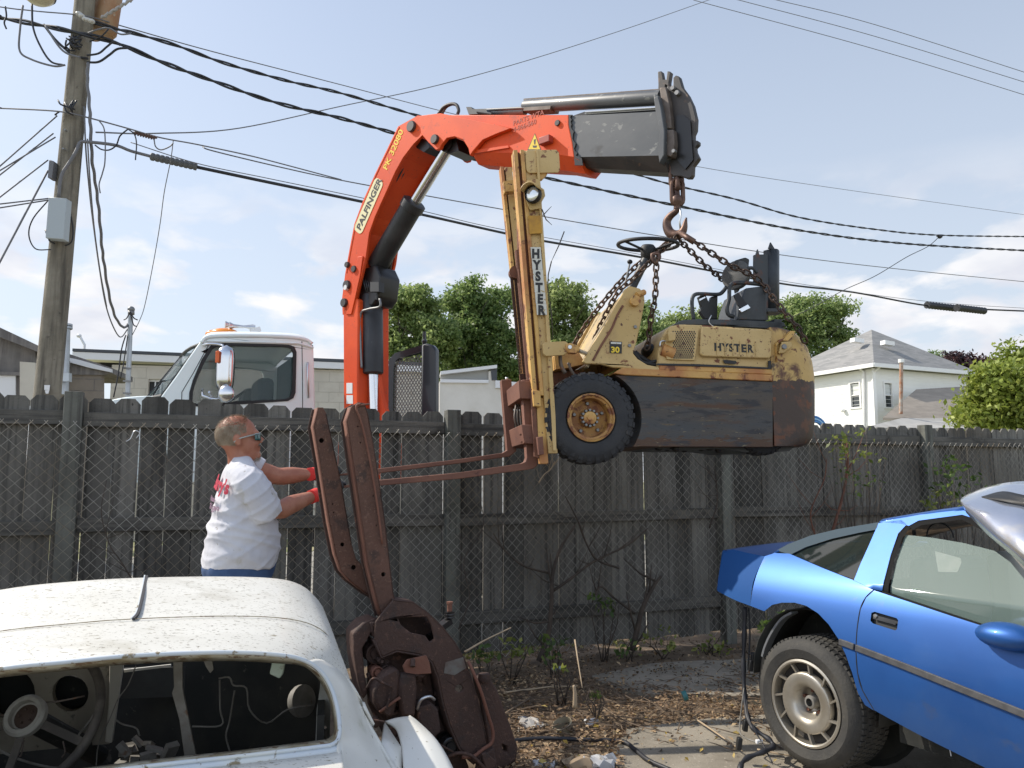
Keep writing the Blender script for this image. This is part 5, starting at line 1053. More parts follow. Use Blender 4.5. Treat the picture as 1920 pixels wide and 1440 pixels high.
m = MB(); c = fK.at(966, 512, .33); m.lathe([(0, -.03), (.045, -.03), (.045, .03), (0, .03)], c, fK.v, 18); m.build('chain_roller', m_rust, fork, smooth=40)
kp('mast_crosshead', [(944, 340), (1010, 330), (1011, 350), (946, 360)], .35, .42, m_yelr, .35)
kp('mast_crosshead', [(976, 700), (1010, 700), (1011, 740), (980, 740)], .38, .42, m_rust, .35)
# lamp on the mast
kp('lamp_bracket', [(984, 346), (988, 338), (1012, 336), (1014, 352), (1020, 356), (1022, 368), (1016, 378), (1014, 386), (1016, 391), (994, 395), (990, 386), (986, 376)], -.05, -.036, m_yel, -.04, bev=.004)
c = fK.at(998, 364, -.10); ax = (-fK.u * .62 - fK.v * .78).normalized(); m = MB(); m.lathe([(.052, .012), (.058, -.005), (.055, -.03), (.03, -.07), (0, -.075)], c, ax, 24); hl_ = m.build('headlamp', m_rub, fork, smooth=50)
m = MB(); m.lathe([(0, .010), (.025, .009), (.045, .004), (.051, -.002)], c, ax, 24); m.build('lamp_lens', M('lamp_glass_clear', (.72, .74, .74), .12, .7), hl_, smooth=180)
rows = []
for k in range(9):
    a = R(20 + 140 * k / 8); x = ax.cross(fK.w).normalized(); o1 = c + (x * math.cos(a) + fK.w * math.sin(a)) * .066; rows.append([o1 + ax * .055, o1 - ax * .03])
m = MB(); m.grid(rows); m.build('lamp_hood', m_yel, hl_, smooth=60, solid=.006)
# decals down the mast
kp('amber_sticker', [(990, 405), (1013, 405), (1016, 438), (993, 439)], -.048, -.0455, M('amber_sticker', (.52, .27, .03), .6, col2=(.40, .2, .03), sc=20), -.04)
for k, ch in enumerate('HYSTER'):
    y = 475 + k * 21.2; xc = 1004 + (y - 475) * .098
    kp('letter_patch', [(xc - 9.5, y - 11), (xc + 9.5, y - 11), (xc + 11, y + 10), (xc - 8, y + 10)], -.0475, -.0455, m_white, -.04)
    text(ch, .083, fK.at(xc + .6, y + 8.5, -.049), fK.u, fK.w, m_ink, fork, ax='CENTER', bold=.0045, wid=.85)
# tilt arm
kp('tilt_arm', [(1017, 646), (1021, 642), (1060, 640), (1066, 645), (1066, 661), (1058, 666), (1022, 668), (1018, 664)], -.07, -.046, m_yel, -.06, bev=.005)
kp('tilt_clevis', [(1059, 646), (1068, 644), (1084, 650), (1086, 656), (1080, 664), (1066, 664), (1060, 656)], -.09, -.04, m_yelr, -.06, bev=.008); disc(fK, 1068, 651, .014, -.09, .012, m_alum, fork, 'bolt', 10)
m = MB(); m.cyl(fK.at(1084, 657, -.05), fK.at(1112, 668, .08), .014, 10); m.build('tilt_rod', m_alum, fork, smooth=60)
# carriage and forks
kp('load_fork', [(978, 712), (1003, 711), (1008, 760), (1010, 850), (1008, 872), (1000, 879), (980, 882), (860, 898), (707, 911), (632, 915.5), (632, 912.5), (707, 900), (860, 886), (978, 869), (985, 866), (988, 858)], .10, .20, m_rustl, .1, bev=.004)
kp('load_fork', [(940, 712), (959, 711), (962, 760), (968, 830), (968, 846), (955, 856), (860, 869), (705, 888), (634, 892), (634, 889), (705, 879), (860, 861), (943, 849), (951, 844)], .62, .72, m_rustl, .62, bev=.004)
for y0, y1, xa, xb, xc, xd in ((726, 757, 957, 1004, 1006, 960), (803, 836, 962, 1010, 1013, 968)):
    kp('carriage_bar', [(xa, y0), (xb, y0 + 1), (xc, y1 + 2), (xd, y1)], .03, .80, m_rustl, .4, bev=.004)
kp('carriage_plate', [(996, 728), (1007, 729), (1013, 860), (1003, 856)], -.0, .03, m_rust, -.02, bev=.003); kp('stop_block', [(998, 731), (1013, 733), (1014, 763), (1001, 762)], -.05, .0, m_yelr, -.04, bev=.004); kp('stop_block', [(1006, 820), (1017, 818), (1019, 852), (1010, 854)], -.06, .0, m_rustl, -.04, bev=.004)
for x, v in ((950, .66), (995, .14)): m = MB(); m.ball(fK.at(x, 710, v), .012, n=8); m.build('fork_pin', m_alum, fork, smooth=180)
for x, y in ((976, 815), (984, 829), (978, 829)): disc(fK, x, y, .008, .4 - .37, .004, m_rust, fork, 'bolt', 8)
m = MB()
for k in range(3): m.tube(crom([fK.at(968 + k * 4, 758, .35), fK.at(965 + k * 6, 785, .3 + k * .03), fK.at(974 + k * 3, 812, .35)], 4), .008, 5)
m.build('hydraulic_hose', m_tipl, fork, smooth=180)
# wheels
def wheel(px, py, rad, v, wid, nm, parent=fork, rimmat=None, full=True):
    c = fK.at(px, py, v); e = Vector((0, 0, 0))
    b = bpy.data.objects.new(nm, None); COL.objects.link(b); b.parent = parent; b.location = c - ORG[parent.name]; ORG[b.name] = c
    m = MB(); prof = [(rad * .52, .012), (rad * .56, -.004), (rad * .74, -.012), (rad * .90, 0), (rad * .968, .020), (rad * .978, wid * .5), (rad * .968, wid - .020), (rad * .9, wid), (rad * .6, wid), (rad * .5, wid - .01)]
    m.lathe(prof, c, fK.v, 48); n = 30
    for k in range(n):
        for side in (0, 1):
            a0 = 2 * math.pi * (k + .5 * side) / n; a1 = a0 + 2 * math.pi / n * .56; vs = []
            for (r, h) in (((rad * .94, .003), (rad * .995, .014), (rad, wid * .48), (rad * .94, wid * .48)) if side == 0 else ((rad * .93, wid - .003), (rad, wid - .012), (rad, wid * .52), (rad * .94, wid * .52))):
                for a in (a0, a1): vs.append(c + fK.v * h + (fK.u * math.cos(a) + fK.w * math.sin(a)) * r)
            m.add(vs, [(0, 1, 3, 2), (2, 3, 5, 4), (4, 5, 7, 6), (6, 7, 1, 0), (0, 2, 4, 6), (1, 7, 5, 3)])
    for k in range(n):
        a0 = 2 * math.pi * k / n; a1 = a0 + 2 * math.pi / n * .5; vs = [c + fK.v * h + (fK.u * math.cos(a) + fK.w * math.sin(a)) * r for r, h in ((rad * .83, -.010), (rad * .93, .0), (rad * .93, .006), (rad * .83, -.002)) for a in (a0, a1)]
        m.add(vs, [(0, 1, 3, 2), (2, 3, 5, 4), (4, 5, 7, 6), (6, 7, 1, 0), (0, 2, 4, 6), (1, 7, 5, 3)])
    m.build('tyre', m_tyre, b, smooth=35)
    if full:
        m = MB(); R_ = rad * .52; m.lathe([(R_ * 1.0, .016), (R_ * 1.0, -.012), (R_ * .93, -.014), (R_ * .9, .0), (R_ * .82, .004), (R_ * .80, .03), (R_ * .78, .085), (R_ * .4, .085), (R_ * .38, .05), (0, .05)], c, fK.v, 40)
        rm = m.build('rim', m_rimy, b, smooth=40)
        m = MB()
        for k in range(12): a = 2 * math.pi * k / 12; q = c + (fK.u * math.cos(a) + fK.w * math.sin(a)) * R_ * .33; m.lathe([(0, -.012), (.008, -.012), (.010, .0), (.010, .05), (0, .05)], q + fK.v * .03, fK.v, 7)
        for k in range(5): a = 2 * math.pi * (k + .3) / 5; q = c + (fK.u * math.cos(a) + fK.w * math.sin(a)) * R_ * .62; m.lathe([(0, -.016), (.010, -.016), (.013, -.006), (.013, .0), (0, .01)], q + fK.v * .08, fK.v, 7)
        m.build('lug_nut', m_steel, rm, smooth=40)
        m = MB(); m.lathe([(0, -.02), (.02, -.02), (.022, -.005), (.042, .0), (.045, .05), (0, .05)], c + fK.v * .02, fK.v, 20); m.build('hub_cap', m_yelr, rm, smooth=40)
    return b
m_rimy = M('rim_rusty_yellow', (.46, .26, .07), .6, col2=(.30, .13, .045), sc=7, spots=[(16, .52, .6, rustc), (40, .6, .66, (.07, .03, .02))], bump=.3, bsc=60)
wheel(TC[0], TC[1], 86.5 * 5.2 / F * 1.0, -.035, .19, 'front_wheel'); wheel(TC[0] + 4, TC[1], 86.5 * 5.2 / F, Wd - .16, .19, 'front_wheel', full=False)
wheel(1432, 803, .185, .12, .14, 'rear_wheel', full=False); wheel(1432, 803, .185, Wd - .28, .14, 'rear_wheel', full=False)
kp('underbody', [(1225, 837), (1490, 837), (1480, 846), (1400, 848), (1360, 842), (1240, 842)], .15, .8, m_grease, .15)
m = MB(); rb = random.Random(4)
for k in range(10): x = 1235 + k * 16; m.ball(fK.at(x, 841, rb.uniform(.1, .6)), .03, .04, rb.uniform(.015, .035), 8)
m.build('underbody_lump', m_grease, fork, smooth=180, kind='stuff')
# ---------------------------------------------------------------- lifting chains
m_chain = M('lifting_chain', (.055, .040, .032), .5, .5, col2=(.12, .07, .045), sc=20)
def chain(pts, label, ll=.062, wd=.036, r=.0068):
    c = crom(pts, 14); ln = [0]
    for i in range(1, len(c)): ln.append(ln[-1] + (c[i] - c[i - 1]).length)
    step = ll - 2 * r * 1.15; n = int(ln[-1] / step); m = MB(); j = 0
    def at(s_):
        k = 0
        while k < len(ln) - 2 and ln[k + 1] < s_: k += 1
        return c[k].lerp(c[k + 1], (s_ - ln[k]) / max(1e-6, ln[k + 1] - ln[k]))
    for i in range(n):
        a, b = at(i * step), at((i + 1) * step); d = (b - a).normalized(); s1 = d.cross(Vector((0, 1, .1))).normalized(); s2 = d.cross(s1)
        side = (s1 * .8 + s2 * .6) if i % 2 else (s2 * .8 - s1 * .6); m.tube(link((a + b) / 2, d, side, ll, wd, r, seg=5), r, 6, closed=True)
    o = m.build('lifting_chain', m_chain, smooth=180, recalc=False); meta(o, label, 'chain', 'chains between hook and forklift'); return o
def K(x, y, v): return fK.at(x, y, v)
hb = fC.at(1266, 445, -.02)
chain([hb + Vector((-.02, 0, -.01)), K(1238, 466, .45), K(1196, 496, .5), K(1160, 532, .6), K(1122, 578, .72), K(1090, 622, .8), K(1072, 655, .84)], 'rusty chain from hook to the far lower corner of the yellow cowl')
chain([hb + Vector((.0, -.05, -.01)), K(1228, 482, .2), K(1190, 520, .2), K(1160, 546, .25), K(1138, 586, .3), K(1120, 625, .38), K(1112, 650, .42)], 'rusty chain from hook to the middle of the cowl front, passing the steering wheel')
chain([K(1231, 484, .12), K(1230, 510, .11), K(1228, 560, .1), K(1220, 600, .1), K(1216, 640, .1), K(1209, 666, .1)], 'short chain hanging straight down behind the cowl to the floor')
chain([hb + Vector((.03, 0, -.02)), K(1292, 468, .5), K(1320, 496, .55), K(1340, 512, .6), K(1362, 530, .7)], 'short chain from hook down to the round cushion')
chain([K(1300, 452, .2), K(1330, 472, .15), K(1370, 498, .12), K(1402, 512, .12), K(1430, 532, .12), K(1450, 560, .05), K(1474, 590, -.02), K(1498, 618, -.03), K(1514, 650, .0)], 'longest chain running right from the hook over the counterweight')
for nm, pts, r in (('chain_connector', [K(1222, 478, .18), K(1226, 492, .17), K(1236, 484, .16), K(1234, 474, .17)], .014), ('chain_grab_hook', [hb + Vector((.03, -.02, .03)), K(1288, 445, .22), K(1302, 454, .2)], .022)):
    m = MB(); m.tube(crom(pts, 4), r, 8, closed=(nm == 'chain_connector')); o = m.build(nm, m_hook, smooth=180); meta(o, 'thick rusty coupling joining two chains %s' % ('under the steering wheel' if r < .02 else 'right beside the lifting hook'), 'chain coupling')
for i, (x, y, v) in enumerate(((1071, 660, .84), (1110, 658, .42))):
    m = MB(); m.tube(crom([K(x + 4, y - 16, v - .04), K(x - 1, y - 8, v - .05), K(x - 4, y + 4, v - .05), K(x + 1, y + 14, v - .04), K(x + 8, y + 8, v - .05)], 4), [.010] * 12 + [.012] * 4 + [.006], 8); o = m.build('chain_end_hook', m_hook, smooth=180); meta(o, 'small end hook biting the %s edge of the cowl' % ('far left' if i == 0 else 'middle'), 'hook', 'chain end hooks')
# twigs stuck on the mast
for i, px in enumerate(([(1016, 392), (1024, 412), (1035, 422)], [(1018, 404), (1034, 387)], [(1058, 434), (1048, 460), (1034, 490)], [(1034, 490), (1028, 515), (1027, 540), (1034, 590), (1037, 640)])):
    m = MB(); m.tube([K(x, y, -.05) for x, y in px], [.004] * (len(px) - 1) + [.0015], 5); o = m.build('dead_twig', m_bark, smooth=180); meta(o, ('dead twig pointing down right below the mast lamp', 'tiny twig pointing up right below the mast lamp', 'dark twig leaning right of the vertical lettering', 'dark stem running down the right edge of the mast')[i], 'twig', 'twigs caught on the mast')
# ---------------------------------------------------------------- rusty car subframe standing on end
a25 = R(25); fR = Fr((0, 0, 0), (math.cos(a25), math.sin(a25), 0)); q_ = P(730, 1430, 4.12); fR.o = Vector((q_.x, q_.y, 0))
m_rb = M('subframe_rust', (.050, .027, .020), .75, col2=(.075, .039, .028), sc=3, spots=[(9, .54, .66, (.042, .027, .022)), (40, .58, .66, (.105, .055, .038)), (2.4, .60, .72, (.08, .062, .055)), (90, .64, .67, (.17, .10, .07))], bump=.5, bsc=70)
m_rr = M('rail_rust', (.088, .044, .030), .78, col2=(.125, .060, .040), sc=3, spots=[(9, .54, .66, (.058, .033, .025)), (40, .58, .66, (.15, .08, .055)), (90, .64, .67, (.22, .13, .08))], bump=.5, bsc=70)
m_rd = M('subframe_rust_dark', (.042, .025, .020), .8, col2=(.07, .038, .028), sc=5, spots=[(30, .6, .66, (.15, .075, .05))], bump=.5, bsc=70)
m_rl = M('rust_pale_and_sunlit', (.19, .085, .055), .8, col2=(.17, .07, .045), sc=6, bump=.4, bsc=60)  # pale rust; also puts sunlight into the colour of left flanges and tab
sub = thing('rusty_subframe', 'dark rusty car subframe standing upright with two long rails', 'car frame', fR.pt(0, .1, GZ))
def rp_(name, px, v0, v1, mat, vt=None, holes=(), bev=.004, **kw):
    m = MB(); m.ppoly(fR, px, v0, v1, vt, holes); return m.build(name, mat, kw.pop('parent', sub), bevel=bev, **kw)
def circ(x, y, r, n=14): return [(x + r * math.cos(2 * math.pi * k / n), y + r * math.sin(2 * math.pi * k / n)) for k in range(n)]
lw = [(596, 764), (606, 764), (612, 776), (626, 840), (640, 905), (652, 975), (660, 1022), (668, 1048), (690, 1070), (712, 1090), (712, 1128), (690, 1116), (656, 1090), (640, 1072), (629, 1040), (617, 980), (600, 870), (588, 800)]
hl = [circ(603, 826, 4.6), circ(642, 1021, 3.8), circ(663, 1064, 4.6), circ(624, 945, 1.5, 8), circ(626, 961, 1.5, 8)]
r1 = rp_('side_rail', lw, .10, .112, m_rr, .1, hl)
def flange(name, px, v0, v1, th, mat):      # strip following an edge, th in metres
    m = MB(); p = [fR.at(x, y, v0) for x, y in px]; q = [fR.at(x, y, v0) + fR.v * (v1 - v0) for x, y in px]; m.grid([p, q]); return m.build(name, mat, sub, solid=th, smooth=40)
flange('rail_flange', [(596, 764), (588, 800), (600, 870), (617, 980), (629, 1040), (640, 1072), (656, 1090), (690, 1116)], .1, .19, .006, m_rl)
flange('rail_flange', [(612, 776), (626, 840), (640, 905), (652, 975), (660, 1022), (668, 1048), (690, 1070), (712, 1090)], .1, .19, .006, m_rb)
rp_('rail_back', [(x - 5, y + 1) for x, y in lw], .186, .195, m_rd, .1)
rw = [(659, 762), (672, 754), (684, 756), (690, 775), (702, 840), (712, 905), (722, 975), (730, 1045), (738, 1112), (742, 1126), (730, 1150), (716, 1160), (706, 1125), (690, 1060), (675, 960), (660, 860), (650, 790)]
rp_('side_rail', rw, -.02, -.006, m_rr, -.02, [circ(719, 1077, 4.2), circ(706, 985, 1.4, 8), circ(700, 930, 1.4, 8), circ(671, 800, 1.6, 8), circ(676, 830, 1.6, 8)])
flange('rail_flange', [(659, 762), (650, 790), (660, 860), (675, 960), (690, 1060), (706, 1125), (716, 1160)], -.02, .07, .006, m_rl)
flange('rail_flange', [(684, 756), (690, 775), (702, 840), (712, 905), (722, 975), (730, 1045), (738, 1112), (742, 1126), (775, 1128)], -.02, .07, .006, m_rb)
rp_('rail_back', [(x - 4, y + 1) for x, y in rw], .066, .076, m_rd, -.02)
m = MB(); m.tube(crom([fR.at(x, y, -.035) for x, y in ((676, 757), (668, 764), (680, 800), (695, 870), (708, 950), (717, 1020))], 4), .006, 5); m.build('inner_lip', m_rl, sub, smooth=180)
m = MB(); m.tube(crom([fR.at(x, y, -.03) for x, y in ((670, 775), (668, 765), (675, 760), (688, 758), (693, 757))], 4), .005, 5); m.build('brake_line', m_rl, sub, smooth=180)
# crossmember and horns
cm_ = [(704, 1166), (716, 1150), (738, 1124), (775, 1128), (800, 1146), (830, 1174), (854, 1204), (872, 1236), (884, 1268), (896, 1310), (908, 1360), (916, 1400), (910, 1440), (890, 1432), (862, 1402), (844, 1360), (832, 1320), (822, 1270), (810, 1240), (790, 1228), (745, 1220), (716, 1232), (702, 1200)]
rp_('crossmember', cm_, -.06, -.045, m_rb, -.06, [[(746, 1158), (800, 1157), (808, 1172), (814, 1198), (806, 1204), (798, 1192), (770, 1186), (752, 1172)], circ(861, 1291, 7)], bev=.006)
flange('crossmember_flange', [(738, 1124), (775, 1128), (800, 1146), (830, 1174), (854, 1204), (872, 1236), (884, 1268), (896, 1310), (908, 1360), (916, 1400)], -.06, .08, .008, m_rb)
flange('crossmember_flange', [(704, 1200), (716, 1232), (745, 1220), (790, 1228), (810, 1240), (822, 1270), (832, 1320), (844, 1360), (862, 1402), (890, 1432)], -.06, .10, .008, m_rd)
rp_('crossmember_back', [(716, 1150), (738, 1130), (775, 1132), (830, 1180), (854, 1210), (830, 1300), (760, 1240), (704, 1200)], .10, .11, m_rd, .1)
rp_('grey_scar', [(835, 1242), (868, 1232), (874, 1252), (852, 1266), (832, 1262)], -.0625, -.0605, M('scar', (.15, .145, .13), .7, col2=(.11, .08, .065), sc=12), -.06, bev=0)
horn = [(896, 1272), (908, 1268), (922, 1276), (934, 1296), (946, 1330), (960, 1366), (972, 1402), (968, 1428), (950, 1440), (925, 1445), (916, 1400), (908, 1350), (902, 1310)]
rp_('frame_horn', horn, .0, .09, m_rb, 0, [[(942, 1395), (950, 1398), (952, 1412), (944, 1408)]], bev=.012)
m = MB(); m.lathe([(0, -.01), (.03, -.01), (.035, .0), (.03, .03), (0, .03)], fR.at(908, 1274, 0), fR.w, 14); m.build('body_mount', m_rd, sub, smooth=40)
rp_('foot_bracket', [(898, 1420), (925, 1400), (932, 1440), (920, 1470), (890, 1460)], -.09, -.05, m_rd, -.08, bev=.008)
rp_('foot_bracket', [(900, 1412), (908, 1408), (928, 1425), (926, 1436), (908, 1440)], -.12, -.10, m_rb, -.1, bev=.004)
# left cluster : spring tower, arms, bushings
rp_('spring_tower', [(662, 1188), (680, 1168), (704, 1158), (712, 1166), (694, 1190), (680, 1215), (684, 1260), (690, 1300), (682, 1312), (672, 1280), (664, 1230)], -.02, .14, m_rb, -.02, bev=.01)
rp_('tower_plate', [(692, 1166), (740, 1165), (744, 1180), (735, 1195), (700, 1196)], -.03, .12, m_rb, -.03, bev=.01)
rp_('tab_plate', [(754, 1248), (762, 1236), (798, 1228), (804, 1240), (808, 1262), (782, 1264), (758, 1260)], -.13, -.12, m_rl, -.12, bev=.003)
m = MB(); m.cyl(fR.at(774, 1250, -.15), fR.at(774, 1236, -.13), .012, 8); m.build('bolt', m_rd, sub)
rp_('upright_arm', [(750, 1262), (780, 1264), (782, 1290), (778, 1345), (752, 1345), (746, 1300)], -.11, -.05, m_rb, -.1, bev=.018)
rp_('arm_housing', [(700, 1295), (716, 1265), (738, 1252), (752, 1258), (750, 1300), (738, 1346), (716, 1340), (702, 1320)], -.10, .05, m_rb, -.1, bev=.025)
rp_('steering_box', [(782, 1328), (810, 1318), (822, 1330), (828, 1372), (812, 1386), (792, 1366), (784, 1350)], -.09, .03, m_rd, -.09, bev=.012)
rp_('inner_web', [(690, 1200), (812, 1235), (838, 1330), (880, 1440), (820, 1460), (730, 1400), (690, 1320)], .06, .08, m_rd, .06)
def drum(name, x, y, v, r, ln, mat, ax=None, rings=2):
    c = fR.at(x, y, v); ax = (Vector(ax) if ax else fR.v).normalized(); pr = [(0, -.004), (r * .5, -.006), (r * .55, .008), (r * .8, .008), (r * .86, -.004), (r, 0)]
    for k in range(rings): h = ln * (k + .5) / rings; pr += [(r, h - .006), (r * .92, h), (r, h + .006)]
    pr += [(r, ln), (0, ln)]; m = MB(); m.lathe(pr, c, ax, 22); return m.build(name, mat, sub, smooth=35)
drum('coil_seat', 705, 1226, .0, .050, .10, m_rd); drum('bushing', 708, 1262, -.04, .030, .08, m_rl); drum('bushing', 724, 1256, -.04, .022, .07, m_rd)
drum('bushing', 716, 1240, -.05, .016, .07, m_rd); drum('lower_bushing', 845, 1400, -.05, .045, .1, m_grease); drum('hub_drum', 770, 1385, .02, .11, .12, m_rb, rings=3)
drum('bushing', 843, 1158, .16, .028, .03, m_grease, (0, 0, 1)); m = MB(); q = fR.at(843, 1146, .16); m.cyl(q, q + Vector((0, 0, .04)), .014, 10); m.cyl(q + Vector((0, 0, .038)), q + Vector((0, 0, .05)), .019, 6); m.build('mount_bolt', m_rl, sub, smooth=40)
m = MB(); m.bar(fR.at(842, 1164, .16), fR.at(800, 1195, .1), .05, .03); m.build('mount_arm', m_grease, sub)
m = MB(); cc = fR.at(770, 1310, -.0)
m.tube([fR.at(738 + 10 * math.sin(k * .5), 1300 + k * 2.0, -.0 + .045 * math.cos(k * .5)) for k in range(60)], .009, 6); m.build('coil_spring', m_rd, sub, smooth=180)
for nm, pts, r, mt in (('brake_line', [(688, 1290, -.1), (700, 1272, -.13), (720, 1282, -.14), (735, 1290, -.13), (730, 1310, -.12), (724, 1330, -.12)], .006, m_rd), ('brake_line', [(878, 1240, -.07), (888, 1262, -.1), (903, 1300, -.11), (915, 1340, -.1), (924, 1370, -.1), (922, 1392, -.1), (905, 1405, -.1), (888, 1418, -.1), (866, 1420, -.1)], .009, m_rl),
    ('brake_line', [(640, 1345, -.15), (700, 1350, -.16), (770, 1368, -.16), (850, 1410, -.12)], .005, m_rd), ('anti_roll_bar', [(838, 1420, -.09), (860, 1412, -.12), (885, 1418, -.13), (910, 1442, -.12)], .009, m_rb), ('pull_rod', [(712, 1335, -.1), (735, 1318, -.12), (750, 1308, -.12)], .007, m_rl), ('hose', [(782, 1330, -.1), (790, 1312, -.12), (805, 1306, -.12), (815, 1312, -.1)], .008, m_alum),
    ('tie_rod', [(690, 1262, .0), (700, 1285, .0), (720, 1300, 0), (740, 1310, 0)], .012, m_rd)):
    m = MB(); m.tube(crom([fR.at(*p) for p in pts], 5), r, 7); m.build(nm, mt, sub, smooth=180)
m = MB(); rs_ = random.Random(9)
for k in range(26): q = fR.at(rs_.uniform(690, 850), rs_.uniform(1240, 1420), rs_.uniform(.0, .06)); m.ball(q, rs_.uniform(.01, .03), rs_.uniform(.01, .03), rs_.uniform(.01, .035), 8)
m.build('crusted_dirt', m_rd, sub, smooth=180, kind='stuff')
# ---------------------------------------------------------------- man
m_skin = M('skin', (.42, .19, .12), .5, col2=(.34, .13, .08), sc=11, spec=.4, bump=.15, bsc=60)
m_shirt = M('white_tshirt', (.60, .60, .63), .9, col2=(.53, .53, .57), sc=5, spots=[(7, .60, .72, (.46, .44, .40)), (38, .66, .70, (.32, .30, .28))], bump=.35, bsc=28)
m_jean = M('blue_denim', (.035, .07, .16), .9, col2=(.05, .095, .20), sc=12); m_glove = M('red_glove', (.68, .035, .025), .7); m_gblk = M('black_glove', (.02, .02, .022), .7)
m_hair = M('grey_blond_hair', (.26, .19, .125), .8, col2=(.36, .29, .21), sc=30); m_beard = M('grey_beard', (.50, .44, .38), .85); m_lens = M('teal_lens', (.01, .10, .10), .08, spec=.9); m_frm = M('glasses_frame', (.35, .38, .36), .4)
m_ink_r = M('shirt_print_red', (.42, .03, .06), .9); m_ink_v = M('shirt_print_violet', (.26, .16, .22), .9)
MD = 4.55; ph = R(28); mf = Vector((math.cos(ph), math.sin(ph), 0)); ml = Vector((-math.sin(ph), math.cos(ph), 0)); UZ = Vector((0, 0, 1))
man = thing('person', 'man in white t-shirt, jeans, sunglasses and red gloves steadying the fork tips', 'person', (P(450, 1000, MD).x, MD, GZ))
RM = Matrix((mf, ml, UZ)).transposed()
def ring(x0, x1, y, b, dz=0, n=28, D=MD, p=2.3):
    c = P((x0 + x1) / 2, y, D); e = (x1 - x0) / 2 * D / F; a = math.sqrt(max(.0009, e * e - (b * math.sin(ph)) ** 2)) / math.cos(ph); o = []
    for k in range(n):
        t = 2 * math.pi * k / n; cs, sn = math.cos(t), math.sin(t)
        o.append(c + mf * (a * abs(cs) ** (2 / p) * (1 if cs > 0 else -1)) + ml * (b * abs(sn) ** (2 / p) * (1 if sn > 0 else -1)) + UZ * (dz * sn))
    return o
def loftring(m, rs_):
    n = len(rs_[0]); b = len(m.v)
    for r_ in rs_: m.v.extend(r_)
    for i in range(len(rs_) - 1):
        for k in range(n): l = (k + 1) % n; m.f.append((b + i * n + k, b + i * n + l, b + (i + 1) * n + l, b + (i + 1) * n + k))
    m.f.append(tuple(b + k for k in reversed(range(n)))); m.f.append(tuple(b + (len(rs_) - 1) * n + k for k in range(n)))
def remesh(o, vox, it=4, fac=.5, disp=None):
    md = o.modifiers.new('r', 'REMESH'); md.mode = 'VOXEL'; md.voxel_size = vox; md.use_smooth_shade = True
    if disp:
        tx = bpy.data.textures.new('folds', 'CLOUDS'); tx.noise_scale = disp[1]; tx.noise_depth = 3; d = o.modifiers.new('d', 'DISPLACE'); d.texture = tx; d.strength = disp[0]; d.mid_level = .5; d.texture_coords = 'LOCAL'
    s_ = o.modifiers.new('s', 'SMOOTH'); s_.iterations = it; s_.factor = fac
# joints
shN = P(463, 905, 4.40); elN = P(520, 956, 4.46); wrN = P(588, 930, 4.74)
shF = P(470, 880, 4.76); elF = P(522, 893, 4.86); wrF = P(584, 889, 4.96)
HC = P(449, 824, 4.55); hf = (Vector((math.cos(R(20)), math.sin(R(20)), 0)) * math.cos(R(9)) + UZ * math.sin(R(9))).normalized(); hl_ = UZ.cross(hf).normalized(); hu = hf.cross(hl_) * 1.0
HS_ = 1.13
def H(x, y, z): return HC + (hf * x + hl_ * y + hu * z) * HS_
HR = Matrix((hf, hl_, hu)).transposed()
b = MB()
loftring(b, [ring(432, 470, 866, .06), ring(434, 474, 882, .11), ring(432, 484, 898, .16), ring(428, 490, 925, .17), ring(422, 498, 965, .17), ring(412, 500, 1010, .17), ring(405, 500, 1055, .17), ring(398, 500, 1090, .17), ring(400, 496, 1120, .16)])
b.tube(crom([H(-.028, 0, -.03), P(447, 858, 4.55), P(448, 885, 4.56)], 3), [.056] * 3 + [.060] * 3 + [.085], 16)
for s_, e_, w_ in ((shN, elN, wrN), (shF, elF, wrF)):
    b.tube(crom([s_, s_.lerp(e_, .5), e_, e_.lerp(w_, .35), e_.lerp(w_, .75), w_], 3), [.068, .066, .063, .060, .057, .054, .052, .053, .053, .053, .050, .045, .041, .037, .033, .031], 14); b.ball(s_, .075)
for sgn in (-1, 1):     # legs
    hp = P(446, 1115, MD) + ml * (.10 * sgn); kn = Vector((hp.x + .05 * (1 if sgn < 0 else .2), hp.y + .03 * sgn, .50)); an = Vector((kn.x - (.02 if sgn < 0 else .15), kn.y, GZ + .09))
    b.tube(crom([hp + UZ * .05, kn, an], 4), [.10, .10, .095, .085, .07, .062, .058, .05, .043], 14)
# head
b.ball(H(-.012, 0, .030), .098 * HS_, .078 * HS_, .092 * HS_, 24, HR); b.ball(H(.030, 0, -.030), .058 * HS_, .060 * HS_, .078 * HS_, 20, HR)
b.ball(H(.040, 0, -.080), .042 * HS_, .047 * HS_, .030 * HS_, 16, HR); b.ball(H(.072, 0, -.090), .022 * HS_, .024 * HS_, .02 * HS_, 12, HR); b.ball(H(.02, 0, -.095), .06 * HS_, .05 * HS_, .03 * HS_, 14, HR)
b.tube([H(.070, -.045, .018), H(.086, -.02, .022), H(.088, 0, .020), H(.086, .02, .022), H(.070, .045, .018)], .012 * HS_, 8)
b.tube([H(.086, 0, .012), H(.100, 0, -.008), H(.110, 0, -.022)], [.009 * HS_, .011 * HS_, .014 * HS_], 8)
for s_ in (-1, 1): b.ball(H(.099, .011 * s_, -.026), .011 * HS_, .009 * HS_, .009 * HS_, 8); b.ball(H(.062, .034 * s_, -.028), .026 * HS_, .02 * HS_, .024 * HS_, 10, HR); b.ball(H(-.012, .080 * s_, -.004), .020 * HS_, .008 * HS_, .032 * HS_, 12, HR); b.ball(H(-.006, .079 * s_, -.024), .012 * HS_, .009 * HS_, .012 * HS_, 8, HR)
b.tube([H(.078, -.022, -.052), H(.092, 0, -.050), H(.078, .022, -.052)], .007 * HS_, 8); b.tube([H(.077, -.018, -.062), H(.089, 0, -.063), H(.077, .018, -.062)], .007 * HS_, 8)
body = b.build('body', m_skin, man, recalc=False); remesh(body, .0065, 5)
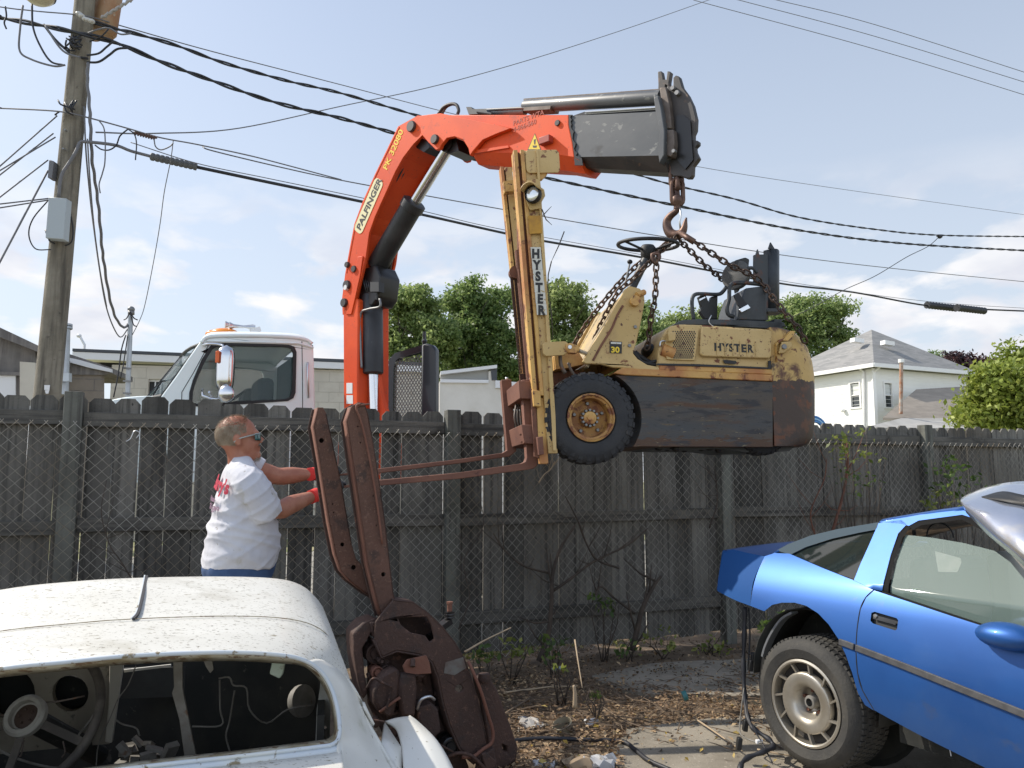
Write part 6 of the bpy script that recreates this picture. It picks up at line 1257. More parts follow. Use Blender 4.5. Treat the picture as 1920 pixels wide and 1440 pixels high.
# shirt
s = MB()
loftring(s, [ring(431, 470, 853, .085, .01), ring(422, 481, 864, .145), ring(411, 493, 878, .21), ring(404, 502, 898, .24), ring(399, 511, 925, .24), ring(396, 518, 955, .235), ring(392, 522, 985, .235), ring(388, 523, 1012, .235), ring(384, 522, 1038, .235), ring(381, 519, 1052, .23), ring(382, 514, 1062, .225)])
def tub(m, pts, rad, n=16): m.tube(crom(pts, 4), [rad[int(i / 4)] + (rad[min(len(rad) - 1, int(i / 4) + 1)] - rad[int(i / 4)]) * (i % 4) / 4 for i in range(4 * (len(pts) - 1) + 1)], n)
tub(s, [P(448, 893, 4.47), P(470, 912, 4.38), P(492, 945, 4.39), P(502, 967, 4.42)], [.095, .105, .098, .094])
tub(s, [P(458, 880, 4.70), P(474, 876, 4.78), P(492, 883, 4.80)], [.09, .085, .075])
shirt = s.build('tshirt', m_shirt, man, recalc=False); remesh(shirt, .008, 5)
bpy.context.view_layer.update()
_me = bpy.data.meshes.new_from_object(shirt.evaluated_get(bpy.context.evaluated_depsgraph_get())); shirt.modifiers.clear(); shirt.data = _me
_n = len(_me.vertices); _co = np.zeros(_n * 3); _me.vertices.foreach_get('co', _co); _co = _co.reshape(-1, 3); _no = np.zeros(_n * 3); _me.vertices.foreach_get('normal', _no); _no = _no.reshape(-1, 3); _h = np.zeros(_n); _o = ORG[man.name]
for _i in range(_n):
    q = Vector(_co[_i]) + _o; al = q.x * .8 + q.y * .6; py = 720 - F * math.tan(math.atan2(q.z - CAMZ, q.y) - PITCH)
    w1 = q.z + .30 * al; w2 = q.z - .75 * al; low = min(1, max(0, (py - 930) / 60)); up_ = 1 - low
    n1 = noise.noise(Vector((al * 2.6, q.y * 1.2, w1 * 13))); n2 = noise.noise(Vector((al * 3.2 + 9, q.y * 2, w2 * 12))); n3 = noise.noise(q * 7)
    r1_ = (1 - abs(n1) * 2.2); r2_ = (1 - abs(n2) * 2.2)
    _h[_i] = low * (.011 * max(0, r1_) ** 2 + .008 * max(0, r2_) ** 2) + up_ * .006 * max(0, r2_) ** 2 + .006 * n3 - .009
_co += _no * _h[:, None]; _me.vertices.foreach_set('co', _co.ravel()); _me.update(); _me.shade_smooth()
# cloth folds as raised creases
cr = MB(); cf = [((402, 1010), (430, 1020), (455, 1015)), ((395, 1035), (425, 1048), (460, 1045)), ((412, 985), (440, 990), (470, 975)), ((470, 1000), (490, 1012), (515, 1015)), ((392, 1050), (420, 1062), (470, 1062)), ((440, 960), (455, 975), (480, 978)), ((470, 925), (478, 945), (480, 965)), ((484, 935), (492, 950), (494, 968)), ((430, 900), (440, 920), (442, 945)), ((405, 1022), (440, 1036), (480, 1030))]
# trousers and belt line
j = MB(); loftring(j, [ring(385, 515, 1052, .215), ring(382, 512, 1068, .215), ring(388, 505, 1090, .21), ring(394, 500, 1130, .19)])
for sgn in (-1, 1):
    hp = P(446, 1115, MD) + ml * (.10 * sgn); kn = Vector((hp.x + .05 * (1 if sgn < 0 else .2), hp.y + .03 * sgn, .50)); an = Vector((kn.x - (.02 if sgn < 0 else .15), kn.y, GZ + .07))
    j.tube(crom([hp + UZ * .05, kn, an], 4), [.125, .12, .115, .10, .09, .085, .085, .085, .088], 16)
    f = MB(); f.ball(an + mf * .06 + UZ * -.01, .15, .055, .06, 14, RM); f.build('shoe', m_rub, man, smooth=180)
jo = j.build('jeans', m_jean, man, recalc=False); remesh(jo, .012, 4, disp=(.02, .07))
# gloves with five fingers round the fork tips
def glove(wr, grip, fdir, sgn):
    d = (grip - wr).normalized(); up = UZ; side = d.cross(up).normalized()
    g = MB(); pc = wr.lerp(grip, .62)
    g.tube(crom([wr - d * .02, wr + d * .02, pc, grip], 3), [.038, .038, .038, .040, .044, .045, .044, .042, .036, .030], 12)
    gl = g.build('glove', m_gblk, man, recalc=False)
    for k in range(4):
        base = grip + up * (.030 - .020 * k) * .4 + d * (-.03 + .022 * k) + side * (.02 * sgn) + up * .012; L_ = (.075, .085, .080, .065)[k]; r = .0105 - (.001 if k == 3 else 0)
        p0 = base; p1 = base + d * .018 + up * .012 + side * (L_ * .35 * -sgn); p2 = p1 + side * (L_ * .32 * -sgn) - up * .026; p3 = p2 + side * (L_ * .12 * sgn) - up * .022
        g.tube(crom([p0, p1, p2, p3], 3), [r] * 7 + [r * .95, r * .9, r * .7], 8)
    tb_ = wr.lerp(grip, .5) + up * .02 - side * (.018 * sgn); g.tube(crom([tb_, tb_ + d * .03 + up * .022, tb_ + d * .07 + up * .012], 3), [.014, .0135, .013, .0125, .012, .0115, .009], 8)
    me = bpy.data.meshes.new('glove'); o0 = ORG[man.name]; me.from_pydata([p - o0 for p in g.v], [], g.f); me.materials.append(m_gblk); gl.data = me; remesh(gl, .0042, 2)
    c = MB(); c.tube([wr - d * .035, wr - d * .03, wr + d * .0, wr + d * .035, wr + d * .05], [.030, .041, .040, .042, .036], 16); cf_ = c.build('glove_cuff', m_glove, man, smooth=60)
gN = fK.at(648, 911, .12) ; gF = fK.at(648, 888, .64)
glove(wrN, gN + Vector((-.03, -.03, .0)), None, 1); glove(wrF, gF + Vector((-.05, -.05, .01)), None, 1)
# glasses
g = MB(); lensp = []
for s_ in (-1, 1):
    l = MB(); pts = [(.074 - .018 * abs(t) ** 2 * 0, s_ * (.004 + .062 * t), z) for t in (0, .33, .66, 1) for z in (.0,)]
    rows = [[H(.103 - .030 * t * t, s_ * (.008 + .060 * t), zz * (1 - .25 * t) - .002) for t in (0, .25, .5, .75, 1)] for zz in (.020, .008, -.008, -.020)]
    l.grid(rows); l.build('lens', m_lens, man, smooth=180, solid=.004)
    g.tube([H(.075, s_ * .068, .012), H(.03, s_ * .080, .006), H(-.012, s_ * .084, .0), H(-.03, s_ * .082, -.014)], .004, 6); g.tube(rows[0], .0035, 5)
g.tube([H(.104, -.01, .012), H(.106, .01, .012)], .004, 5); g.build('glasses_frame', m_frm, man, smooth=180)
# hair : short clipped blades on back and sides, thin on the crown
rh = np.random.RandomState(3); h = MB(); k = 0
while k < 19000:
    d = rh.normal(size=3); d /= np.linalg.norm(d); x, y, z = d
    dens = min(1.0, .35 + max(0, .25 - x) * 2.2, .3 + max(0, .62 - z) * 2.5) if (x < .25 and z < .62 and z > -.62 - .2 * x) else 0.0
    if z > .45: dens = .22 if x < .6 else 0
    if x > .25 and x < .5 and abs(y) > .6 and z > .0 and z < .5: dens = .6
    if z < -.1 and x > -.05: dens = 0
    if rh.rand() > dens: k += 1; continue
    p = H(-.012 + x * .1005, y * .0805, .030 + z * .0945); nrm = (hf * x + hl_ * y + hu * z).normalized(); dn = (Vector((0, 0, -1)) - hf * .6 + Vector(rh.normal(size=3)) * .35); dn = (dn - nrm * dn.dot(nrm)).normalized()
    t_ = p + dn * .012 + nrm * (.004 if z < .45 else .008); sd = nrm.cross(dn) * .0017; h.add([p - sd - nrm * .002, p + sd - nrm * .002, t_], [(0, 1, 2)]); k += 1
for k in range(160):
    y = rh.uniform(-.05, .05); p = H(.045 + rh.uniform(-.02, .015), y, .112 - y * y * 6); t_ = p + hu * .022 + hf * rh.uniform(-.005, .03) + hl_ * rh.uniform(-.01, .01); sd = hl_ * .0010; h.add([p - sd - hu * .006, p + sd - hu * .006, t_], [(0, 1, 2)])
h.build('hair', m_hair, man, recalc=False)
h = MB()
for k in range(900):
    t = rh.uniform(-1, 1); z = rh.uniform(-.112, -.068); base = H(.092 - abs(t) * .03 - max(0, -.09 - z) * .5, t * .028, z)
    tip_ = base + hf * rh.uniform(.004, .014) - UZ * rh.uniform(.012, .028) + hl_ * rh.uniform(-.004, .004); sd = hl_ * .0013 if k % 2 else hf.cross(hl_) * .0013; h.add([base - sd - hf * .008, base + sd - hf * .008, tip_], [(0, 1, 2)])
for k in range(260):
    t = rh.uniform(-1, 1); base = H(.096 - abs(t) * .012, t * .022, -.043 + rh.uniform(-.004, .004)); tip_ = base + hf * .004 - UZ * .012 + hl_ * t * .008; sd = hl_ * .0012; h.add([base - sd - hf * .005, base + sd - hf * .005, tip_], [(0, 1, 2)])
h.build('goatee', m_beard, man, recalc=False)
# print on the back of the shirt (follows the round of the back)
def back_pt(u, py):          # u metres from the spine towards the near side
    xs = np.interp(py, [853, 878, 898, 925, 955, 985, 1015, 1045, 1062], [431, 412, 405, 400, 397, 393, 388, 384, 381]); xe = np.interp(py, [853, 878, 898, 925, 955, 985, 1015, 1045, 1062], [470, 492, 501, 510, 517, 522, 524, 524, 520])
    bb = np.interp(py, [853, 878, 898], [.085, .205, .235]); c = P((xs + xe) / 2, py, MD); e = (xe - xs) / 2 * MD / F; a = math.sqrt(e * e - (bb * math.sin(ph)) ** 2) / math.cos(ph) + .010; bb += .010
    t = math.asin(max(-.98, min(.98, u / bb))); pw = 2 / 2.3; return c - mf * a * abs(math.cos(t)) ** pw - ml * bb * abs(math.sin(t)) ** pw * (1 if u > 0 else -1)
def back_text(body_, size, py0, u0, mat, bold=.002, wid=1.0, rise=0):
    def fn(x, y, z):
        py = py0 - y / MD * F - x * rise; q = back_pt(u0 + x, py); d = (q - P(450, py, MD)).normalized(); return q + Vector((-.6, -.8, 0)).normalized() * (.012 + z)
    text(body_, size, None, (1, 0, 0), (0, 0, 1), mat, shirt, bold=bold, wid=wid, fn=fn, name='shirt_print')
back_text("Barry's", .10, 912, -.03, m_ink_r, .004, .80, -60)
back_text("Poland", .04, 937, -.02, m_ink_v, .001, .9, -30); back_text('76 Iowa', .045, 952, -.0, m_ink_v, .001, 1.0, -20); back_text('319', .034, 958, .06, m_ink_v)
# ---------------------------------------------------------------- white fibreglass coupe shell (seen from behind)
m_fib = M('aged_white_gelcoat', (.64, .625, .57), .45, col2=(.56, .545, .49), sc=2.4, coat=.15, spots=[(5.5, .54, .72, (.47, .45, .39)), (1.6, .52, .66, (.62, .61, .56)), (60, .61, .66, (.30, .27, .20)), (120, .60, .64, (.17, .15, .11))], rough2=.6, stretch=(.6, 1.5, 1.4))
m_fibc = M('clean_white_gelcoat', (.66, .65, .60), .42, col2=(.58, .56, .49), sc=3, coat=.2, spots=[(50, .66, .69, (.25, .22, .16)), (6, .58, .72, (.36, .36, .25))])
m_lip = M('opening_lip', (.50, .55, .60), .5, col2=(.58, .60, .58), sc=5, spots=[(18, .60, .66, (.20, .16, .09)), (50, .64, .68, (.16, .10, .05))])
m_lipd = M('dirty_lip', (.38, .35, .27), .8, col2=(.20, .16, .09), sc=16, spots=[(30, .55, .6, (.14, .09, .05))])
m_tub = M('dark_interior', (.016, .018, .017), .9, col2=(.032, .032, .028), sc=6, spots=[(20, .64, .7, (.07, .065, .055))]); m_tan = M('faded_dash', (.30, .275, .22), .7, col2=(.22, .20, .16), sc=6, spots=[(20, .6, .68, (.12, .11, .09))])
wc = thing('white_coupe', 'white dirty coupe shell without rear glass, seen from behind at the lower left', 'car', (P(255, 1400, 2.4).x, 2.6, GZ))
XS = [-420, -200, 0, 140, 270, 420, 520]
def row(ys, Ds, xs=XS, tail=()):
    return [P(x, y, d) for x, y, d in zip(xs, ys, Ds)] + [P(*t) for t in tail]
r0 = row([1222, 1150, 1106, 1090, 1083, 1081, 1085], [2.62, 2.63, 2.68, 2.73, 2.78, 2.83, 2.87], tail=[(566, 1098, 2.90), (592, 1120, 2.92), (604, 1136, 2.93)])
rm1 = [p + Vector((0, .12, -.10)) for p in r0]
r1 = row([1262, 1190, 1147, 1129, 1120, 1118, 1123], [2.42, 2.43, 2.46, 2.51, 2.55, 2.60, 2.64], xs=[-440, -215, -8, 136, 267, 422, 530], tail=[(585, 1140, 2.67), (612, 1162, 2.69), (622, 1180, 2.70)])
r2 = row([1300, 1228, 1188, 1172, 1163, 1158, 1163], [2.24, 2.25, 2.28, 2.32, 2.36, 2.41, 2.45], xs=[-460, -228, -14, 132, 262, 424, 538], tail=[(600, 1182, 2.48), (628, 1205, 2.50), (638, 1224, 2.51)])
r3 = row([1345, 1268, 1222, 1205, 1195, 1190, 1196], [2.11, 2.12, 2.15, 2.19, 2.23, 2.28, 2.32], xs=[-480, -240, -20, 128, 257, 424, 538], tail=[(606, 1216, 2.36), (640, 1242, 2.40), (653, 1264, 2.42)])
r4 = row([1392, 1310, 1257, 1240, 1228, 1222, 1227], [2.03, 2.04, 2.07, 2.10, 2.13, 2.18, 2.22], xs=[-500, -250, -25, 125, 252, 420, 525], tail=[(582, 1244, 2.25), (622, 1272, 2.30), (662, 1300, 2.37)])
m = MB(); m.loft([rm1, r0, r1, r2, r3, r4], 5, 5); m.build('roof', m_fib, wc, smooth=180)
# seams : centre bar and roof bow
def line_on(pts, r, mat, name, dz=.004):
    m = MB(); m.tube(crom([P(*p) + Vector((0, 0, dz)) for p in pts], 6), r, 6); return m.build(name, mat, wc, smooth=180)
m_seam = M('black_seam', (.025, .025, .03), .7)
a = [(275, 1083, 2.775), (267, 1121, 2.545), (259, 1152, 2.40), (250, 1164, 2.352)]
m = MB(); m.tube(crom([P(*p) + Vector((0, 0, .005)) for p in a], 6), 1.0, rect=(.0075, .007), up=(0, 0, 1)); m.build('panel_joint', m_seam, wc)
m = MB(); m.tube(crom([P(x - 4, y, d) + Vector((0, 0, .006)) for x, y, d in a], 6), 1.0, rect=(.004, .006), up=(0, 0, 1)); m.build('joint_weatherstrip', m_lip, wc)
line_on([(-228, 1229, 2.25), (-14, 1189.5, 2.28), (132, 1173.5, 2.32), (250, 1164.5, 2.355), (424, 1159, 2.41), (538, 1164, 2.45), (600, 1183, 2.48), (638, 1225, 2.51)], .0014, m_lipd, 'roof_seam', .006)
# lip of the opening
ot = [(-250, 1310, 2.03), (-25, 1258, 2.06), (125, 1241, 2.09), (252, 1229, 2.12), (420, 1223, 2.17), (525, 1228, 2.21), (575, 1240, 2.235), (604, 1262, 2.25), (622, 1292, 2.25), (633, 1330, 2.22), (637, 1365, 2.19), (634, 1386, 2.175), (622, 1396, 2.16), (600, 1400, 2.15), (450, 1418, 2.10), (300, 1434, 2.06), (100, 1459, 2.02), (-100, 1486, 1.99), (-250, 1500, 1.97)]
oc = crom([P(*p) for p in ot], 6); 
ins = crom([P(x + (0 if x < 560 else -7), y + (12 if y < 1260 and x < 560 else 5 if y < 1300 else 0 if y < 1385 else -7), d + .05) for x, y, d in ot], 6)
m = MB(); m.grid([oc, ins]); m.build('opening_flange', m_lipd, wc, smooth=60, solid=.006)
m = MB(); m.tube(oc, .006, 6); m.build('opening_edge', m_lip, wc, smooth=180)
# buttress (right sail panel) between opening and outer edge
br = [[(575, 1239, 2.238), (600, 1236, 2.29), (630, 1252, 2.37), (662, 1300, 2.37)],
      [(604, 1262, 2.25), (626, 1256, 2.30), (648, 1268, 2.38), (672, 1314, 2.38)],
      [(622, 1294, 2.25), (648, 1288, 2.31), (668, 1300, 2.38), (684, 1338, 2.38)],
      [(634, 1332, 2.22), (662, 1328, 2.30), (684, 1340, 2.38), (700, 1366, 2.38)],
      [(638, 1366, 2.19), (672, 1368, 2.28), (700, 1378, 2.36), (716, 1394, 2.36)],
      [(634, 1390, 2.17), (680, 1404, 2.25), (716, 1414, 2.33), (733, 1420, 2.34)],
      [(640, 1440, 2.10), (690, 1450, 2.2), (730, 1454, 2.27), (752, 1455, 2.28)],
      [(650, 1520, 2.0), (700, 1520, 2.1), (745, 1515, 2.18), (775, 1510, 2.2)]]
m = MB(); m.loft([[P(*p) for p in r] for r in br], 5, 5); m.build('sail_panel', m_fibc, wc, smooth=180, solid=.01)
# outer fall of the roof side to the body (hidden side, closes the shell)
m = MB(); m.loft([[p for p in (r0[-1], r1[-1], r2[-1], r3[-1], P(662, 1300, 2.37), P(684, 1338, 2.38), P(716, 1394, 2.36), P(752, 1455, 2.28))], [p + Vector((.05, .02, -.25)) for p in (r0[-1], r1[-1], r2[-1], r3[-1], P(662, 1300, 2.37), P(684, 1338, 2.38), P(716, 1394, 2.36), P(752, 1455, 2.28))]], 3, 3); m.build('roof_side', m_fibc, wc, smooth=60, solid=.01)
# rear haunch
m = MB(); m.loft([[P(722, 1352, 2.62), P(742, 1368, 2.56), P(752, 1400, 2.45), P(756, 1440, 2.35), P(760, 1500, 2.24)],
      [P(742, 1346, 2.62), P(756, 1352, 2.58), P(772, 1392, 2.46), P(782, 1440, 2.35), P(792, 1500, 2.24)],
      [P(764, 1343, 2.62), P(776, 1352, 2.58), P(802, 1384, 2.48), P(822, 1430, 2.38), P(842, 1500, 2.26)],
      [P(770, 1346, 2.66), P(790, 1362, 2.62), P(822, 1394, 2.52), P(850, 1440, 2.42), P(872, 1500, 2.30)],
      [P(770, 1400, 2.70), P(795, 1430, 2.66), P(830, 1480, 2.56), P(860, 1540, 2.46), P(885, 1600, 2.33)]], 5, 5); m.build('rear_haunch', m_fibc, wc, smooth=180, solid=.01)
m = MB(); m.grid([[P(716, 1396, 2.36), P(735, 1425, 2.33), P(752, 1456, 2.27)], [P(722, 1354, 2.62), P(752, 1400, 2.44), P(758, 1460, 2.33)]]); m.build('haunch_gutter', m_fibc, wc, smooth=60, solid=.01)
# rear deck below the opening
lipb = [(636, 1394, 2.17), (600, 1401, 2.15), (450, 1419, 2.10), (300, 1436, 2.06), (100, 1461, 2.02), (-100, 1488, 1.99), (-300, 1520, 1.96)]
m = MB(); m.loft([[P(*p) for p in lipb], [P(x + 4, y + 13, d - .015) for x, y, d in lipb]], 5, 2); m.build('deck_lip', m_lip, wc, smooth=60, solid=.006)
m = MB(); m.loft([[P(x + 4, y + 13, d - .015) for x, y, d in lipb], [P(x + 12, y + 60, d - .12) for x, y, d in lipb], [P(x + 30, y + 170, d - .3) for x, y, d in lipb], [P(x + 40, y + 400, d - .45) for x, y, d in lipb]], 5, 4); m.build('rear_deck', m_fib, wc, smooth=180, solid=.01)
# cabin tub
fW = Fr((P(255, 1400, 2.1).x, 2.1, 0), (math.cos(R(13)), math.sin(R(13)), 0))
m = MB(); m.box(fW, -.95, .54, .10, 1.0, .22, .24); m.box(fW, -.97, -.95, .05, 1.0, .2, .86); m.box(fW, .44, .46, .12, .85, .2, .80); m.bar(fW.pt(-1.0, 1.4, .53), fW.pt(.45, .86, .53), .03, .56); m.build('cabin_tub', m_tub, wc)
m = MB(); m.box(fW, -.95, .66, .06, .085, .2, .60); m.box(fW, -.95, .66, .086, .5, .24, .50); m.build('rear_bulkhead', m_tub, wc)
# body sides below (mostly out of the picture)
m = MB(); m.box(fW, .52, .62, -.2, .5, .12, .40); m.box(fW, -1.1, -.98, -.4, 3.2, .12, .62); m.box(fW, -.97, .20, 1.45, 3.2, .3, .42); m.build('lower_body', m_fibc, wc, bevel=.05)
for u, v in ((.10, 2.6), (-1.05, 2.6), (.50, -.1), (-1.0, -.1)):
    m = MB(); m.lathe([(.15, 0), (.30, .0), (.33, .04), (.33, .16), (.30, .2), (.15, .2)], fW.pt(u, v, GZ + .33), fW.u, 24); m.build('wheel', m_tyre, wc, smooth=40)
# dashboard, gauges, steering wheel
def pd(px, D0, th, name, mat, ang=0, holes=(), bev=0, parent=None):
    fr = Fr((0, D0, 0), (math.cos(R(13)), math.sin(R(13)), 0)); fr.o = P(120, 1300, D0); m = MB(); m.ppoly(fr, px, 0, th, 0, holes); return m.build(name, mat, parent or wc, bevel=bev)
pd([(-60, 1250), (228, 1244), (222, 1290), (205, 1395), (140, 1400), (-60, 1420)], 2.85, .03, 'dashboard', m_tan, holes=[circ(18, 1300, 48, 20), circ(132, 1300, 34, 20)])
for x, y, r in ((18, 1300, 48), (132, 1300, 34)):
    fr = Fr(P(120, 1300, 2.88), (math.cos(R(13)), math.sin(R(13)), 0)); c = fr.at(x, y, .02); k = r * 2.88 / F; m = MB(); m.lathe([(0, .05), (k * .9, .05), (k * .95, .0), (k * 1.02, -.025), (k * .98, -.03)], c, fr.v, 28); m.build('gauge', m_tub, wc, smooth=40)
pd([(205, 1243), (231, 1244), (224, 1292), (209, 1394), (196, 1392), (203, 1320)], 2.82, .02, 'dash_edge', M('pale_dash_edge', (.42, .40, .34), .7, spots=[(20, .6, .68, (.2, .18, .14))]), bev=.004)
pd([(232, 1256), (320, 1246), (320, 1250), (233, 1261)], 2.9, .01, 'pale_strip', m_fibc)
pd([(222, 1256), (560, 1240), (590, 1290), (560, 1300), (224, 1310)], 3.0, .03, 'glovebox_edge', M('interior_grey', (.045, .047, .045), .8, col2=(.03, .03, .03), sc=8))
sc_ = P(52, 1345, 2.55); ax = Vector((-.02, -.86, .5)).normalized(); x = ax.cross(UZ).normalized(); y_ = x.cross(ax)
rp2 = .215; m_whl = M('dusty_wheel', (.06, .052, .045), .7, col2=(.12, .105, .085), sc=10)
m = MB(); m.tube([sc_ + (x * math.cos(a) + y_ * math.sin(a)) * rp2 for a in [2 * math.pi * k / 48 for k in range(48)]], .015, 8, closed=True); sw = m.build('steering_wheel', m_whl, wc, smooth=180)
m = MB()
for a in (200, 340, 270): m = MB(); m.bar(sc_ + (x * math.cos(R(a)) + y_ * math.sin(R(a))) * .05, sc_ + (x * math.cos(R(a)) + y_ * math.sin(R(a))) * rp2 - ax * .0, .024, .005, ax); m.build('spoke', m_whl, sw)
m = MB(); m.lathe([(.060, -.01), (.062, .012), (.054, .022), (.043, .020), (.041, .0), (0, -.006)], sc_ + ax * .01, ax, 28); m.build('hub_ring', M('pale_hub', (.34, .33, .29), .6, col2=(.24, .23, .2), sc=14), sw, smooth=40)
m = MB(); m.lathe([(0, .006), (.03, .004), (.038, 0)], sc_ + ax * .008, ax, 20); [m.ball(sc_ + ax * .014 + (x * math.cos(k) + y_ * math.sin(k)) * .02, .005, n=6) for k in (0, 1.2, 2.5, 3.7, 5)]; m.build('horn_contact', M('rust_hub', (.05, .03, .02), .7), sw, smooth=60)
m = MB(); m.cyl(sc_, sc_ - ax * .5, .035, 12); m.build('steering_column', m_tub, wc)
# straps, tabs, cables inside
m_gs = M('grey_strut', (.22, .21, .19), .7, col2=(.13, .12, .10), sc=9, spots=[(20, .6, .68, (.12, .07, .04))])
pd([(324, 1235), (342, 1236), (342, 1290), (350, 1330), (368, 1420), (346, 1423), (336, 1350), (322, 1300), (326, 1288)], 2.35, .012, 'seat_belt_strut', m_gs, bev=.002)
pd([(379, 1231), (396, 1231), (400, 1256), (394, 1262), (386, 1250)], 2.3, .012, 'bracket_tab', m_gs); pd([(513, 1230), (538, 1231), (531, 1264), (524, 1273), (505, 1264)], 2.26, .03, 'green_tab', M('mint_paint', (.42, .50, .42), .6, spots=[(20, .6, .7, (.25, .27, .2))]), bev=.004)
pd([(601, 1258), (613, 1262), (620, 1330), (618, 1398), (591, 1398), (594, 1330), (600, 1290)], 2.32, .012, 'hinge_plate', M('grey_white_plate', (.33, .33, .30), .7, col2=(.22, .22, .2), sc=8, spots=[(16, .6, .7, (.1, .1, .09))]), holes=[circ(609, 1365, 4)])
fr_ = Fr(P(120, 1300, 2.6), (math.cos(R(13)), math.sin(R(13)), 0))
for k, (pts, r, mt) in enumerate((([(190, 1290), (192, 1310), (170, 1350), (150, 1375), (148, 1380)], .004, m_gs), ([(255, 1248), (240, 1285), (222, 1310), (205, 1350), (185, 1395), (180, 1440)], .002, m_gs), ([(0, 1408), (40, 1425), (90, 1438), (130, 1440)], .004, m_gs), ([(440, 1295), (436, 1320), (430, 1355), (424, 1380), (432, 1412)], .003, m_gs), ([(410, 1272), (430, 1270), (438, 1285), (462, 1290), (468, 1330), (500, 1356), (540, 1330), (590, 1322)], .003, m_gs), ([(412, 1275), (413, 1330), (415, 1360), (360, 1362)], .003, m_gs), ([(218, 1350), (230, 1358), (255, 1365), (262, 1380)], .003, m_gs), ([(30, 1318), (100, 1316), (158, 1305)], .003, m_tipl), ([(0, 1341), (35, 1340)], .003, m_tipl), ([(118, 1390), (122, 1410), (116, 1420)], .0025, m_tipl), ([(45, 1388), (40, 1415), (36, 1418)], .0025, m_tipl))):
    m = MB(); m.tube(crom([fr_.at(x, y, 0) for x, y in pts], 4), r, 5); m.build('loose_wire', mt, wc, smooth=180)
m = MB(); q = fr_.at(559, 1315, .2); m.lathe([(0, 0), (.05, 0), (.055, .01), (.055, .03), (0, .03)], q, (.8, -.5, .2), 20); m.build('speaker_ring', m_gs, wc, smooth=40)
m = MB(); ri = random.Random(6)
for k in range(14): q = fr_.at(ri.uniform(230, 320), ri.uniform(1395, 1430), ri.uniform(-.1, .1)); m.bar(q, q + Vector((ri.uniform(-.06, .06), ri.uniform(-.05, .05), ri.uniform(-.02, .04))), ri.uniform(.02, .04), ri.uniform(.01, .03))
m.build('broken_bracket', m_gs, wc, kind='stuff')
m = MB(); q = P(246, 1432, 2.2); m.bar(q - Vector((0, 0, .06)), q + Vector((0, 0, .03)), .025, .015); m.build('pale_post', m_gs, wc)
# ---------------------------------------------------------------- blue coupe on the right
m_bp = M('metallic_blue', (.022, .105, .35), .45, .45, coat=.22, col2=(.018, .086, .30), sc=1.5, spots=[(60, .70, .74, (.06, .14, .36)), (1.8, .52, .7, (.035, .11, .32)), (7, .60, .72, (.045, .10, .26))], rough2=.46)
m_bd = M('bumper_blue', (.012, .070, .23), .72, spec=.2, spots=[(12, .68, .74, (.05, .12, .32))])
m_cg = M('car_glass', (.20, .27, .24), .03, spec=.9, alpha=.62); m_cgd = M('hatch_glass', (.015, .022, .02), .03, spec=.6, alpha=.90)
m_mold = M('grey_moulding', (.085, .085, .088), .7, col2=(.055, .055, .058), sc=20)
m_seal = M('window_rubber', (.015, .015, .015), .95, spec=.15)
fB = Fr(P(1512, 1318, 4.25), (math.cos(R(60)), -math.sin(R(60)), 0))
bc = thing('blue_coupe', 'metallic blue coupe with raised tail, silver turbine wheel and bare bonnet at the right edge', 'car', Vector((fB.o.x, fB.o.y, GZ)))
uB, _w = fB.hit(1432, 1100, 0)
def vf(u, w):
    v = -.045 + .55 * (w - .22) ** 2 + (.35 * (-(u + .42)) ** 1.6 if u < -.42 else 0)
    if w > .50: v += .9 * (w - .50) ** 2
    return v
def hitv(px, py, f=vf):
    v = 0
    for _ in range(8): u, w = fB.hit(px, py, v); v = v * .3 + f(u, w) * .7
    return u, w, f(u, w)
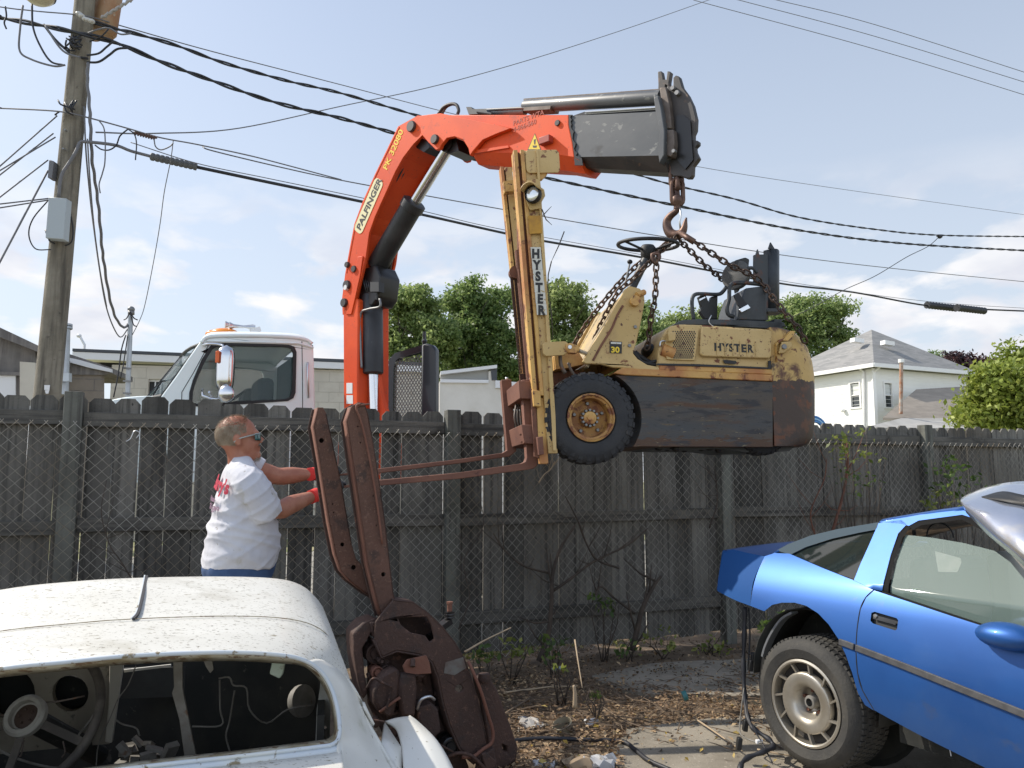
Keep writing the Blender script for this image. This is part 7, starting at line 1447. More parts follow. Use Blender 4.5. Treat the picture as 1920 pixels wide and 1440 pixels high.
def panel(name, px, f, mat, parent, step=.028, th=.012, holes=(), off=0.0, smooth=60):
    loops = []
    for l in [px] + list(holes):
        q = []
        for i in range(len(l)):
            a, b2 = l[i], l[(i + 1) % len(l)]; ha = hitv(*a, f); hb_ = hitv(*b2, f); n = max(1, int(math.hypot(ha[0] - hb_[0], ha[1] - hb_[1]) / step))
            for k in range(n): t = k / n; q.append(Vector((ha[0] + (hb_[0] - ha[0]) * t, ha[1] + (hb_[1] - ha[1]) * t)))
        loops.append(q)
    pts = []; edges = []
    for l in loops:
        b0 = len(pts); pts += l; edges += [(b0 + i, b0 + (i + 1) % len(l)) for i in range(len(l))]
    mnx = min(p.x for p in loops[0]); mxx = max(p.x for p in loops[0]); mny = min(p.y for p in loops[0]); mxy = max(p.y for p in loops[0])
    def inside(p, l):
        c = False; j = len(l) - 1
        for i in range(len(l)):
            if (l[i].y > p[1]) != (l[j].y > p[1]) and p[0] < (l[j].x - l[i].x) * (p[1] - l[i].y) / (l[j].y - l[i].y) + l[i].x: c = not c
            j = i
        return c
    y = mny
    while y < mxy:
        x = mnx
        while x < mxx:
            if inside((x, y), loops[0]) and not any(inside((x, y), h) for h in loops[1:]) and min((Vector((x, y)) - e).length for e in loops[0]) > step * .5: pts.append(Vector((x, y)))
            x += step
        y += step
    vs, es, fs, *_ = delaunay_2d_cdt(pts, edges, [], 0, 1e-5)
    m = MB(); m.v = [fB.pt(p.x, f(p.x, p.y) + off, p.y) for p in vs]
    for t in fs:
        c = sum((vs[i] for i in t), Vector((0, 0))) / len(t)
        if inside((c.x, c.y), loops[0]) and not any(inside((c.x, c.y), h) for h in loops[1:]): m.f.append(tuple(t))
    o = m.build(name, mat, parent, smooth=smooth)
    # outward normals face -v
    me = o.data
    if me.polygons and sum(p.normal.dot(fB.v) * p.area for p in me.polygons) > 0:
        bm = bmesh.new(); bm.from_mesh(me); bmesh.ops.reverse_faces(bm, faces=bm.faces); bm.to_mesh(me); bm.free(); me.shade_smooth()
    e_ = 1e-3; o0 = ORG[parent.name]; nn = []
    for v_ in me.vertices:
        q = v_.co + o0 - fB.o; u_, w_ = q.dot(fB.u), q.dot(fB.w); fu = (f(u_ + e_, w_) - f(u_ - e_, w_)) / (2 * e_); fw_ = (f(u_, w_ + e_) - f(u_, w_ - e_)) / (2 * e_)
        nn.append(-(fB.v - fB.u * fu - fB.w * fw_).normalized())
    me.shade_smooth(); me.normals_split_custom_set_from_vertices(nn); return o
arch2 = [(1407, 1136), (1433, 1146), (1448, 1134), (1466, 1130), (1490, 1130), (1512, 1136), (1534, 1150), (1554, 1171), (1572, 1198), (1586, 1228), (1598, 1262), (1609, 1300), (1622, 1322), (1638, 1332)]
quarter = [(1434, 1043), (1452, 1037), (1480, 1038), (1540, 1064), (1600, 1088), (1637, 1106), (1622, 1120), (1612, 1142), (1606, 1180), (1604, 1222), (1607, 1262), (1616, 1294), (1638, 1332)]
panel('rear_quarter', quarter + arch2[::-1][1:], vf, m_bp, bc)
panel('rear_bumper', [(1358, 1033), (1375, 1030), (1434, 1043), (1424, 1062), (1412, 1092), (1407, 1136), (1380, 1126), (1345, 1108), (1349, 1070)], vf, m_bd, bc)
door = [(1639, 1107), (1700, 1127), (1790, 1157), (1875, 1184), (1960, 1212), (2120, 1265), (2400, 1370), (2400, 1800), (2100, 1590), (1960, 1500), (1880, 1456), (1800, 1416), (1720, 1376), (1665, 1346), (1640, 1332), (1618, 1294), (1609, 1262), (1606, 1222), (1608, 1180), (1614, 1142), (1624, 1121)]
handle = [(1634, 1149), (1640, 1147), (1681, 1159), (1684, 1163), (1682, 1180), (1678, 1182), (1637, 1169), (1632, 1164)]
panel('door', door, vf, m_bp, bc, holes=[handle])
panel('door_handle', handle, lambda u, w: vf(u, w) + .02, m_ink, bc, th=.004); panel('handle_flap', [(1637, 1152), (1680, 1164), (1679, 1172), (1637, 1160)], lambda u, w: vf(u, w) + .004, M('handle_black', (.02, .02, .022), .3, coat=.6), bc, th=.006)
m = MB(); q = hitv(1641, 1155); m.lathe([(0, -.004), (.009, -.003), (.010, .004), (0, .004)], fB.pt(q[0], q[2], q[1]), fB.v, 12); m.build('door_lock', m_alum, bc, smooth=40)
# panel gap, moulding
def on_body(px, dv=-.002, f=vf): q = hitv(*px, f); return fB.pt(q[0], q[2] + dv, q[1])
m = MB(); m.tube(crom([on_body(p, .001) for p in [(1638, 1106), (1623, 1120.5), (1613, 1142), (1607, 1180), (1605, 1222), (1608, 1262), (1617, 1294), (1639, 1332)]], 4), .0028, 5); m.build('door_gap', m_ink, bc)
for px in ([(1575, 1203), (1590, 1208), (1603, 1213)], [(1606, 1214), (1700, 1250), (1810, 1294), (1920, 1338), (2100, 1412), (2400, 1535)]):
    c = crom([on_body(p, -.006) for p in px], 6); m = MB(); m.tube(c, 1.0, rect=(.012, .030), up=fB.w); m.build('side_moulding', m_mold, bc, bevel=.003)
# sill underneath, underbody, wheel well
m = MB(); m.box(fB, .35, 2.2, .35, 1.6, -.02, .14); m.box(fB, .42, 2.0, .14, .34, -.10, .02); m.build('underbody', m_tub, bc)
c = fB.pt(0, .0, -.0); rows = []
for k in range(15):
    a = R(-15 + 14 * k); rows.append([fB.pt(-.03 + .40 * math.cos(a), .05 + .03, .06 + .40 * math.sin(a)), fB.pt(-.03 + .41 * math.cos(a), .42, .06 + .41 * math.sin(a))])
m = MB(); m.grid(rows); m.build('wheel_well', m_tub, bc, smooth=60, solid=.006)
m = MB(); m.lathe([(.43, 0), (.40, .02), (0, .02)], fB.pt(-.03, .40, .06), fB.v, 32); m.build('wheel_well', m_tub, bc)
m = MB(); m.tube(crom([fB.at(x, y, .10) for x, y in ((1490, 1148), (1470, 1160), (1452, 1185), (1440, 1210), (1434, 1230))], 4), 1.0, rect=(.05, .012)); m.build('arch_liner_edge', m_galv, bc)
m = MB(); m.tube(crom([fB.at(x, y, .10) for x, y in ((1434, 1232), (1430, 1250), (1428, 1290), (1432, 1310))], 4), 1.0, rect=(.05, .012)); m.build('arch_liner_edge', m_ink, bc)
# wheel
wb = bpy.data.objects.new('wheel', None); COL.objects.link(wb); wb.parent = bc; Cw = fB.pt(0, .0, 0); wb.location = Cw - ORG[bc.name]; ORG[wb.name] = Cw
Rw = .318; wax = fB.v
m = MB(); m.lathe([(.212, .005), (.222, -.012), (.265, -.024), (.297, -.012), (.312, .006), (Rw, .03), (Rw + .002, .12), (Rw, .20), (.30, .235), (.21, .225)], Cw, wax, 64)
for k in range(66):
    for j_, (h0, h1, tw) in enumerate(((.012, .045, .5), (.055, .09, 0), (.10, .135, .5), (.145, .18, 0), (.19, .215, .5))):
        a0 = 2 * math.pi * (k + tw) / 66; a1 = a0 + 2 * math.pi / 66 * .7; vs = []
        for r, h in ((Rw - .006, h0), (Rw + .006, h0 + .003), (Rw + .006, h1 - .003), (Rw - .006, h1)):
            for a in (a0, a1): vs.append(Cw + wax * h + (fB.u * math.cos(a) + fB.w * math.sin(a)) * r)
        m.add(vs, [(0, 1, 3, 2), (2, 3, 5, 4), (4, 5, 7, 6), (0, 2, 4, 6), (1, 7, 5, 3)])
m.build('tyre', M('car_tyre', (.034, .033, .031), .8, col2=(.06, .056, .048), sc=6, spots=[(40, .66, .72, (.10, .09, .07))], bump=.3, bsc=90), wb, smooth=35)
m_rim = M('alloy_rim', (.50, .47, .41), .38, .75, col2=(.40, .36, .29), sc=6, spots=[(14, .62, .74, (.25, .20, .13))]); m_rimd = M('rim_pocket', (.035, .032, .03), .7)
m = MB(); m.lathe([(.214, .006), (.215, -.014), (.205, -.018), (.198, -.014), (.196, .0), (.196, .20)], Cw, wax, 56); rm = m.build('rim', m_rim, wb, smooth=40)
m = MB(); m.lathe([(.152, .022), (.150, -.004), (.142, -.010), (.110, -.008), (.088, -.002), (.078, .012), (.068, .05), (.045, .075), (0, .08)], Cw, wax, 48); m.build('wheel_disc', m_rim, rm, smooth=60)
m = MB()
for k in range(11):
    a = 2 * math.pi * k / 11 + .2; e1 = (fB.u * math.cos(a) + fB.w * math.sin(a)); e2 = (fB.u * math.cos(a + .10) + fB.w * math.sin(a + .10)); m = MB(); m.bar(Cw + e1 * .146 + wax * .004, Cw + e2 * .199 + wax * .002, .010, .022, wax); m.build('rim_spoke', m_rim, rm)
m = MB(); m.lathe([(.196, .035), (.14, .04), (.0, .10)], Cw, wax, 40); m.build('rim_back', m_rimd, rm, smooth=60)
m = MB(); m.lathe([(.02, .02), (.03, .022), (.034, .03), (.034, .07), (0, .07)], Cw, wax, 20); m.build('axle_boss', m_gs, rm, smooth=40)
m = MB()
for k in range(5): a = 2 * math.pi * k / 5 + .3; q = Cw + (fB.u * math.cos(a) + fB.w * math.sin(a)) * .055; m.cyl(q + wax * .075, q + wax * .045, .009, 6)
m.build('wheel_stud', m_rust, rm, smooth=40)
# far side wheels so that it stands on the ground
for u, v in ((0, 1.28), (2.45, .0), (2.45, 1.28)):
    m = MB(); m.lathe([(.12, 0), (.29, 0), (.318, .03), (.318, .2), (.29, .23), (.12, .23)], fB.pt(u, v, 0), wax, 32); m.build('wheel', m_tyre, bc, smooth=40)
# tail deck
dk0 = [(1358, 1033, .16), (1392, 1040, .16), (1434, 1043, .13), (1456, 1034, .14)]
rows = []
for dv, dw in ((0, 0), (.05, .010), (.5, .03), (1.0, .03), (1.42, .0)):
    rows.append([fB.pt(*(lambda h: (h[0] - (0 if dv < .1 else .02), v + dv, h[1] + dw))(fB.hit(x, y, v))) for x, y, v in dk0])
m = MB(); m.loft(rows, 4, 4); m.build('tail_deck', m_bp, bc, smooth=60, solid=.01)
m = MB(); m.tube([fB.at(1357, 1035, .16), fB.pt(fB.hit(1357, 1035, .16)[0] + 0, 1.58, fB.hit(1357, 1035, .16)[1])], .012, 6); rb_ = [fB.at(1352, 1050, .2), fB.at(1347, 1105, .2)]
m.grid([[fB.at(1356, 1036, .17), fB.at(1346, 1107, .17)], [fB.at(1356, 1036, .17) + fB.v * 1.4, fB.at(1346, 1107, .17) + fB.v * 1.4]]); m.build('bumper_rear', m_bd, bc, solid=.01)
# greenhouse : belt v=.13, roof edge v=.36
def vg(u, w): return .10 + max(0, w - .62) * .75
def vgl(u, w): return .105 + max(0, w - .62) * .75
hb0 = hitv(1602, 1088, vg)[1]
def vg(u, w): return .07 + max(0, w - hb0 + .02) * .70
glassq = [(1482, 1040), (1510, 1026), (1560, 1010), (1610, 999), (1641, 993), (1628, 1025), (1613, 1058), (1601, 1087), (1570, 1077), (1530, 1060), (1500, 1047)]
panel('quarter_glass', glassq, vg, m_cgd, bc, off=.012, th=.005)
frame_q = [(1456, 1032), (1478, 1020), (1520, 1004), (1570, 992), (1648, 979), (1645, 988), (1642, 993), (1610, 999), (1560, 1010), (1510, 1026), (1482, 1040)]
panel('glass_frame', frame_q, vg, M('pale_blue_frame', (.045, .07, .09), .7, spec=.2), bc, th=.008)
panel('glass_seal', [(1476, 1041), (1482, 1040), (1500, 1047), (1530, 1060), (1570, 1077), (1601, 1087), (1598, 1092), (1566, 1082), (1528, 1066), (1498, 1052)], vg, m_ink, bc, off=-.003, th=.006)
panel('pillar', [(1642, 993), (1647, 981), (1690, 975), (1700, 983), (1684, 1000), (1670, 1040), (1654, 1108), (1637, 1105), (1601, 1088), (1613, 1058), (1628, 1025)], vg, m_bp, bc)
panel('pillar_seal', [(1701, 984), (1706, 988), (1692, 1006), (1676, 1048), (1664, 1111), (1654, 1108), (1668, 1048), (1684, 1001)], vg, m_seal, bc, off=.006)
panel('roof_rail', [(1648, 979), (1725, 965), (1807, 957), (1830, 965), (1870, 990), (1866, 996), (1826, 972), (1804, 965), (1722, 976), (1704, 986), (1690, 982)], vg, m_bp, bc)
panel('window_seal', [(1704, 986), (1722, 976), (1804, 965), (1826, 972), (1866, 996), (1920, 1052), (1916, 1060), (1860, 1006), (1818, 982), (1802, 974), (1726, 985), (1710, 994)], vg, m_seal, bc, off=.004)
panel('door_glass', [(1692, 1003), (1740, 1008), (1800, 1018), (1860, 1033), (1890, 1055), (1925, 1098), (1990, 1170), (1990, 1225), (1875, 1184), (1790, 1156), (1700, 1125), (1664, 1112), (1676, 1056)], vg, m_cg, bc, off=.02, th=.005)
panel('belt_seal', [(1655, 1108), (1700, 1122), (1790, 1152), (1875, 1180), (1990, 1218), (1990, 1226), (1875, 1188), (1790, 1160), (1700, 1130), (1655, 1114)], vg, m_ink, bc, off=-.004, th=.01)
panel('windscreen_pillar', [(1862, 1000), (1874, 996), (1925, 1046), (2010, 1130), (2060, 1200), (2030, 1200), (1985, 1140), (1915, 1062)], vg, m_ink, bc, off=-.002)
def vp(px, py, dv=0): q = hitv(px, py, vg); return fB.pt(q[0], q[2] + dv, q[1])
# roof skin and hatch glass across the car
re_ = [(1648, 979), (1690, 972), (1750, 963), (1806, 957)]; rows = []
for dv, dw in ((0, 0), (.06, .018), (.35, .035), (.75, .035), (1.04, .018), (1.1, 0)): rows.append([vp(x, y, dv) + fB.w * dw for x, y in re_])
m = MB(); m.loft(rows, 3, 4); m.build('roof', m_bp, bc, smooth=60, solid=.01)
he = [(1456, 1031), (1478, 1019), (1520, 1003), (1570, 991), (1648, 979)]; rows = []
for dv, dw in ((.0, -.03), (.08, -.008), (.4, .035), (.75, .035), (1.1, .004), (1.2, -.012)): rows.append([vp(x, y + 2.5, dv + .02) + fB.w * dw for x, y in he])
m = MB(); m.loft(rows, 3, 4); m.build('hatch_glass', m_cgd, bc, smooth=180, solid=.006)
# far side, seats, inner trim, things lying inside
m = MB(); m.box(fB, -.3, 1.9, 1.5, 1.53, .1, .62); m.box(fB, .1, 1.8, .2, 1.5, .12, .2); m.box(fB, .25, .33, .15, 1.5, .2, .62); m.build('cabin_shell', m_tub, bc)
for v in (.28, .95):
    m = MB(); m.box(fB, .40, .58, v, v + .45, .1, .75); m.box(fB, .5, .95, v, v + .45, .1, .3); m.build('seat', M('cream_seat', (.36, .35, .30), .8) if v > .5 else m_int, bc, bevel=.05)
m = MB(); m.box(fB, 1.35, 1.7, .2, 1.5, .35, .62); m.build('dashboard', m_int, bc, bevel=.05)
m = MB(); q = vp(1705, 1010, .25); m.tube([q + (fB.u * math.cos(a) + fB.w * math.sin(a)) * .07 for a in [k * .3 for k in range(15)]], .004, 5); m.build('hanging_loop', m_int, bc, smooth=180)
pn = [(1742, 1034), (1790, 1047), (1792, 1056), (1784, 1074), (1748, 1073)]
panel('paper_sticker', pn, vg, M('paper', (.58, .57, .52), .7, col2=(.45, .47, .42), sc=20), bc, off=.045, th=.001, step=.03)
# door mirror
m = MB(); q = hitv(1905, 1192, vg); cm = fB.pt(q[0] + .02, q[2] - .10, q[1] + .01); m.ball(cm, .125, .075, .055, 20, Matrix((fB.u, fB.v, fB.w)).transposed()); mi = m.build('door_mirror', m_bp, bc, smooth=180); m = MB(); m.box(Fr(cm, fB.u), -.05, .05, .05, .14, -.05, -.0); m.build('mirror_foot', m_ink, mi, bevel=.01)
# silver bonnet skin lying over the windscreen
m_sil = M('silver_blue_paint', (.42, .45, .52), .22, .7, coat=1, col2=(.36, .40, .50), sc=1.5, spots=[(2.2, .5, .62, (.55, .52, .46))])
bn = thing('bonnet', 'loose silver blue car bonnet resting over the blue coupe windscreen', 'car bonnet', P(1880, 1000, 3.3))
rws = [[(1842, 914, 3.75), (1880, 906, 3.6), (1920, 902, 3.5), (2000, 900, 3.35), (2150, 905, 3.2)], [(1812, 928, 3.62), (1838, 931, 3.5), (1880, 938, 3.38), (1960, 955, 3.2), (2150, 985, 3.0)],
       [(1801, 938, 3.55), (1830, 950, 3.42), (1876, 965, 3.28), (1960, 990, 3.1), (2150, 1050, 2.9)], [(1806, 950, 3.5), (1836, 976, 3.36), (1880, 1012, 3.2), (1960, 1060, 3.0), (2150, 1150, 2.8)], [(1812, 962, 3.5), (1842, 994, 3.38), (1884, 1030, 3.24), (1960, 1090, 3.04), (2150, 1190, 2.84)]]
m = MB(); m.loft([[P(*p) for p in r] for r in rws], 5, 5); m.build('bonnet_skin', m_sil, bn, smooth=180, solid=.012)
m = MB(); m.loft([[P(1840, 931, 3.485), P(1880, 921, 3.44), P(1920, 928, 3.29), P(1990, 940, 3.1)], [P(1846, 934, 3.46), P(1880, 939, 3.35), P(1920, 948, 3.25), P(1990, 965, 3.06)]], 4, 3); m.build('bonnet_vent', m_ink, bn, smooth=180, solid=.003)
# loom hanging from the tail
wl = thing('wiring_loom', 'black taped wiring loom hanging from the tail of the blue coupe to the concrete', 'wiring', PG(1400, 1400))
lp = [(1397, 1138, 4.75), (1396, 1180, 4.74), (1394, 1240, 4.72), (1396, 1300, 4.68), (1401, 1340, 4.6), (1412, 1365, 4.5), (1440, 1385, 4.43), (1450, 1400, 4.38), (1430, 1410, 4.32), (1400, 1422, 4.3), (1388, 1440, 4.22), (1392, 1470, 4.15)]
pts = crom([P(*p) for p in lp], 5); pts = [Vector((p.x, p.y, max(p.z, GZ + .05))) for p in pts]; m = MB(); m.tube(pts, [.013 + .003 * math.sin(i * 1.3) for i in range(len(pts))], 8); m.build('main_loom', m_cable, wl, smooth=180)
for k, (pts, r) in enumerate((([(1404, 1140, 4.75), (1406, 1190, 4.74), (1403, 1250, 4.72)], .005), ([(1395, 1290, 4.68), (1388, 1350, 4.62), (1390, 1378, 4.55), (1420, 1392, 4.42), (1430, 1392, 4.4)], .004), ([(1400, 1310, 4.66), (1405, 1350, 4.5), (1430, 1395, 4.4), (1448, 1430, 4.25)], .004), ([(1404, 1225, 4.72), (1410, 1228, 4.7), (1412, 1238, 4.7)], .006))):
    m = MB(); m.tube(crom([P(*p) for p in pts], 5), r, 6); m.build('branch_wire', m_cable if k != 1 else m_gs, wl, smooth=180)
for x, y, D in ((1411, 1234, 4.7), (1406, 1248, 4.7), (1396, 1360, 4.6), (1384, 1394, 4.43)): m = MB(); q = P(x, y, D); m.bar(q - Vector((.0, 0, .03)), q + Vector((.01, 0, .03)), .035, .025); m.build('connector', m_ink, wl, bevel=.004)
m = MB(); q = P(1423, 1391, 4.42); m.bar(q - Vector((.015, 0, 0)), q + Vector((.02, .01, 0)), .02, .02); m.build('white_connector', m_fascia, wl, bevel=.003)
m = MB(); q = P(1784, 1427, 3.62); m.bar(q - Vector((0, 0, .02)), q + Vector((0, 0, .02)), .02, .02); m.tube([q + Vector((0, 0, .02)), q + Vector((.0, .02, .08))], .002, 5); o = m.build('dangling_plug', m_fascia); meta(o, 'small white plug dangling under the sill of the blue coupe', 'plug')
# ---------------------------------------------------------------- leaf litter, twigs, weeds, rubbish
rl = np.random.RandomState(21)
def litter(name, n, area, sizes, mat, seed, dens=None, hz=.02, label_kind='stuff'):
    rs = np.random.RandomState(seed); Q = []; cnt = 0
    vs = []; fs = []
    while cnt < n:
        px = rs.uniform(area[0], area[2]); py = rs.uniform(area[1], area[3]); 
        if dens is not None and rs.rand() > dens(px, py): cnt += .15; continue
        p = PG(px, py, GZ + rs.uniform(.004, hz)); p.z += .02 if noise.noise(p * 3) > 0 else 0
        s_ = rs.uniform(*sizes); a = Vector(rs.normal(size=3)); a.z *= .35; a.normalize(); nrm = Vector((rs.normal() * .5, rs.normal() * .5, 1)).normalized(); b = nrm.cross(a).normalized()
        i = len(vs); w = s_ * rs.uniform(.35, .6); vs += [p - a * s_, p - b * w + nrm * w * .5, p + a * s_, p + b * w + nrm * w * .5]; fs += [(i, i + 1, i + 2), (i, i + 2, i + 3)]; cnt += 1
    m = MB(); m.v = vs; m.f = fs; o = m.build(name, mat, recalc=False); o['kind'] = 'stuff'; return o
def dleaf(px, py):
    band = math.exp(-((py - 1325 + (px - 1200) * .02) / 42) ** 2) if px > 960 else 0
    left = 1.0 if (px < 1170 and py > 1270) else 0
    v = max(band, left * .9); p = PG(px, py); n_ = noise.noise(p * 1.8) * .6 + .62
    if px > 1200 and py > 1360: v = min(v, .12)
    if py < 1275: v = max(v, .25)
    return v * max(0, n_)
lm_dry = leaf_mat('dry_leaf', (.10, .068, .042), (.27, .17, .095), (.50, .37, .22), .8, .2)
litter('leaf_litter', 11000, (900, 1215, 1900, 1470), (.008, .026), lm_dry, 31, dleaf, .035); litter('leaf_litter', 2500, (860, 1200, 1500, 1300), (.006, .018), leaf_mat('dark_leaf', (.03, .02, .012), (.06, .04, .022), (.12, .08, .04), .9, .1), 32, lambda x, y: .8, .02)
litter('yellow_leaves', 90, (980, 1260, 1560, 1450), (.012, .024), leaf_mat('yellow_leaf', (.42, .28, .05), (.50, .36, .08), (.55, .42, .16), .7, .3), 33, lambda x, y: 1, .05)
# sunlit ground cover beyond the fence, seen through the gap under the boards
vs = np.random.RandomState(5)
grd = [((fF.pt(u, vs.uniform(.25, 1.1), 0).x, fF.pt(u, vs.uniform(.25, 1.1), 0).y, GZ + .02), .35, .35, .07) for u in np.arange(-4, 8, .35)]
leaves('ground_cover', grd, 9000, .022, leaf_mat('sunlit_weed', (.14, .18, .05), (.25, .26, .08), (.42, .36, .16)), None, 41, .10, 20, .2, kind='stuff')
m_tw = M('dry_twig', (.20, .14, .09), .85, col2=(.11, .08, .055), sc=12); m_tw2 = M('pale_twig', (.38, .29, .19), .8); m_dkst = M('dark_stem', (.045, .035, .028), .9, col2=(.08, .06, .045), sc=10)
rt = random.Random(12); m = MB()
for k in range(620):
    px = rt.uniform(930, 1650); py = rt.gauss(1320, 45)
    if not 1232 < py < 1450 or rt.random() > dleaf(px, py) * 1.5 + .12: continue
    p = PG(px, py, GZ + rt.uniform(.02, .05)); a = rt.uniform(0, math.pi); L_ = rt.uniform(.05, .28); d = Vector((math.cos(a), math.sin(a), rt.uniform(-.04, .12))) * L_; e = Vector((rt.uniform(-.03, .03), rt.uniform(-.03, .03), .01))
    m.tube([p, p + d * .5 + e, p + d], [.0035 * rt.uniform(.5, 1.3), .003, .0012], 4)
o = m.build('twig_litter', m_tw, smooth=180, recalc=False); o['kind'] = 'stuff'
def stick(px, label, r=.006, mat=None, name='stick', group='long dry sticks on the ground'):
    m = MB(); c = crom([(P(*p) if len(p) > 2 else PG(p[0], p[1], GZ + .05)) for p in px], 4); m.tube(c, [r * (1 - .5 * i / len(c)) for i in range(len(c))], 6); o = m.build(name, mat or m_tw2, smooth=180); meta(o, label, 'stick', group)
stick([(872, 1222, 4.7), (910, 1200, 4.8), (958, 1177, 4.9)], 'pale bent stick poking up right of the rusty subframe')
stick([(945, 1299), (1000, 1292), (1042, 1287), (1078, 1288)], 'long pale stick lying level below the weeds', .008)
stick([(1078, 1200, 5.6), (1084, 1240, 5.4), (1092, 1290, 5.25)], 'thin upright dry stalk in front of the fence gap', .006)
stick([(935, 1260), (985, 1272), (1010, 1290)], 'dark leaning stick behind the pale level stick', .007, m_tw); stick([(930, 1350), (960, 1330), (995, 1308)], 'short thick stick beside the rusty subframe foot', .010, m_tw)
stick([(1300, 1345), (1340, 1372), (1380, 1400), (1392, 1408)], 'thin bent stick crossing the concrete towards the loom', .006); stick([(1130, 1325), (1160, 1345), (1200, 1362), (1260, 1375)], 'fine branch lying in the leaves left of the concrete', .005, m_tw)
stick([(1420, 1405), (1470, 1415), (1510, 1418)], 'dry stalk lying before the silver wheel', .005)
stick([(1078, 1328, 4.9), (1078, 1300, 4.9), (1076, 1285, 4.9)], 'short cut stump standing among the leaves', .016, m_tw2)
for i, px in enumerate(([(870, 1400), (1000, 1385), (1100, 1387), (1165, 1390), (1190, 1405), (1215, 1425), (1260, 1445)],)):
    m = MB(); m.tube(crom([PG(x, y, GZ + .035) for x, y in px], 6), .012, 8); o = m.build('ground_cable', m_cable, smooth=180); meta(o, 'black rubber cable lying across the leaves onto the concrete', 'cable')
# rubbish
def crumple(px, py, r, mat, label, cat, name, seed, flat=.4):
    m = MB(); m.ball(PG(px, py, GZ + r * flat + .01), r, r * .8, r * flat, 18)
    for v in m.v: v += (Vector(noise.noise_vector(v * 22 + Vector((seed, 0, 0)))) * r * .55)
    o = m.build(name, mat, smooth=30); meta(o, label, cat)
m_plas = M('white_plastic', (.55, .55, .55), .4, col2=(.42, .42, .43), sc=14, trans=.15)
crumple(1110, 1352, .05, m_plas, 'small crumpled white wrapper among the leaves', 'wrapper', 'wrapper', 1); crumple(985, 1346, .045, m_plas, 'flat white scrap beside the rusty subframe', 'paper scrap', 'paper_scrap', 2, .2)
crumple(1000, 1358, .09, M('pale_rag', (.42, .39, .35), .9), 'pale dirty rag below the white scrap', 'rag', 'rag', 3, .25); crumple(1120, 1432, .10, m_plas, 'crumpled clear plastic bag at the bottom edge', 'plastic bag', 'plastic_bag', 4, .25)
crumple(1018, 1436, .07, m_plas, 'white torn plastic near the subframe foot at the bottom', 'plastic scrap', 'plastic_scrap', 6, .2); crumple(1086, 1432, .09, M('brown_paper', (.30, .22, .14), .9), 'brown crumpled paper left of the clear plastic bag', 'paper', 'crumpled_paper', 7, .3)
m = MB(); q = PG(1060, 1375, GZ + .0); m.lathe([(.055, .0), (.062, .07), (.058, .072), (.050, .004), (0, .004)], q, (-.35, -.3, 1), 20)
o = m.build('broken_cup', M('tan_cup', (.30, .26, .18), .7), smooth=40); meta(o, 'broken tan cup lying open in the dead leaves', 'cup')
m = MB(); q = PG(1036, 1255, GZ + .03); m.bar(q, q + Vector((.08, .02, .01)), .05, .01); o = m.build('blue_scrap', M('pale_blue_plastic_scrap', (.35, .45, .55), .5)); meta(o, 'tiny pale blue scrap below the weeds', 'scrap')
m = MB(); m.cyl(P(1280, 1306, 5.2), P(1288, 1303, 5.2), .03, 12); o = m.build('teal_bottle_cap', M('teal_plastic', (.03, .16, .17), .4), smooth=40); meta(o, 'small teal bottle cap on the line of dead leaves', 'cap')
# weeds along the fence
m_leafg = leaf_mat('weed_green', (.05, .09, .02), (.10, .16, .035), (.20, .25, .06), tr=.45); m_leafy = leaf_mat('weed_yellow_green', (.12, .16, .03), (.22, .26, .06), (.36, .36, .10), tr=.45)
def weed(px, py, D, n, rad, size, label, mat, stems=5, h=.3, seed=0, cat='weed', name='weed', group='weeds along the fence', bz=None):
    c = P(px, py, D); b = Vector((c.x, c.y, GZ if bz is None else bz)); t = thing(name, label, cat, b, group); rs = random.Random(seed); m = MB()
    for k in range(stems):
        e = c + Vector((rs.uniform(-rad, rad), rs.uniform(-rad, rad) * .6, rs.uniform(-.2, 1) * rad * h * 2)); m.tube([b + Vector((rs.uniform(-.03, .03), 0, 0)), b.lerp(e, .6) + Vector((rs.uniform(-.04, .04), 0, 0)), e], [.005, .004, .002], 4)
    m.build('stem', m_dkst, t, smooth=180); leaves('leaf', [(tuple(c), rad, rad * .6, rad * .8)], n, size, mat, t, seed, rad * .5, 6, .1, kind='stuff')
for i, a in enumerate(((960, 1218, 6.2, 40, .14, .03, 'yellowish weed between the subframe and the upright stalk', m_leafy), (1040, 1215, 6.3, 50, .16, .03, 'broad leaved weed at the fence gap left of the dark sapling foot', m_leafg), (1052, 1256, 5.6, 14, .05, .028, 'tiny yellow green seedling before the fence gap', m_leafy), (905, 1225, 6.0, 30, .10, .028, 'low weed right beside the rusty subframe', m_leafg),
    (1130, 1128, 6.9, 34, .16, .034, 'green creeper leaves hanging on the chain-link at mid fence', m_leafg), (1240, 1205, 7.0, 40, .16, .03, 'green weed at the fence foot right of the sapling', m_leafy), (1440, 1175, 6.4, 60, .16, .03, 'leafy weed behind the open wheel arch of the blue coupe', m_leafg), (1116, 1300, 5.2, 26, .07, .014, 'small ferny weed growing on the leaf pile', m_leafg),
    (1330, 1205, 7.2, 40, .2, .028, 'weeds in the sunlit gap under the boards right of the sapling', m_leafy), (1180, 1212, 6.9, 30, .12, .026, 'small weeds right beside the dark stake', m_leafg))): weed(*a, seed=50 + i)
for i, a in enumerate(((1605, 835, 7.75, 90, .26, .028, 'creeper with yellow green leaves over the fence top left of the pale post', m_leafy), (1600, 900, 7.8, 60, .22, .024, 'thin creeper running down the mesh left of the pale post', m_leafg), (1790, 890, 8.3, 130, .26, .030, 'dense creeper on the mesh right of the pale post', m_leafg), (1770, 940, 8.2, 70, .2, .026, 'lower tuft of creeper above the blue coupe roof', m_leafy))): weed(*a, seed=70 + i, stems=8, name='creeper', cat='creeper', group='creepers on the fence')
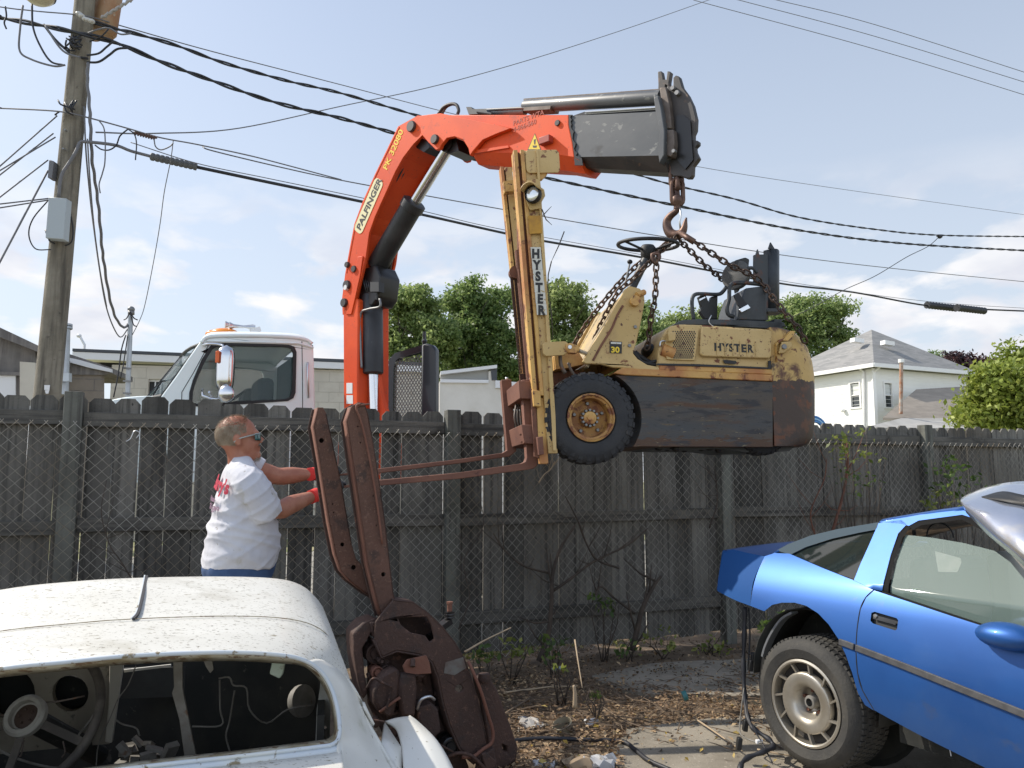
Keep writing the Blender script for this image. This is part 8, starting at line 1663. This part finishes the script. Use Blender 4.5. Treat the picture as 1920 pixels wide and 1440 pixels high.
def vine(px, v, r, label, name='vine', nb=0, seed=0, mat=None):
    pts = [fF.at(x, y, v) for x, y in px]; c = crom(pts, 5); m = MB(); rs = random.Random(seed); m.tube(c, [r * (1 - .6 * i / len(c)) for i in range(len(c))], 6)
    for k in range(nb):
        i = rs.randint(1, len(c) - 2); e = c[i] + UF * rs.uniform(-.35, .35) + Vector((0, 0, rs.uniform(.05, .4))); m.tube([c[i], c[i].lerp(e, .5) + Vector((0, 0, -.03)), e], [r * .4, r * .3, r * .12], 5)
    o = m.build(name, mat or m_dkst, smooth=180); meta(o, label, 'vine', 'bare vines on the mesh')
vine([(1010, 1240), (1028, 1190), (1034, 1130), (1036, 1080), (1050, 1030), (1078, 985)], -.24, .026, 'dark sapling stem rising from the ground behind the upright stalk', nb=7, seed=1)
vine([(1034, 1110), (1070, 1085), (1105, 1058), (1140, 1040), (1180, 1020), (1215, 990)], -.22, .013, 'dark branch sweeping up right from the sapling', nb=6, seed=2)
vine([(1030, 1075), (980, 1060), (945, 1030), (925, 1000)], -.22, .011, 'dark branch sweeping up left from the sapling', nb=5, seed=3)
vine([(1160, 1065), (1120, 1050), (1100, 1020), (1085, 980), (1060, 930)], -.22, .011, 'arching bare vine high on the mesh behind the wheel', nb=5, seed=4)
vine([(1185, 1220), (1195, 1180), (1205, 1140), (1225, 1100), (1240, 1080)], -.24, .030, 'thick dark stump leaning right at the fence foot', nb=6, seed=5)
vine([(1190, 1150), (1150, 1120), (1125, 1100), (1110, 1130)], -.23, .012, 'dark twig reaching left from the leaning stump', nb=4, seed=6)
vine([(250, 1090), (225, 1050), (205, 1020), (190, 960), (200, 900)], -.22, .006, 'thin vine on the mesh left of the man', nb=6, seed=7); vine([(860, 1180), (880, 1120), (870, 1050), (905, 990), (900, 930)], -.22, .006, 'thin vine on the mesh right of the rusty rails', nb=6, seed=8)
vine([(1560, 1000), (1580, 930), (1590, 870), (1586, 815)], -.22, .016, 'rusty coloured dead stem left of the pale post', nb=8, seed=9, mat=m_rust); vine([(1530, 1010), (1520, 960), (1545, 900), (1550, 860)], -.22, .009, 'short reddish dead vine under the forklift tail', nb=6, seed=10, mat=m_rust)
vine([(1010, 905), (1020, 890), (1032, 880), (1040, 865)], -.20, .006, 'small dead twig caught under the forklift wheel', nb=6, seed=11, mat=m_tw2); vine([(1330, 990), (1345, 940), (1340, 880)], -.22, .008, 'bare vine on the mesh below the counterweight', nb=7, seed=12)
m = MB(); a = crom([fF.at(x, y, -.2) for x, y in ((236, 828), (245, 822), (252, 808), (262, 812), (255, 822))], 4); m.tube(a, .004, 5); o = m.build('wire_hook', m_alum, smooth=180); meta(o, 'tiny bent wire hook on the mesh left of the man', 'wire')
